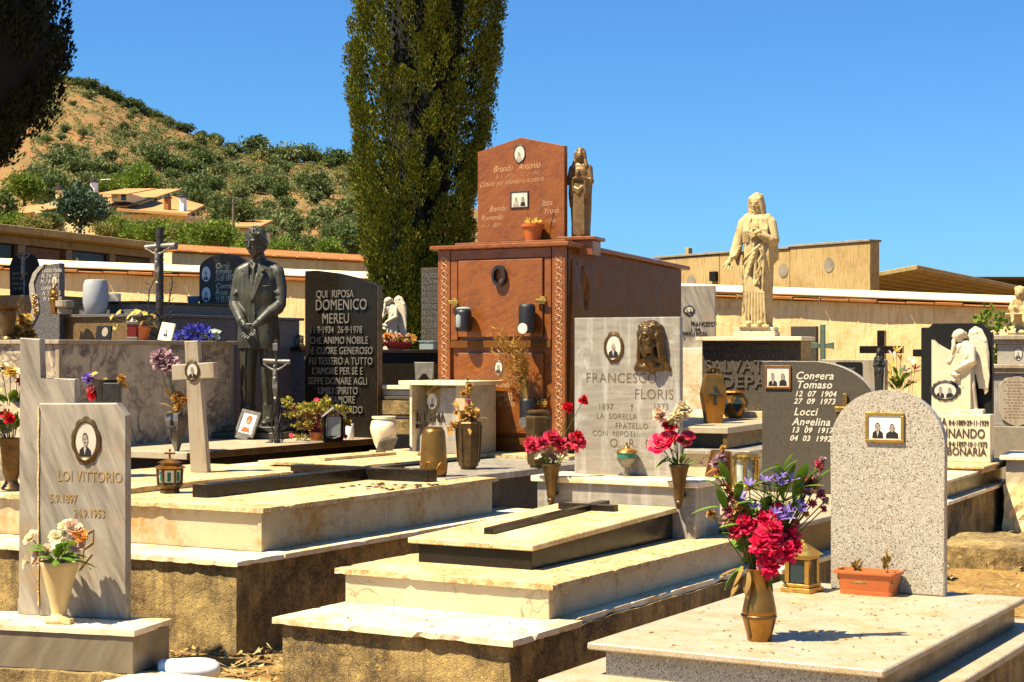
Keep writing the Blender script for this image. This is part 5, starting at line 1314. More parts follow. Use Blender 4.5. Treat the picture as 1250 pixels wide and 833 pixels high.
b.lathe([(.16,0),(.18,.03),(.10,.06),(.06,.09),(.05,.12),(.10,.17),(.20,.20),(.22,.215),(.20,.225),(.12,.22)], 24, c=(.36,.34,zc))
b.ball((.36,.34,zc+.30),(.085,.08,.10)); b.ball((.37,.32,zc+.43),(.075,.078,.08)); b.ball((.372,.245,zc+.425),(.014,.016,.014))
for i in range(9): b.ball((.37+.06*math.cos(i*.7),.335+.05*math.sin(i*.7),zc+.475),(.028,.028,.025),8,6)
for q_ in (-1,1):
    b.capsule([(.36+q_*.08,.32,zc+.35),(.36+q_*.13,.26,zc+.27),(.36+q_*.06,.20,zc+.25)],[.034,.03,.024],10); b.capsule([(.36+q_*.05,.30,zc+.25),(.36+q_*.09,.17,zc+.26),(.36+q_*.08,.14,zc+.15),(.36+q_*.085,.10,zc+.135)],[.05,.042,.03,.022],10)
sculpt('stone_cherub', b, M['statue_stone'], T17, .010, 2)
p = at(1228, 572, 14.6)
t = thing('grave_block', 'low cracked cream block on a crumbling yellow footing at the right edge', 'block', (p.x, p.y, 0), -22)
part('footing', MB().rough(-.02,.8,0,.7,-.1,.37,.06,.02,seed=35), M['plaster'], t); part('cracked_top', MB().rough(0,.8,.02,.7,.37,.58,.06,.006,seed=36), M['crackle'], t); part('top_slab', MB().box(-.05,.85,-.03,.75,.58,.62,.006), M['cream'], t)

# ---- crosses and stelae along the wall, right
def grave_cross(name, label, px, ptop, pbot, D, wpx, tpx, mat, cy, dep, rz, flare=False):
    k = D/FPX; p = at(px, pbot, D); h = EYE+(HZ-ptop)*k
    t = thing(name, label, 'cross', (p.x, p.y, 0), rz)
    w_, tt = wpx*k/2, tpx*k/2; zc = EYE+(HZ-cy)*k
    part('cross_post', MB().box(-tt,tt,0,dep,0,h,.006), mat, t)
    if flare: m_ = MB().prism([(-w_,zc-tt*1.35),(-tt,zc-tt*.8),(-tt,zc+tt*.8),(-w_,zc+tt*1.35)],.005,dep-.005,.004).prism([(tt,zc-tt*.8),(w_,zc-tt*1.35),(w_,zc+tt*1.35),(tt,zc+tt*.8)],.005,dep-.005,.004)
    else: m_ = MB().box(-w_,w_,-.003,dep+.003,zc-tt,zc+tt,.006)
    part('cross_arm', m_, mat, t)
    return t
grave_cross('grave_cross','tall black granite cross standing against the sunlit ochre wall',1075,403.5,520,19.5,52,9,M['black'],427,.12,-24)
grave_cross('grave_cross','black cross arm showing beside the white angel monument',1129,400,520,16.2,29,9,M['matte_black'],431,.12,-20)
grave_cross('grave_cross','green painted metal cross with flared arms behind the dark rounded headstone',1004,396,520,17.5,27,6.5,plain('verdigris_paint',(.15,.19,.115),.5,.3,.3,14,.1),422,.05,-16,True)
p = at(981, 500, 18.4); k = 18.4/FPX
solo('dark_stele', MB().box(-16*k,16*k,0,.1,0,EYE+(HZ-398.5)*k,.005), M['granite_dk'], 'plain dark upright stele half hidden behind the tomb with the stone Christ', 'stele', (p.x,p.y,0), -22)
p = at(1002, 500, 16.5); k = 16.5/FPX
t = thing('grave_stele', 'wide grey stele with small black plaque behind the dark rounded headstone', 'stele', (p.x,p.y,0), -22)
part('stele_slab', MB().box(0,78*k,0,.14,0,EYE+(HZ-439)*k,.005), M['weather_white'], t)
part('black_plaque', MB().box(19*k,50*k,-.015,-.001,EYE+(HZ-490)*k,EYE+(HZ-442)*k,.003), M['matte_black'], t)
b = MB()
for a in range(14): b.tube([(34*k+rr.uniform(-.06,.06), -.018, EYE+(HZ-rr.uniform(448,470))*k),(34*k+rr.uniform(-.06,.06), -.018, EYE+(HZ-rr.uniform(448,470))*k)], .003, 4)
b.tube([(35*k,-.018,EYE+(HZ-465)*k),(35*k,-.018,EYE+(HZ-448)*k)],.005,4)
part('incised_crucifix', b, M['letter_steel'], t)
# lilies
p = at(1098, 480, 17.0); k = 17/FPX
bl = [('trumpet',(px-1098)*k,-.05,(480-py)*k,r*k,m) for px,py,r,m in ((1089,436,9,'fl_peach'),(1093,430,8,'fl_yellow'),(1101,456,10,'fl_peach'),(1112,446,11,'fl_peach'),(1098,440,8,'fl_orange'),(1104,462,8,'fl_cream'),(1086,450,9,'fl_yellow'),(1108,470,7,'fl_orange'),(1115,452,8,'fl_pink'),(1084,462,8,'fl_yellow'),(1092,466,8,'fl_yellow'))]
bouquet('lily_plant','pink and yellow lilies with thin stems growing against the sunlit wall','flowers',(p.x,p.y,p.z), bl, ringleaves(14,.12,.05,.24,.045,7,.9)+ringleaves(10,.16,.16,.2,.04,8,.8), (0,0,-.5), 1, 0)
# FRANCESCO / ROSA stele
p = at(831, 440, 19.5); k = 19.5/FPX
t = thing('grave_stele', 'tall narrow grey stele with round medallion, lettered FRANCESCO and ROSA', 'stele', (p.x,p.y,0), -12)
part('stele_slab', MB().box(0,42*k,0,.09,0,EYE+(HZ-349)*k,.005), M['loi'], t)
medallion(t, 10*k, EYE+(HZ-379)*k, 0, .125, .125, 'iron', True, False, 2, lobes=10)
mb = MB()
for s, dx, py, sz in (('FRANCESCO',12,398,.068),('3  1940',12,404,.046),('PIRRU ROSA',2,410,.066),('7',3,415,.05)): letters(mb, s, sz, dx*k, EYE+(HZ-py)*k, -.003, .004, sx=.78)
part('inscription', mb, M['letter_dark'], t)
part('footing', MB().box(-.1,42*k+.1,-.1,.25,0,EYE+(HZ-425)*k,.006), M['cream'], t)

# ---- T6 ornaments
def at6(px, py, z): 
    p = onz(px, py, z); return p
p = f6.w(f6.l(onz(868, 517, .91))[0], .75, .91)
t = thing('grave_lantern', 'tall faceted bronze lantern with cut cross in front of the SALVATORE stone', 'lantern', p, 5)
part('lantern_body', MB().lathe([(.085,0),(.09,.006),(.135,.235),(.135,.242),(.095,.40),(.088,.41)], 4, rot=PI/4), M['bronze_gold'], t)
part('cut_cross', MB().box(-.012,.012,-.106,-.082,.15,.31,.002).box(-.055,.055,-.109,-.080,.225,.25,.002), M['iron'], t)
part('handle', MB().tube([(.055*math.cos(a),0,.41+.05*math.sin(a)) for a in (PI*i/10 for i in range(11))], .012, 8), M['bronze'], t, True)
p = f6.w(f6.l(at(907, 506, 15.6))[0], 2.02-.13, .965); p = Vector((p.x, p.y, .91))
t = thing('grave_lantern', 'short golden bronze lantern with dark diamond panes under the SALVATORE lettering', 'lantern', p, 0)
part('lantern_body', MB().lathe([(.075,0),(.085,.02),(.14,.13),(.14,.14),(.095,.215),(.08,.22)], 6, rot=.2).lathe([(.10,0),(.11,.008),(.10,.02),(.03,.03)], 16, c=(0,0,.222)), M['bronze_gold'], t)
b = MB()
for i in range(6):
    a = .2+PI/3*(i+.5); T_ = Matrix.Rotation(a+PI/2,4,'Z')
    b.add([(-.05,-.124,.13),(0,-.104,.055),(.05,-.124,.13),(0,-.104,.195)], [(0,1,2,3)], 0, T_)
part('dark_pane', b, M['dark_glass'], t)
p = f6.w(f6.l(at(868,583,12.7))[0], -.55, .50)
b = MB().lathe([(.085,0),(.09,.006),(.115,.02),(.10,.12),(.078,.26),(.07,.262),(.06,.2)], 36, sx=1, sy=1)
b.tube([(-.12+.0*i,-.06,.0) for i in (0,1)], .004, 4).tube([(.10*math.cos(a)-.03,-.10,.16*math.sin(a)*.8) for a in (.35+2.4*i/12 for i in range(13))], .006, 6)
solo('flower_vase', b, M['copper'], 'wide tilted copper vase beneath the platform with the bronze lanterns', 'vase', p, 0, smooth=True, tilt=(0, R(5), 0))
p = f6.w(f6.l(at(899,590,12.5))[0], -.60, .50)
t = thing('grave_lantern', 'round brass lantern with pierced rim and pale glass beside the copper vase', 'lantern', p, 0)
part('lantern_frame', MB().lathe([(.10,0),(.105,.01),(.095,.025),(.09,.03)], 24).lathe([(.085,.20),(.10,.205),(.10,.23),(.085,.245),(.05,.255),(.03,.256)], 24), M['gold'], t, True)
b = MB()
for i in range(6): a = PI/3*i+.2; b.tube([(.088*math.cos(a),.088*math.sin(a),.03),(.088*math.cos(a),.088*math.sin(a),.2)], .012, 6)
part('lantern_post', b, M['gold'], t); part('glass_cylinder', MB().lathe([(.078,.03),(.078,.2)], 24), M['glass'], t, True)
b = MB()
for i in range(18): a = 2*PI*i/18; b.ball((.1*math.cos(a),.1*math.sin(a),.218),(.007,.007,.007),6,5)
part('rim_beads', b, M['iron'], t)
p = onz(980, 598, .565)
solo('stone_book', MB().wedge(-.15,.0,-.09,.09,0,.10,.17,0,.004).wedge(.003,.15,-.09,.09,0,.10,.17,0,.004), M['granite'], 'small pale open stone book leaning before the dark rounded headstone', 'book', p, -22)

# ---- T8 small things
p = onz(295, 537, .72)
t = thing('framed_portrait', 'upright metal frame with sepia portrait on a stand before the bronze man', 'picture frame', p, -30, tilt=(R(-18), R(10), R(-28)))
k = p.y/FPX
part('frame_border', MB().box(-.105,.105,0,.02,.035,.065,.003).box(-.105,.105,0,.02,.245,.275,.003).box(-.105,-.072,0,.02,.0655,.2445,.003).box(.072,.105,0,.02,.0655,.2445,.003), M['lead'], t)
b = MB().box(-.073,.073,.006,.014,.064,.246,0,0); b.disc(.006,.185,.0045,.03,.04,1,20); b.disc(.006,.195,.0040,.033,.035,1,20); b.poly([(-.05,.075),(.05,.075),(.03,.12),(-.03,.12)],.0045,1); b.disc(.006,.175,.0038,.015,.018,2,14)
part('portrait_photo', b, [M['white'], M['photo_red'], M['photo_skin']], t)
part('stand', MB().box(-.07,.07,-.02,.10,-.0,.034,.005), M['lead'], t)
def crucified(b, z0, s, y, arm, mirror=1, x0=0):
    """small corpus: head at z0"""
    b.ball((x0-.01*s, y, z0), (.035*s,.04*s,.048*s)); b.capsule([(x0,y+.02*s,z0-.06*s),(x0,y,z0-.17*s),(x0,y+.01*s,z0-.28*s)], [.05*s,.058*s,.045*s], 10)
    for q_ in (-1,1): b.capsule([(x0+q_*.05*s,y+.01*s,z0-.07*s),(x0+q_*.15*s,y+.015*s,z0-.02*s),(x0+q_*arm,y+.02*s,z0+.06*s)], [.026*s,.022*s,.016*s], 8)
    b.capsule([(x0,y-.01*s,z0-.26*s),(x0,y-.01*s,z0-.33*s)], [.06*s,.055*s], 10)
    for q_ in (-1,1): b.capsule([(x0+q_*.03*s,y,z0-.30*s),(x0+q_*.035*s+.02*s,y-.05*s,z0-.46*s),(x0+q_*.015*s,y+.01*s,z0-.64*s),(x0+q_*.015*s,y-.02*s,z0-.69*s)], [.038*s,.03*s,.02*s,.018*s], 8)
p = onz(338, 541, .72); k = p.y/FPX
t = thing('standing_crucifix', 'grey metal crucifix with thorny vine at its foot before the bronze man', 'crucifix', (p.x,p.y,.72), -12)
H_ = 127*k
part('cross_post', MB().tube([(0,0,.0),(.005,0,.25),(0,0,H_)], [.026,.024,.022], 10), M['iron'], t, True)
za = H_-28*k
part('cross_arm', MB().tube([(-17*k,0,za+.01),(17*k,0,za)], [.020,.022], 12), M['lead'], t, True)
part('title_plate', MB().box(-.022,.022,-.045,-.028,H_-.10,H_-.04,.002), M['lead'], t)
b = MB(); crucified(b, za-.04, .40, -.045, .105); sculpt('corpus', b, M['lead'], t, .005, 1)
b = MB()
for i in range(3): b.tube([(.05*math.cos(a*3+i*2)*(1-.35*a), .05*math.sin(a*3+i*2)*(1-.35*a), a*.36) for a in (j/14 for j in range(15))], .007, 6)
for i in range(20):
    a = rr.uniform(0,6.28); z = rr.uniform(0,.34); b.tube([(.04*math.cos(a),.04*math.sin(a),z),(.09*math.cos(a),.09*math.sin(a),z+rr.uniform(-.02,.03))], [.006,.001], 5)
b.tube([(-.10,-.02,.0),(0,0,.03),(.08,-.03,.0)], [.008,.014,.006], 6)
part('thorny_vine', b, M['iron'], t)
p = onz(388, 538, .72)
t = thing('potted_plant', 'sprawling yellow-green plant with reddish stems in a terracotta pot by the black stone', 'plant', p, 0)
part('pot', MB().lathe([(.06,0),(.075,.06),(.08,.065),(.08,.075),(.07,.075)], 20), M['terracotta'], t, True)
SUC = leafmat('succulent_leaf', [(.30,.28,.03),(.20,.22,.03),(.42,.34,.06),(.36,.16,.04)])
b = LB(5); st = MB()
for i in range(46):
    a = rr.uniform(0,6.28); r = rr.uniform(.05,.27); z = rr.uniform(.1,.36)
    c_ = (r*math.cos(a)*1.05, r*math.sin(a)*.5-.03, z); b.puff(c_, (.045,.04,.035), 26, .034, .015, .5, .2); st.tube([(0,0,.06),(c_[0]*.5,c_[1]*.5,z*.7),c_], .004, 4)
for i in range(6): b.puff((rr.uniform(-.2,.2),-.1,.03),(.05,.04,.03),16,.03,.012,.4,.2)
part('foliage', b.mb(), SUC, t); part('stems', st, M['fl_dryred'], t)
fl = LB(4)
for c_ in ((.0,-.1,.36),(.25,-.08,.04),(-.22,-.1,.05)): daisy(fl, Vector(c_), .025, Vector((0,-1,.5)), 3)
part('bloom', fl.mb(), M['fl_pink'], t)
p = onz(391, 538.5, .72); p = p + Vector((.12,-.10,0)); 
t = thing('grave_lantern', 'dark gabled lantern with a red candle inside, beside the potted plant', 'lantern', p, 12)
part('lantern_frame', MB().box(-.085,.085,-.065,.065,0,.05,.003).box(-.085,-.065,-.065,.065,.0505,.22,.002).box(.065,.085,-.065,.065,.0505,.22,.002).box(-.0645,.0645,.05,.065,.0505,.22,.002), M['matte_black'], t)
part('lantern_roof', MB().prism([(-.10,.21),(0,.285),(.10,.21),(.10,.222),(0,.302),(-.10,.222)], -.08,.08,.002), M['lead'], t)
part('front_rim', MB().tube([(-.06,-.067,.05),(-.06,-.067,.21),(0,-.067,.265),(.06,-.067,.21),(.06,-.067,.05),(0,-.067,.03),(-.06,-.067,.05)], .007, 6), M['lead'], t)
part('glass_pane', MB().box(-.058,.058,-.061,-.058,.052,.22,0), M['glass'], t); part('red_candle', MB().lathe([(.028,.051),(.03,.06),(.03,.14),(.02,.145)], 16), M['fl_red'], t, True)
p = onz(427, 535.5, .72)
t = thing('grave_candle', 'white plastic grave candle with red cap at the foot of the black stone', 'candle', p, 0)
part('candle_body', MB().lathe([(.036,0),(.038,.004),(.038,.128),(.034,.133)], 20), M['white'], t, True); part('red_cap', MB().lathe([(.018,.133),(.022,.137),(.02,.15),(.008,.156)], 14), M['fl_red'], t, True)

# ---- T12 vase, T13
p = f12.w(f12.l(onz(491, 552, .73))[0], 1.42, .728)
b = MB().lathe([(.05,0),(.055,.01),(.05,.03),(.075,.08),(.10,.16),(.105,.20),(.095,.245),(.078,.26),(.080,.268),(.092,.27),(.092,.285),(.07,.285),(.06,.2)], 32)
solo('stone_vase', b, M['cream'], 'cream stone urn-shaped vase with bundled palm ornament left of the IN EMA monument', 'vase', p, 0, smooth=True, angle=60)
b = MB()
for i in range(8): b.capsule([(-.05+.016*i,-.085,.02),( -.02+.018*i,-.105,.10+.004*i)], .007, 6)
solo('palm_ornament', b, M['lead'], 'small striped metal palm ornament leaning on the cream stone vase', 'ornament', p, 0, smooth=True)
P13 = at(498, 427, 18.0); f13 = Frame(P13.x, P13.y, -20); k = 18/FPX
T13 = thing('grave_monument', 'dark speckled headstone crowded with lettering on a high polished tomb beside the red family tomb', 'grave', f13.w(0,0,0), -20)
zb = EYE+(HZ-427)*k; zt = EYE+(HZ-325.5)*k
part('headstone', MB().box(0,.62,.35,.45,zb,zt,.004), M['granite_dk'], T13)
part('ledge', MB().box(-.55,.75,-.05,.75,zb-.035,zb,.004), M['black'], T13); part('body', MB().box(-.50,.7,0,.7,.3,zb-.035,.003), M['black'], T13)
mb = MB()
for i, s in enumerate(('PIRODDI','GIOVANNI','N. 12·3·1901','M. 4·11·1978','PIRODDI','RAFFAELE','N. 1·2·1888','M. 9·6·1969','MELIS ROSA','N. 7·5·1892','M. 3·3·1971','R. I. P.')): letters(mb, s, .074, .015, zt-.11-i*.066, .349, .003, sx=.68)
part('inscription', mb, M['letter_steel'], T13)
medallion(T13, .36, zt-.10, .35, .10, .15, 'white', False, True, 1, bg=3); medallion(T13, .36, zt-.44, .35, .075, .12, 'ivory'); medallion(T13, .36, zt-.68, .35, .075, .12, 'ivory')
_a = thing('angel_statue', 'white marble angel with tall wing on the ledge behind the black lettered stone', 'statue', f13.w(-.30, .25, zb), -14)
angel('angel_body', _a, (0,0,0), None, .56, M['white_marble'])
p = f13.w(-.14, .06, zb)
solo('flower_bowl', MB().lathe([(.10,0),(.15,.06),(.16,.08),(.14,.08)], 24, sy=.7), M['fl_dryred'], 'dark red bowl of flowers on the polished ledge', 'bowl', p, 0, smooth=True)
bl = [('carnation', rr.uniform(-.19,.19), rr.uniform(-.08,.06), rr.uniform(.0,.07), .032, rr.choice(('fl_orange','fl_peach','fl_yellow','fl_dry'))) for _ in range(34)]
bouquet('flower_arrangement','orange and yellow flowers heaped in the dark red bowl on the polished ledge','flowers', p+Vector((0,0,.08)), bl, ringleaves(10,.12,.0,.08,.03,3,.3), (0,0,-.03), 1, 0)
p = f13.w(.20,.12,zb)
solo('glass_tray', MB().box(-.10,.06,-.05,.05,0,.08,.004).box(-.11,.07,-.06,.06,.081,.092,.003), M['glass'], 'small clear glass box on the polished ledge', 'box', p, -20)
p = f13.w(.36,.12,zb); solo('painted_card', MB().box(-.05,.008,-.012,.012,0,.10,.004), M['fl_orange'], 'orange painted tablet on the polished ledge', 'tablet', p, -20); p = f13.w(.42,.12,zb); solo('painted_card', MB().box(-.0,.06,-.012,.012,0,.10,.004), M['fl_white'], 'pale green painted tablet on the polished ledge', 'tablet', p, -20)
p = f12.w(f12.l(at(510, 466, 13.2))[0], 1.80, 0); p.z = EYE+(HZ-464.5)*p.y/FPX+.008
_, zcap = f12.face(500, 470, 1.62); p.z = zcap+.032
solo('metal_stand', MB().prism([(-.075,0),(-.055,0),(-.02,.055),(.02,.055),(.055,0),(.075,0),(.085,.14),(-.085,.14)], 0, .02, .003), M['lead'], 'small grey metal photo stand on top of the IN EMA monument', 'stand', p, -25)
# stacked slabs left of IN EMA
P = at(464, 560, 15.6); k = 15.6/FPX; z_ = lambda py: EYE+(HZ-py)*k
t = thing('slab_stack', 'stack of concrete and marble grave slabs between the black stone and the IN EMA monument', 'slabs', (P.x, P.y, 0), -24)
for i, (a, c_, m_, o_) in enumerate(((560,530,'matte_black',0),(530,512,'concrete',0),(511,507,'cream',.06),(506,489,'concrete',-.03),(488,484,'granite_dk',.0),(483,476,'white_marble',.10),(475.5,470.5,'cream',.04))):
    part('slab', MB().box(-.1+o_,.75,o_*.5,.9,z_(a) if i else 0,z_(c_),.004), M[m_], t)

# ---- T14: left edge
P14 = at(50, 386, 17.9); f14 = Frame(P14.x, P14.y, -18); k = 17.9/FPX; z_ = lambda py: EYE+(HZ-py)*k
T14 = thing('grave_monument', 'round-topped black headstone on a brown stone tomb at the left edge', 'grave', f14.w(0,0,0), -18)
part('body', MB().box(-1.2,0,0,1.2,.2,z_(360),.005), M['brown_granite'], T14)
part('headstone', MB().prism([(-.62,z_(360)),(-.29,z_(360))]+[(-.455+.165*math.cos(a), z_(325)+.17*math.sin(a)) for a in (PI*i/20 for i in range(21))], .35,.42,.005), M['matte_black'], T14)
mb = MB()
for i, s in enumerate(('Serra Pietro','12 4 1899','Serra Gina','3 9 1904')): letters(mb, s, .05, -.59, z_(333+i*6.5), .349, .002, shear=.3, sx=.8)
part('inscription', mb, M['letter_lead'], T14)
p = f14.w(-.35, .22, z_(360)); 
t = thing('standing_crucifix', 'thin pale metal crucifix in front of the round-topped black headstone', 'crucifix', p, -18)
part('cross_post', MB().tube([(0,0,0),(0,0,.56)], .008, 8), M['lead'], t); part('cross_arm', MB().tube([(-.09,0,.44),(.08,0,.45)], .008, 8), M['lead'], t)
b = MB(); crucified(b, .42, .36, -.02, .075); sculpt('corpus', b, M['lead'], t, .006, 1)
p = at(35, 405, 17.2); f15 = Frame(p.x, p.y, -20); k = 17.2/FPX; z_ = lambda py: EYE+(HZ-py)*k
t = thing('grave_monument', 'wavy-edged headstone, half pale and half blue-grey, with a bronze leaf spray', 'grave', f15.w(0,0,0), -20)
wave = [(36,404),(43,392),(50,380),(49,368),(44,357),(42,345),(47,334),(55,327)]
lft = [((a-35)*k*1.06, z_(c_)) for a, c_ in wave]
off = [((a-35)*k*1.06, z_(c_)) for a, c_ in ((34,398),(38,388),(41,375),(37,362),(36,348),(41,334),(49,326),(57,323))]
part('headstone', MB().prism([((77-35)*k*1.06,z_(415)),((77-35)*k*1.06,z_(322))]+[((62-35)*k*1.06,z_(323.5))]+lft[::-1]+[((36-35)*k*1.06,z_(415))], 0,.09,.004), M['shade_blue_granite'], t)
part('pale_band', MB().prism(off+lft[::-1], -.012,.085,.004), M['granite'], t)
mb = MB()
for i, s in enumerate(('Loddo Paolo','N. 2·4·1911','M. 7·8·1979','Loddo Ida','N. 3·6·1915','M. 9·1·1980')): letters(mb, s, .062, (52-35)*k+.01*abs(i-2), z_(333+i*7), -.001, .002, shear=.3, sx=.72)
part('inscription', mb, M['letter_pale'], t)
b = MB()
for i in range(16): b.ball(((43.5-35)*k*1.06+rr.uniform(-.022,.022)+(-.01 if i%2 else .01), -.016, z_(377)+i*.013-.06), (.022,.006,.010), 8, 6, rot=(0,(.7 if i%2 else -.7),0))
part('leaf_spray', b, M['bronze_gold'], t, True)
medallion(t, (70-35)*k*1.06, z_(343), 0, .07, .11, 'gold')
# things on T9's coping and T10
def on9(px, y): 
    x, z = 0, 0
    fr = Frame(*f8.w(-1.21,-.12,0)[:2], -29); return fr
f9 = Frame(*f8.w(-1.21,-.12,0)[:2], -29)
def p9(px, x=-.25):
    """point on T9's coping, x from its near edge, under picture column px"""
    lo, hi = -.2, 2.4
    for _ in range(40):
        m_ = (lo+hi)/2; q_ = f9.w(x, m_)
        if q_.x/q_.y*FPX+625 < px: lo = m_
        else: hi = m_
    return f9.w(x, lo, 1.60)
p = p9(11, -.35); p = at(10, 412, 14.2); p.z = 1.60
solo('flower_vase', MB().lathe([(.055,0),(.06,.01),(.045,.03),(.05,.06),(.068,.24),(.10,.27),(.105,.285),(.09,.285),(.05,.2)], 24), M['bronze'], 'brown bronze vase with flared rim at the left edge on the pale coping', 'vase', p, 0, smooth=True)
T9b = thing('grave_tomb', 'marble-fronted tomb with pale coping running out of the left edge', 'grave', (p.x+.28, p.y-.15, 0), -3)
part('body', MB().box(-1.6,.0,.0,.9,.3,1.565,.004), M['dapple'], T9b); part('coping', MB().box(-1.65,.02,-.03,.93,1.565,1.60,.004), M['weather_white'], T9b); part('end_pilaster', MB().box(-.10,.003,-.012,-.001,.3,1.564,.002), M['weather_white'], T9b)
p2 = at(27, 410, 14.35); p2.z = 1.60
bl = [('carnation', rr.uniform(-.07,.08), rr.uniform(-.05,.04), rr.uniform(.0,.20), .034, rr.choice(('fl_yellow','fl_orange','fl_dry','fl_yellow'))) for _ in range(26)]
bouquet('flower_bouquet','small heap of yellow and orange flowers beside the flared bronze vase','bouquet', p2, bl, ringleaves(8,.05,.03,.07,.03,3,.4), (0,0,0), 1, 0, leafm='leaf_dry')
p2 = at(36, 411, 14.3); p2.z = 1.60
solo('picture_plaque', MB().wedge(-.06,.06,-.03,.03,0,.02,.055,0,.003), M['gold'], 'small gilt picture plaque lying beside the yellow flowers', 'plaque', p2, -20)
p2 = p9(125,-.35); t = thing('framed_portrait', 'black framed portrait leaning against the brown granite step', 'picture frame', p2, -20, tilt=(R(-12),0,R(-20)))
part('frame_board', MB().box(-.075,.075,0,.02,0,.13,.003), M['matte_black'], t); part('portrait_photo', MB().disc(.015,.075,-.001,.03,.04,0,20), M['photo_skin'], t)
p2 = p9(162,-.22); t = thing('grave_lantern', 'small red glass lantern with ring on top on the pale coping', 'lantern', p2, 0)
part('lantern_frame', MB().box(-.05,.05,-.05,.05,0,.03,.003).box(-.05,.05,-.05,.05,.14,.165,.003).lathe([(.03,.166),(.012,.19),(.008,.2),(.012,.22),(.004,.23)],12), M['lead'], t); part('red_glass', MB().box(-.042,.042,-.042,.042,.0305,.1395,.004), M['red_glass'], t)
p2 = p9(170,-.42); t = thing('flower_pot', 'orange flower pot behind the red glass lantern', 'pot', p2, 0)
part('tub', MB().lathe([(.075,0),(.10,.11),(.105,.115),(.105,.13),(.09,.13)],24), M['terracotta'], t, True)
bl = [('daisy', rr.uniform(-.24,.14), rr.uniform(-.05,.05), rr.uniform(-.02,.14), .032, 'fl_yellow') for _ in range(12)]
bouquet('flower_bouquet','loose yellow flowers on thin stems in the orange flower pot','bouquet', p2+Vector((0,0,.13)), bl, ringleaves(8,.08,.0,.12,.02,3,.6), (0,0,-.02), 1, 0, leafm='leaf_dry')
p2 = p9(200,-.15); t = thing('framed_portrait', 'pale wooden frame with oval portrait standing on the pale coping', 'picture frame', p2, -20, tilt=(R(-15),R(8),R(-22)))
part('frame_board', MB().box(-.07,.07,0,.018,0,.165,.003), M['cream'], t); b = MB().disc(0,.085,-.001,.04,.055,3,24); sitter(b,0,.08,-.002,.06,.08); part('portrait_photo', b, PH, t)
p2 = p9(240,-.35); bl = [('trumpet', rr.uniform(-.17,.13), rr.uniform(-.06,.06), rr.uniform(.0,.13), .05, 'fl_blue') for _ in range(34)]
bouquet('flower_bouquet','vivid blue artificial flowers on the pale coping','bouquet', p2, bl, ringleaves(8,.08,.0,.10,.03,3,.4), (0,0,-.0), 1, 0)
p2 = p9(258,-.25); bl = [('daisy', rr.uniform(-.06,.07), rr.uniform(-.05,.03), rr.uniform(.01,.10), .03, 'fl_white') for _ in range(18)]
bouquet('flower_bouquet','pale green-white flower tuft right of the vivid blue flowers','bouquet', p2, bl, ringleaves(10,.05,.0,.08,.02,3,.3), (0,0,0), 1, 0)
# rustic cross
p2 = p9(195,-.30); k = p2.y/FPX
t = thing('rustic_cross', 'tall dark metal cross shaped like tree trunks with a small crucified figure', 'crucifix', p2, -14)
H_ = EYE+(HZ-278)*k-1.60
b = MB(); z = 0
while z < H_-.02:
    b.lathe([(.034+.004*math.sin(z*40),0),(.036,.03),(.032,.06),(.037,.09)], 12, c=(0,0,z)); z += .092
part('cross_post', b, M['iron'], t, True)
za = EYE+(HZ-301)*k-1.60
part('cross_arm', MB().tube([(-19*k,.0,za-.01),(0,0,za),(23*k,-.02,za)], [.026,.028,.034], 12), M['lead'], t, True)
b = MB(); crucified(b, za-.04, .42, -.055, .12); sculpt('corpus', b, M['lead'], t, .006, 1)
b = MB()
b.tube([(-.09,0,.1),(-.12,.02,.3),(-.10,0,.45),(-.05,0,.55)],.006,5).tube([(.05,0,.15),(.09,0,.35),(.13,-.01,.52),(.11,0,.58)],.006,5)
for i in range(18): a = rr.uniform(0,6.28); z = rr.uniform(0,.25); b.tube([(.03*math.cos(a),.03*math.sin(a),z),(.11*math.cos(a),.11*math.sin(a),z+.03)],[.012,.002],5)
for i in range(8): z = .15+.05*i; b.tube([(-.11,.01,z),(-.15,.0,z+.03)],[.004,.001],4); b.tube([(.09,.0,z),(.14,.0,z+.03)],[.004,.001],4)
part('thorny_vine', b, M['iron'], t)
# T10: vase, ORRU headstone, bowl, small block
x, z = f10.face(115, 383, .12); solo('stone_vase', MB().lathe([(.095,0),(.105,.01),(.125,.12),(.128,.2),(.12,.30),(.105,.345),(.09,.35),(.08,.3)], 28), M['grey_stone'], 'plain grey barrel-shaped stone vase on the granite step', 'vase', f10.w(x,.14,zs), 0, smooth=True)
x, z = f10.face(137, 368, .9); solo('small_plaque', MB().wedge(-.07,.07,0,.10,0,.10,.11,0,.003), M['cream'], 'small pale plaque on the black upper step behind the grey stone vase', 'plaque', f10.w(x,.9,zu), 0)
yo = 1.85
ph = Frame(*f10.w(-.55, yo)[:2], -16)
p2 = at(243, 375, 19.0); fo = Frame(p2.x, p2.y, -14); k = 19/FPX; z_ = lambda py: EYE+(HZ-py)*k
t = thing('grave_monument', 'arched dark headstone with two white oval portraits behind the shoulder of the bronze man', 'grave', fo.w(0,0,0), -14)
wd = 66*k
part('headstone', MB().prism([(0,z_(380)),(wd,z_(380)),(wd,z_(326))]+[(wd*(1-i/14), z_(324)+.125*math.sin(PI*i/14)**.8) for i in range(1,14)]+[(0,z_(326))], 0,.10,.006), M['granite_dk'], t)
part('plinth', MB().box(-.05,wd+.05,-.05,.2,0,z_(380),.004), M['black'], t)
mb = MB()
for i, (s, py, sz) in enumerate((('Orrù',328,.085),('Emilio',334.5,.085),('17 10 1887',339.5,.052),('24 07 1974',343.5,.052),('Corradda',352.5,.085),('Rosa',360,.085),('22 08 1892',365,.052),('12 12 1966',369,.052))): letters(mb, s, sz, 21*k, z_(py), -.001, .002, shear=.35, sx=.9)
part('inscription', mb, M['letter_pale'], t)
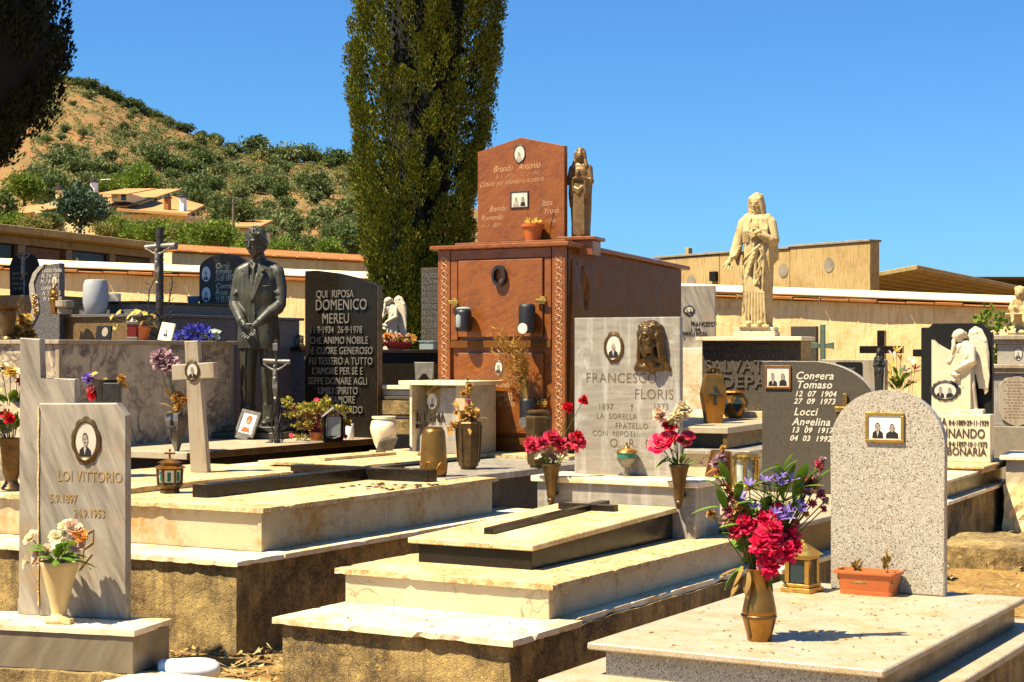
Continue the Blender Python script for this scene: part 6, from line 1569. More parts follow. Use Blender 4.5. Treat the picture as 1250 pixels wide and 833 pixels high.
medallion(t, 9.5*k, z_(335), 0, .10, .165, 'white', bg=3); medallion(t, 9.5*k, z_(360), 0, .10, .165, 'white', bg=3)
p2 = at(236, 372, 18.8); solo('ceramic_bowl', MB().lathe([(.045,0),(.05,.01),(.065,.05),(.068,.10),(.06,.10),(.05,.06)], 24), M['blue_glaze'], 'small blue glazed bowl beside the arched dark headstone', 'bowl', (p2.x,p2.y,zu), 0, smooth=True)
p2 = at(363, 424, 18.9); 
frame_lantern('small brass lantern showing between the bronze man and the black stone', (p2.x,p2.y,p2.z), -20, .11, .10, .13, 'bronze_gold', 'glass', roof=.02)
t = thing('grave_block', 'speckled granite block under the small brass lantern', 'block', (p2.x, p2.y, 0), -25); part('block_body', MB().box(-.3,.45,-.12,.4,.2,p2.z-.04,.004), M['shade_blue_granite'], t); part('block_slab', MB().box(-.33,.48,-.15,.43,p2.z-.04,p2.z,.004), M['black'], t)
# pot on the red tomb
x, z = fM.face(648, 288, .03); t = thing('flower_pot', 'orange plastic pot with dried plant on top of the red granite tomb', 'pot', fM.w(x,.06,zr0+.022), 0)
part('tub', MB().lathe([(.055,0),(.078,.105),(.088,.108),(.090,.13),(.08,.13),(.07,.1)],28), M['terracotta'], t, True)
b = LB(6); b.puff((0,0,.14),(.06,.06,.02),60,.03,.01,.5,.2); part('dry_stubble', b.mb(), M['fl_yellow'], t)
b = MB().tube([(0,0,.12),(-.05,-.01,.22),(-.06,-.01,.25)],.003,4).tube([(.02,0,.12),(.06,-.01,.25),(.10,-.02,.38)],.003,4).tube([(.05,-.01,.22),(.07,-.01,.30)],.002,4); part('dry_stalk', b, M['leaf_dry'], t)
# dried plant on the lower door
x, z = fM.face(645, 490, -.15)
t = thing('dried_plant', 'tall dried golden brush plant against the lower door of the red granite tomb', 'plant', fM.w(x,-.15,z), -31)
b = LB(7); st = MB()
for i in range(34):
    tx = rr.uniform(-.30,-.02)*1.1; tz = rr.uniform(.30,.60) if tx > -.22 else rr.uniform(.22,.55); ty = rr.uniform(-.12,.04)
    pts_ = [Vector((0,0,-.03)), Vector((tx*.35,ty*.4,tz*.55)), Vector((tx,ty,tz))]; st.tube(pts_, [.003,.0025,.001], 4)
    for j in range(26):
        s_ = rr.uniform(.35,1); c_ = pts_[0].lerp(pts_[1], s_*2) if s_ < .5 else pts_[1].lerp(pts_[2], s_*2-1)
        d_ = Vector((rr.uniform(-1,.6),rr.uniform(-.6,.4),rr.uniform(-.1,1))).normalized(); b.leaf(c_, d_, d_.cross(b.rnd()).normalized(), rr.uniform(.02,.07), .004)
part('dry_spray', b.mb(), leafmat('dry_fern',[(.42,.19,.03),(.30,.12,.02),(.55,.30,.06)]), t); part('stems', st, M['leaf_dry'], t)
# shrubs right
for px, py, D, w_, l_ in ((1226,530,18.6,.36,'low yellow-green shrub beside the pedestal with the cherub'),(1216,440,19.6,.20,'leafy green climber between the white angel and the pedestal'),(1181,383,22,.0,'')):
    if not w_: continue
    p2 = at(px, py, D); t = thing('shrub', l_, 'shrub', (p2.x, p2.y, 0), 0)
    b = LB(int(px)); 
    for i in range(26): b.puff((rr.uniform(-w_,w_*.9), rr.uniform(-.2,.2), p2.z+rr.uniform(-.25,.22)*(2.6 if w_<.3 else 1)), (.10,.1,.09), 40, .06, .024, .4, .2)
    part('foliage', b.mb(), GRN, t); part('stems', MB().tube([(0,0,-.05),(.02,0,p2.z*.6),(-.05,0,p2.z)],.015,6).tube([(0,0,.2),(.15,0,p2.z)],.01,6), M['bark'], t)

# leaf litter blown onto the slabs
lt = LB(91)
def litter(fr, x0, x1, y0, y1, z, n):
    for _ in range(n):
        p_ = fr.w(lt.r.uniform(x0,x1), lt.r.uniform(y0,y1), z+.002); a = lt.r.uniform(0,6.28)
        lt.leaf(p_, Vector((math.cos(a),math.sin(a),lt.r.uniform(.02,.25))).normalized(), Vector((-math.sin(a),math.cos(a),0)), lt.r.uniform(.010,.030), lt.r.uniform(.003,.007))
litter(f4, -1.03,-.02,.02,1.68,.5,170); litter(f3,-1.18,-.02,.02,.5,.36,60); litter(f8,-1.2,-.02,.02,2.4,.72,90); litter(f2,-1.2,-.15,.4,2.7,.692,70); litter(f1,-1.2,-.02,.02,.25,.252,40); litter(fM,-1.3,.4,-2.25,-.3,.70,60); litter(f3,-.38,-.12,.9,2.3,.515,40)
part('leaf_litter', lt.mb(), leafmat('litter', [(.28,.14,.03),(.16,.08,.02),(.42,.24,.06)], .9, .05), kind='stuff')
# ================================================================== statues
def loft(b, secs, fold=None, n=64, steps=5, smoothz=True):
    """closed body through (z, cx, cy, rx, ry) sections; fold(a, z) multiplies the radius"""
    S = []
    for (p, q_) in zip(secs, secs[1:]):
        for i in range(steps):
            t = i/steps; t2 = t*t*(3-2*t) if smoothz else t
            S.append(tuple(a+(c-a)*(t if j == 0 else t2) for j, (a, c) in enumerate(zip(p, q_))))
    S.append(secs[-1]); base = len(b.v)
    for z, cx, cy, rx, ry in S:
        for i in range(n):
            a = 2*PI*i/n; f = fold(a, z) if fold else 1
            b.v.append((cx+rx*f*math.cos(a), cy+ry*f*math.sin(a), z))
    for k in range(len(S)-1):
        for i in range(n):
            j = (i+1)%n; b.f.append((base+k*n+i, base+k*n+j, base+(k+1)*n+j, base+(k+1)*n+i)); b.m.append(0)
    b.f.append(tuple(base+i for i in range(n))[::-1]); b.f.append(tuple(base+(len(S)-1)*n+i for i in range(n))); b.m += [0,0]
    return b
def Tm(p, yaw=0, pitch=0, roll=0):
    return Matrix.Translation(p) @ Euler((pitch, roll, yaw)).to_matrix().to_4x4()
def face(b, T, s=1, hair=None, beard=False):
    """a head 0.24 high looking to -y, centred at T's origin"""
    Bl = lambda c, r, rot=None: b.ball(c, r, 16, 12, 0, T, rot)
    k = s
    Bl((0,.012*k,.03*k),(.076*k,.094*k,.088*k)); Bl((0,-.022*k,-.035*k),(.060*k,.066*k,.078*k)); Bl((0,-.052*k,-.088*k),(.030*k,.028*k,.026*k))
    for q_ in (-1,1):
        Bl((q_*.040*k,-.050*k,-.022*k),(.026*k,.026*k,.028*k)); Bl((q_*.030*k,-.074*k,.030*k),(.028*k,.012*k,.008*k)); Bl((q_*.030*k,-.070*k,.008*k),(.019*k,.013*k,.013*k))
        Bl((q_*.078*k,.012*k,-.005*k),(.012*k,.022*k,.032*k)); Bl((q_*.045*k,-.02*k,-.065*k),(.024*k,.03*k,.02*k))
    b.capsule([T@Vector((0,-.078*k,.025*k)), T@Vector((0,-.098*k,-.018*k))], [.009*k,.014*k], 10); Bl((0,-.086*k,-.022*k),(.020*k,.012*k,.009*k))
    Bl((0,-.080*k,-.050*k),(.026*k,.012*k,.006*k)); Bl((0,-.076*k,-.062*k),(.021*k,.013*k,.007*k))
    if beard:
        for i in range(7):
            a = -1.2+.4*i; Bl((.048*k*math.sin(a),-.045*k*math.cos(a)-.02*k,-.088*k),(.020*k,.020*k,.034*k))
        Bl((0,-.062*k,-.118*k),(.026*k,.022*k,.034*k))
def hand(b, T, s=1, curl=.4, spread=.12, mirror=1, thumb=.9):
    """palm at T's origin, fingers along -z, palm facing -y"""
    k = s; P = lambda x,y,z: T@Vector((x*mirror*k,y*k,z*k))
    b.capsule([P(0,0,.03),P(0,0,-.01)],[.026*k,.030*k],12)
    for i,(x,L) in enumerate(((-.028,.066),(-.010,.078),(.009,.074),(.027,.058))):
        dx = (i-1.5)*spread*.02
        b.capsule([P(x,0,-.015),P(x+dx,-L*.5*math.sin(curl*.5),-.03-L*.45),P(x+dx*1.8,-L*math.sin(curl*.9)*.8,-.03-L*.85)],[.0115*k,.0100*k,.0082*k],8)
        if i < 3: b.capsule([P(x,0,-.0),P(x+.018,0,-.0)],[.016*k,.016*k],8)
    b.capsule([P(-.025,0,.015),P(-.048,-.012,-.010),P(-.052,-.022*thumb,-.040)],[.014*k,.012*k,.009*k],8)

# ---- the bronze man
p = f8.w(-.93, 2.12, .72)
BM = thing('bronze_statue', 'life-size dark bronze statue of a suited man, hands clasped and head bowed, on stepped base', 'statue', p, -14)
part('lower_base', MB().box(-.36,.30,-.24,.30,0,.06,.006), M['bronze_green'], BM)
part('upper_base', MB().box(-.28,.26,-.19,.26,.0605,.11,.006), M['bronze_green'], BM)
b = MB(); zb = .11
def Q(x,y,z): return (x,y,z+zb)
for q_, fx in ((-1,-.115),(1,.105)):
    b.capsule([Q(q_*.09,.02,.90),Q(q_*.10,.0,.50),Q(fx,.035,.10)],[.098,.074,.060],18)
    b.lathe([(.066,0),(.072,.01),(.070,.14),(.062,.16)],18,c=Q(fx,.03,.05),sy=1.15)
    b.ball(Q(fx+q_*.012,-.075,.035),(.046,.095,.042)); b.ball(Q(fx+q_*.016,-.125,.030),(.044,.055,.032)); b.ball(Q(fx,.05,.04),(.042,.06,.045)); b.box(*(fx-.045+q_*.012,fx+.047+q_*.012),-.17,.10,zb+.0,zb+.014,.006)
    b.capsule([Q(fx,-.045,.16),Q(q_*.10,-.085,.52),Q(q_*.09,-.08,.80)],[.010,.012,.014],8)
def jf(a, z):
    return 1+.012*math.sin(5*a+z*9)
loft(b, [(zb+.70,0,.015,.195,.135),(zb+.78,0,.012,.200,.140),(zb+.95,0,.008,.190,.132),(zb+1.06,0,.0,.178,.125),(zb+1.20,0,-.002,.198,.138),(zb+1.33,0,.005,.200,.138),(zb+1.42,0,.018,.175,.110),(zb+1.47,0,.02,.105,.075),(zb+1.49,0,.015,.07,.06)], jf, 56, 4)
# jacket front edges and hem split
b.capsule([Q(.012,-.128,1.14),Q(.018,-.135,.95),Q(.045,-.128,.72)],[.010,.010,.012],8)
for q_ in (-1,1): b.capsule([Q(q_*.04,.05,1.46),Q(q_*.13,.03,1.43),Q(q_*.178,.02,1.40)],[.055,.058,.060],16)
# lapels, shirt and tie
for q_ in (-1,1):
    Z = [(.045,1.475),(.115,1.405),(.082,1.385),(.105,1.365),(.012,1.13),(.004,1.16),(.038,1.36)]
    vs_ = [(q_*x,-.108-.042*min(1,(1.475-z)/.18),z+zb) for x,z in Z]; vb = [(x,y+.03,z) for x,y,z in vs_]; n_ = len(Z)
    fs_ = [tuple(range(n_)),tuple(range(n_,2*n_))[::-1]]+[(i,n_+i,n_+(i+1)%n_,(i+1)%n_) for i in range(n_)]
    vs_ = [(x,y-.010,z) for x,y,z in vs_]; b.add(vs_+vb, fs_)
    b.capsule([Q(q_*.012,-.075,1.468),Q(q_*.055,-.045,1.495),Q(q_*.06,.02,1.51)],[.014,.014,.014],8)
b.capsule([Q(0,-.088,1.455),Q(0,-.10,1.435)],[.019,.016],10); b.capsule([Q(0,-.108,1.43),Q(0,-.128,1.30),Q(0,-.134,1.14)],[.014,.024,.022],10)
for z in (1.10,1.01,.92): b.ball(Q(.018,-.138,z),(.011,.008,.011),10,8)
b.capsule([Q(.095,-.128,1.262),Q(.150,-.110,1.270)],[.006,.006],6)
for q_ in (-1,1): b.capsule([Q(q_*.09,-.128,.93),Q(q_*.16,-.095,.94)],[.008,.008],6)
# arms
for q_, wr in ((-1,(-.050,-.215,.925)),(1,(.062,-.220,.915))):
    el = (q_*.222,-.025,1.10)
    b.capsule([Q(q_*.180,.018,1.39),Q(q_*.212,.012,1.25),Q(*el)],[.062,.056,.053],16); b.capsule([Q(*el),Q((el[0]+wr[0])/2,(el[1]+wr[1])/2-.01,(el[2]+wr[2])/2),Q(wr[0]+q_*.035,wr[1]+.02,wr[2]+.03)],[.053,.049,.041],16)
    for i in range(5):
        t = i/4; b.ball(Q(q_*(.215-.02*math.cos(i*2)),-.055+.01*i,1.21-.045*i),(.040,.018,.011),12,8,rot=(.5,q_*(.6-.3*i),0))
    for i in range(3): b.ball(Q(q_*(.19-.045*i),-.085-.04*i,1.085-.04*i),(.016,.018,.045),10,8,rot=(0,q_*.9,0))
    b.capsule([Q(wr[0]+q_*.03,wr[1]+.018,wr[2]+.026),Q(wr[0],wr[1],wr[2])],[.036,.031],12)
hand(b, Tm(Q(-.012,-.238,.890), 0, .25, 1.05*-1+.2), 1.0, 1.1, .1, -1); hand(b, Tm(Q(.030,-.222,.872), 0, .2, .75), 1.0, 1.0, .1, 1)
# neck, head
b.capsule([Q(0,.02,1.46),Q(-.005,.0,1.56)],[.066,.060],16)
T_ = Tm(Q(-.012,-.028,1.665), -.30, .26, 0); face(b, T_, 1.16)
for i in range(60):
    a = rr.uniform(0,2*PI); e = rr.uniform(.25,1.45)
    v_ = Vector((.084*math.cos(a)*math.cos(e), .012+.100*math.sin(a)*math.cos(e), .035+.095*math.sin(e)))
    if v_.y < -.06 and v_.z < .085: continue
    b.ball(T_@(v_*1.09), (.013,.020,.011), 8, 6)
b.ball(T_@Vector((0,.022,.050)),(.090,.104,.096)); b.ball(T_@Vector((0,.05,-.02)),(.078,.078,.085))
for q_ in (-1,1): b.capsule([T_@Vector((q_*.080,-.02,.06)),T_@Vector((q_*.082,.0,.02))],[.012,.010],8)
sculpt('statue_body', b, M['bronze_green'], BM, .0055, 1)

# ---- robed figures
def robe(b, H, w, fold_amp, secs=None, seed=0, lean=0):
    fold = lambda a, z: 1 + fold_amp*(1-.75*max(0, min(1, (z-.45*H)/(.4*H))))*(math.sin(9*a+seed+2.2*math.sin(3*z/H))+.6*math.sin(15*a+1.3*seed-z*3/H))*.7
    loft(b, secs or [(0,0,0,.165*w,.14*w),(.05*H,lean*.1,0,.17*w,.145*w),(.30*H,lean*.4,0,.160*w,.135*w),(.52*H,lean*.6,0,.165*w,.135*w),(.62*H,lean*.7,0,.150*w,.12*w),(.74*H,lean,0,.175*w,.13*w),(.80*H,lean,.01,.16*w,.11*w),(.845*H,lean,.01,.07*w,.065*w),(.87*H,lean,.01,.055*w,.055*w)], fold, 72, 5)
# Christ on the SALVATORE stone
hS = (EYE+(HZ-240)*f6.w(*f6mid).y/FPX) - (f6cap+.085)
p = f6.w(f6mid[0]+.02, f6mid[1], f6cap)
CH = thing('stone_statue', 'cream stone statue of Christ, one hand at his heart and one held out', 'statue', p, -18)
part('statue_base', MB().box(-.195,.185,-.135,.14,0,.05,.005).box(-.185,.175,-.125,.13,.0505,.088,.005), M['white_marble'], CH)
b = MB(); H = 1.72
robe(b, H, 1.16, .10, seed=1)
b.capsule([(.05,-.02,.05),(.07,-.04,.6)],[.12,.11],14)
for q_ in (-1,1): b.ball((q_*.075-.01,-.165,.03),(.042,.085,.035)); b.capsule([(q_*.04,.02,1.42),(q_*.13,.01,1.385),(q_*.185,.01,1.33)],[.07,.078,.075],14)
b.box(-.22,.20,-.22,.16,-.03,.012,.01)
# mantle: diagonal folds from his left shoulder down to his right hip
for i in range(8):
    t = i/7; x0 = .17-.02*i; 
    b.capsule([(.15-.03*i,-.13-.02*math.sin(PI*t),1.12-.035*i),(.0-.02*i,-.175,.98-.06*i),(-.14,-.13,.88-.085*i),(-.185,-.05,.84-.10*i)],[.018,.024,.022,.016],8)
for i in range(7):
    t = i/6; b.capsule([(-.16+.034*i,-.165,.76-.05*i),(-.11+.039*i,-.185,.42),(-.13+.046*i,-.185,-.01)],[.018,.020,.017],8)
for i in range(6):
    b.capsule([(.10+.018*i,-.15+.028*i,1.05),(.115+.018*i,-.165+.03*i,.75),(.10+.02*i,-.15+.03*i,.45-.05*(i%3))],[.022,.026,.016],8)
pr = None
for i in range(7):
    zz_ = .98-.075*i; c_ = (.075+.035*(i%2)-.012*i, -.185, zz_)
    if pr: b.capsule([pr,c_],[.018,.018],8)
    pr = c_
# left arm folded to the heart, wide sleeve hanging
b.capsule([(.185,.01,1.33),(.235,-.03,1.10),(.20,-.11,1.10),(.07,-.19,1.17)],[.080,.078,.068,.046],14)
for i in range(5): b.capsule([(.17+.022*i,-.13+.03*i,1.10),(.175+.024*i,-.12+.035*i,.92),(.185+.022*i,-.10+.04*i,.74+.03*i)],[.026,.026,.016],8)
hand(b, Tm((.035,-.205,1.20), 0, .2, 1.25), 1.15, .5, .1, 1)
b.ball((-.035,-.17,1.20),(.034,.026,.042)); 
for i in range(11): a = 2*PI*i/11; b.capsule([(-.035+.04*math.cos(a),-.165,1.20+.045*math.sin(a)),(-.035+.075*math.cos(a),-.158,1.20+.085*math.sin(a))],[.009,.004],6)
# right arm lowered and held out
b.capsule([(-.185,.01,1.33),(-.255,-.03,1.10),(-.31,-.10,.92)],[.082,.076,.060],14); b.capsule([(-.31,-.10,.92),(-.345,-.15,.855)],[.036,.030],12)
for i in range(4): b.ball((-.27-.012*i,-.07-.02*i,1.02-.035*i),(.072,.07,.012),14,8,rot=(.35,-.4,0))
for i in range(4): b.capsule([(-.23-.02*i,.02,1.15),(-.25-.02*i,.02+.01*i,.98),(-.27-.012*i,.0,.80+.03*i)],[.03,.034,.018],8)
hand(b, Tm((-.365,-.185,.815), .3, -.45, .35), 1.2, .2, .5, -1)
b.capsule([(0,.01,1.40),(-.005,-.005,1.50)],[.065,.06],14)
T_ = Tm((-.012,-.025,1.585), -.28, .20, 0); face(b, T_, 1.0, beard=True)
for q_ in (-1,1):
    b.capsule([T_@Vector((0,.01,.115)),T_@Vector((q_*.07,-.025,.065)),T_@Vector((q_*.086,-.015,-.04)),(q_*.085,-.02,1.44),(q_*.105,-.02,1.34)],[.026,.030,.032,.036,.024],10)
    b.capsule([T_@Vector((q_*.05,.06,.08)),T_@Vector((q_*.07,.06,-.06)),(q_*.07,.06,1.40)],[.04,.045,.04],10)
b.ball(T_@Vector((0,.035,.045)),(.085,.085,.095))
for i in range(7): b.capsule([(.075+.012*i,-.115+.008*i,1.38-.01*i),(.085+.012*i,-.15,1.24),(.09+.014*i,-.14,1.10)],[.014,.016,.012],8); b.capsule([(-.07-.014*i,-.115+.008*i,1.38-.01*i),(-.095-.012*i,-.135,1.22),(-.10-.012*i,-.12,1.08)],[.014,.016,.012],8)
sculpt('statue_body', b, M['statue_stone'], CH, .0065, 1, loc=(0,0,.10), scale=(hS/1.70*.94,hS/1.70*.94,hS/1.70))
# bronze Madonna on the red tomb
x, z = fM.face(703, 280, .30); 
MD = thing('bronze_statue', 'small bronze praying Madonna on a red granite block at the corner of the tall tomb', 'statue', fM.w(-.03,.30,0), -18)
z0 = zr0-.03
part('pedestal', MB().box(-.125,.125,-.11,.13,z0-.06,z0+.055,.004), M['red'], MD); part('pedestal_slab', MB().box(-.155,.155,-.14,.16,z0+.055,z0+.082,.005), M['red'], MD)
def madonna(b, H=1.6):
    robe(b, H, .98, .035, seed=2)
    loft(b, [(.02,0,.02,.165,.13),(.4*H,0,.02,.19,.14),(.62*H,0,.02,.205,.145),(.76*H,0,.02,.185,.12),(.83*H,0,.02,.10,.085),(.90*H,0,.02,.10,.095),(.97*H,0,.02,.085,.09),(1.0*H,0,.015,.03,.03)], lambda a,z: 1+.03*math.sin(11*a+2*z), 64, 5)
    for i in range(8): b.capsule([(-.09+.024*i,-.12-.025*math.sin(PI*i/7),.60*H),(-.10+.028*i,-.135,.3*H),(-.11+.030*i,-.13,.03*H)],[.017,.019,.016],8)
    for q_ in (-1,1):
        b.capsule([(q_*.15,.0,.77*H),(q_*.195,-.05,.62*H),(q_*.03,-.17,.66*H)],[.07,.065,.038],12)
        for i in range(4): b.capsule([(q_*(.17-.02*i),-.08-.02*i,.62*H),(q_*(.185-.02*i),-.08-.02*i,.48*H),(q_*(.18-.015*i),-.05,.34*H+.03*i)],[.026,.024,.012],8)
        hand(b, Tm((q_*.012,-.185,.70*H), q_*PI/2, PI, 0), .95, .1, .05, q_)
        b.capsule([(q_*.03,-.035,.975*H),(q_*.078,-.045,.945*H),(q_*.088,-.035,.87*H),(q_*.12,-.06,.79*H)],[.028,.030,.034,.040],10)
    for i in range(4): b.capsule([(-.10,-.14,.56*H-.02*i),(.0,-.17,.53*H-.03*i),(.09,-.14,.58*H-.02*i)],[.014,.015,.012],8)
    b.ball((0,.01,.925*H),(.092,.095,.105)); b.ball((0,-.012,.968*H),(.080,.078,.062)); T_ = Tm((0,-.045,.905*H), -.15, .2, 0); face(b, T_, .92)
b = MB(); madonna(b)
sm = (EYE+(HZ-180)*13.25/FPX-(z0+.085))/1.6
sculpt('statue_body', b, M['bronze_brown'], MD, .009, 2, loc=(0,0,z0+.082), scale=(sm,)*3)
p = at(1073, 482, 15.8); k = 15.8/FPX
SM = thing('stone_statue', 'small dark veiled Madonna figure in front of the tall black granite cross', 'statue', (p.x,p.y,p.z-.3), -10)
part('plinth', MB().box(-.12,.12,-.1,.12,-.6,.3,.004), M['granite_dk'], SM)
b = MB(); madonna(b); sculpt('statue_body', b, M['iron'], SM, .011, 2, loc=(0,0,.3), scale=(57*k/1.6*.82,57*k/1.6*.82,57*k/1.6))
p = at(66, 384, 16.95); k = 16.95/FPX
SB = thing('bronze_statue', 'small golden bronze praying figure before the wavy-edged headstone', 'statue', (p.x,p.y,zs), -10)
b = MB(); madonna(b); sculpt('statue_body', b, M['bronze_gold'], SB, .011, 2, scale=((p.z-zs+35*k)/1.6*1.15,)*2+((p.z-zs+35*k)/1.6,))
p2 = at(79, 383, 16.9); solo('small_vase', MB().box(-.06,.06,-.05,.05,0,.05,.004).lathe([(.05,.05),(.09,.075),(.09,.13),(.05,.135)],16), M['weather_white'], 'small pale pedestal bowl beside the golden praying figure', 'vase', (p2.x,p2.y,zs), 0)

# ================================================================== buildings behind
# concrete wall and niche building, right
a3 = at(800, 312, 45); b3 = at(1062, 297, 38.5); zt = 3.95
t = thing('concrete_building', 'tall stained concrete wall block rising behind the ochre wall on the right', 'building', (a3.x,a3.y,0), math.degrees(math.atan2(b3.y-a3.y,b3.x-a3.x)))
L = (Vector((b3.x,b3.y,0))-Vector((a3.x,a3.y,0))).length
part('wall', MB().box(0,L*.33,0,.3,0,zt-.02,.01).box(L*.332,L*.66,.004,.3,0,zt+.0,.01).box(L*.662,L,0,.3,0,zt+.03,.01), M['plaster_pale'], t)
part('parapet_cap', MB().box(-.02,L*.66,-.04,.35,zt+.002,zt+.06,.01).box(L*.662,L+.02,-.04,.35,zt+.032,zt+.09,.01), M['concrete_grey'], t)
part('vent', MB().box(L*.295,L*.295+.24,-.10,.0,3.28,3.52,.01), M['matte_black'], t)
for px, py in ((1018,330),(966,333),(850,340)):
    u = (px-800)/262*L; part('round_patch', MB().lathe([(.17,0),(.17,.012)],20,M=Matrix.Translation((u,-.012,EYE+(HZ-py)*42/FPX))@Matrix.Rotation(-PI/2,4,'X')), M['concrete_grey'], t)
part('chimney_pipe', MB().box(.0,.14,1,1.14,3.9,zt+.32,.01), M['plaster_pale'], t)
c0 = at(1067, 320, 41); c1 = at(1260, 360, 62)
an = math.degrees(math.atan2(c1.y-c0.y, c1.x-c0.x)); L = (Vector((c1.x,c1.y,0))-Vector((c0.x,c0.y,0))).length+8
t = thing('niche_building', 'long low concrete burial-niche building with a wide overhanging roof at the right', 'building', (c0.x,c0.y,0), an)
part('roof', MB().wedge(-.3,L,-1.1,1.9,0,3.55,3.06,0,.01,zb0=2.96,za0=3.44), M['plaster_pale'], t)
b = MB()
for i in range(9): b.wedge(-.28,L-.05,-1.0+.3*i,-.95+.3*i,0,3.439-.048*i,3.431-.048*i,0,0,za0=3.40-.048*i,zb0=3.392-.048*i)
part('roof_ribs', b, M['plaster_pale'], t)
part('back_wall', MB().box(-.3,L,.9,1.2,0,3.0,.01), M['plaster_pale'], t)
for i in range(12):
    x = .2+i*2.2; part('niche_pillar', MB().box(x,x+.35,.5,.9,0,3.05,.01), M['plaster_pale'], t)
    part('niche_front', MB().box(x+.5,x+2.0,.82,.895,2.0,2.85,.01), M['granite_dk' if i%2 else 'brown_granite'], t)
p = at(845, 312, 52); tt = proto_tree('garden_tree', 'treetop just showing above the stained concrete wall', 77, GRN, 16, 40, .14); tt.location = (p.x,p.y,2.2); tt.scale = (.65,.65,1.3)
# tiled house on the slope
p = at(120, 265, 82); k = 82/FPX
HS = thing('tiled_house', 'large cream house with sun-bleached terracotta roofs, dormer and chimneys on the slope', 'house', (p.x,p.y,p.z), -6)
X = lambda px: (px-120)*k; Z = lambda py: (265-py)*k
part('wall', MB().box(X(62),X(228),0,6,-4,Z(262),.02).box(X(20),X(70),-2,4,-4,Z(262),.02), M['plaster'], HS)
ZD = lambda py, y: EYE+(HZ-py)*(82+y)/FPX-p.z
b = MB().wedge(X(8),X(60),-2.6,3.5,0,ZD(258.5,-2.6),ZD(249,3.5),0,.02,za0=ZD(260,-2.6),zb0=ZD(250.5,3.5)).wedge(X(14),X(68),3.0,9,0,ZD(250,3),ZD(237,9),0,.02,za0=ZD(251.5,3),zb0=ZD(239,9)); part('roof', b, M['rooftile'], HS)
b = MB().wedge(X(104),X(162),-.6,8,0,ZD(252,-.6),ZD(231,8),0,.02,za0=ZD(253.5,-.6),zb0=ZD(233,8)); part('roof', b, M['rooftile'], HS)
b = MB(); y0_, y1_ = -.8, 6
vv = [(X(150),y0_,ZD(255,y0_)),(X(238),y0_,ZD(262,y0_)),(X(208),y1_,ZD(251,y1_)),(X(166),y1_,ZD(240,y1_))]; vv += [(x,y,z-.12) for x,y,z in vv]
b.add(vv, [(0,1,2,3),(7,6,5,4),(0,4,5,1),(1,5,6,2),(2,6,7,3),(3,7,4,0)]); part('roof', b, M['rooftile'], HS)
d = part('dormer', MB().box(X(139),X(159),-.3,3,Z(247),Z(236.5),.01), M['coping'], HS); part('dormer_roof', MB().wedge(X(123),X(165),-.8,3.4,0,ZD(236.5,-.8),ZD(230.5,3.4),0,.02,za0=ZD(238,-.8),zb0=ZD(232,3.4)), M['rooftile'], d); part('window', MB().box(X(151.5),X(157.5),-.33,-.301,Z(246),Z(238.5),.01), M['dark_glass'], d); part('window', MB().box(X(140.5),X(147),-.33,-.301,Z(243),Z(238.5),.01), M['grey_stone'], d)
for px, y0, y1, m_ in ((107,241,221,'white'),(200,252,241.5,'tile'),(219.5,255,241,'white'),(63,244,230,'plaster')):
    c_ = part('chimney', MB().box(X(px-2.8),X(px+2.8),.6,1.1,Z(y0)-.3,Z(y1),.01), M[m_], HS); part('chimney_cap', MB().box(X(px-3.4),X(px+3.4),.5,1.2,Z(y1)+.02,Z(y1)+.1,.01).box(X(px-2),X(px+2),.7,1.0,Z(y1)+.1,Z(y1)+.22,.01), M['iron'], c_)
p = at(287, 279, 92); k2 = 92/FPX
H2 = thing('tiled_house', 'far small house with pale roof peeking between trees by the utility pole', 'house', (p.x,p.y,p.z), 0)
part('wall', MB().box(-22*k2,30*k2,0,4,-3,0,.02), M['plaster'], H2); part('roof', MB().wedge(-24*k2,32*k2,-.4,4.5,-.02,.1,.8,0,.02,zb0=.6), M['rooftile'], H2)
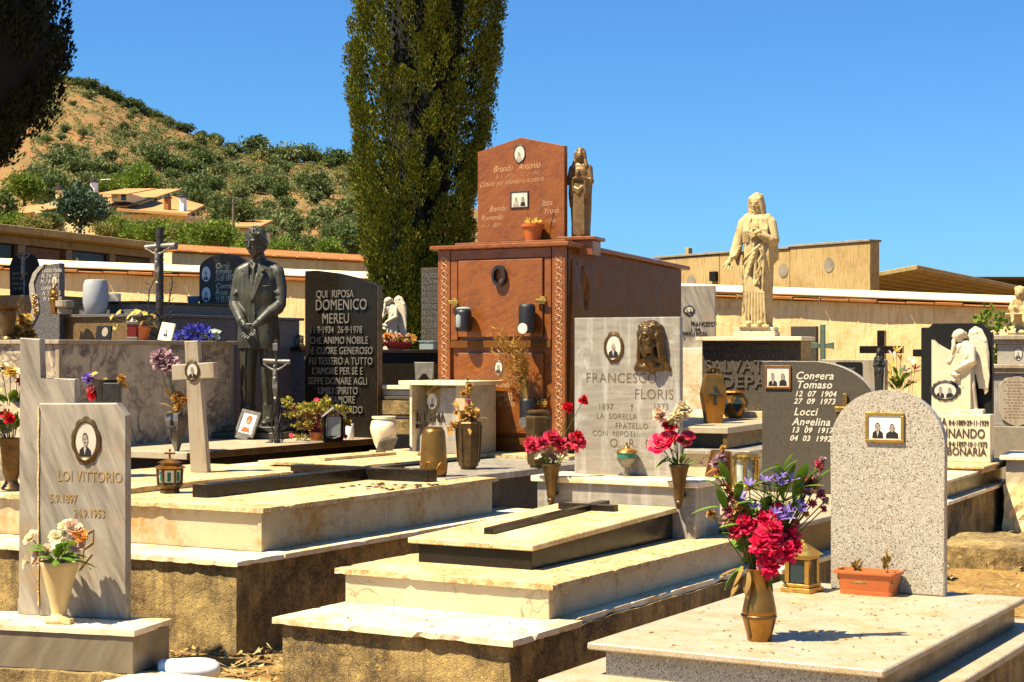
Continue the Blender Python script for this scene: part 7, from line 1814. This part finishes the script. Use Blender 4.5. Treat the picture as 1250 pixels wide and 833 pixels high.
p = at(284, 300, 70)
t = thing('utility_pole', 'weathered wooden utility pole standing among the bushes above the wall', 'pole', (p.x,p.y,0), 0)
part('pole', MB().tube([(0,0,-.2),(.04,0,EYE+(HZ-243)*70/FPX)],[.085,.065],8), M['wood'], t); part('crossarm', MB().box(-.38,.4,-.06,.06,EYE+(HZ-249)*70/FPX,EYE+(HZ-248)*70/FPX,.01), M['iron'], t)
p = at(129, 226, 86); t = thing('television_aerial', 'thin television aerial on a mast above the tiled house', 'aerial', p, 0)
part('mast', MB().tube([(0,0,-.4),(0,0,.62)],.025,5), M['iron'], t); part('antenna', MB().tube([(-.26,0,.25),(.26,0,.28)],.03,5).tube([(-.24,0,.15),(-.24,0,.38)],.02,4), M['lead'], t)

# Christ's head in relief on the FRANCESCO FLORIS stone
x, z = f3.face(797, 418, 2.66); b = MB()
T_ = Tm((x, 2.615, z+.030), -.45, .12, 0); face(b, T_, .72, beard=True)
b.ball((x, 2.645, z+.055), (.066,.06,.068))
for q_ in (-1,1):
    for k_ in range(3):
        o_ = .008*k_; b.capsule([(x+q_*(.030+o_),2.60+.014*k_,z+.105-o_),(x+q_*(.058+o_*.6),2.605+.015*k_,z+.05),(x+q_*(.056+o_),2.612+.014*k_,z-.02),(x+q_*(.062+o_*1.3),2.618+.012*k_,z-.085)], [.012,.014,.014,.010], 8)
    b.capsule([(x+q_*.02,2.645,z-.085),(x+q_*.07,2.65,z-.105),(x+q_*.098,2.655,z-.145)], [.026,.024,.016], 10)
b.capsule([(x,2.635,z-.04),(x,2.645,z-.10),(x,2.652,z-.150)], [.030,.040,.022], 10); b.capsule([(x-.06,2.648,z-.135),(x+.06,2.648,z-.135)], .024, 10)
for i in range(18):
    a = 2*PI*i/18; b.capsule([(x+.064*math.cos(a), 2.63+.058*math.sin(a), z+.083+.006*(i%2)),(x+.064*math.cos(a+.6), 2.63+.058*math.sin(a+.6), z+.090-.008*(i%2))], .0075, 6)
sculpt('christ_head', b, M['bronze'], T3, .0036, 1)
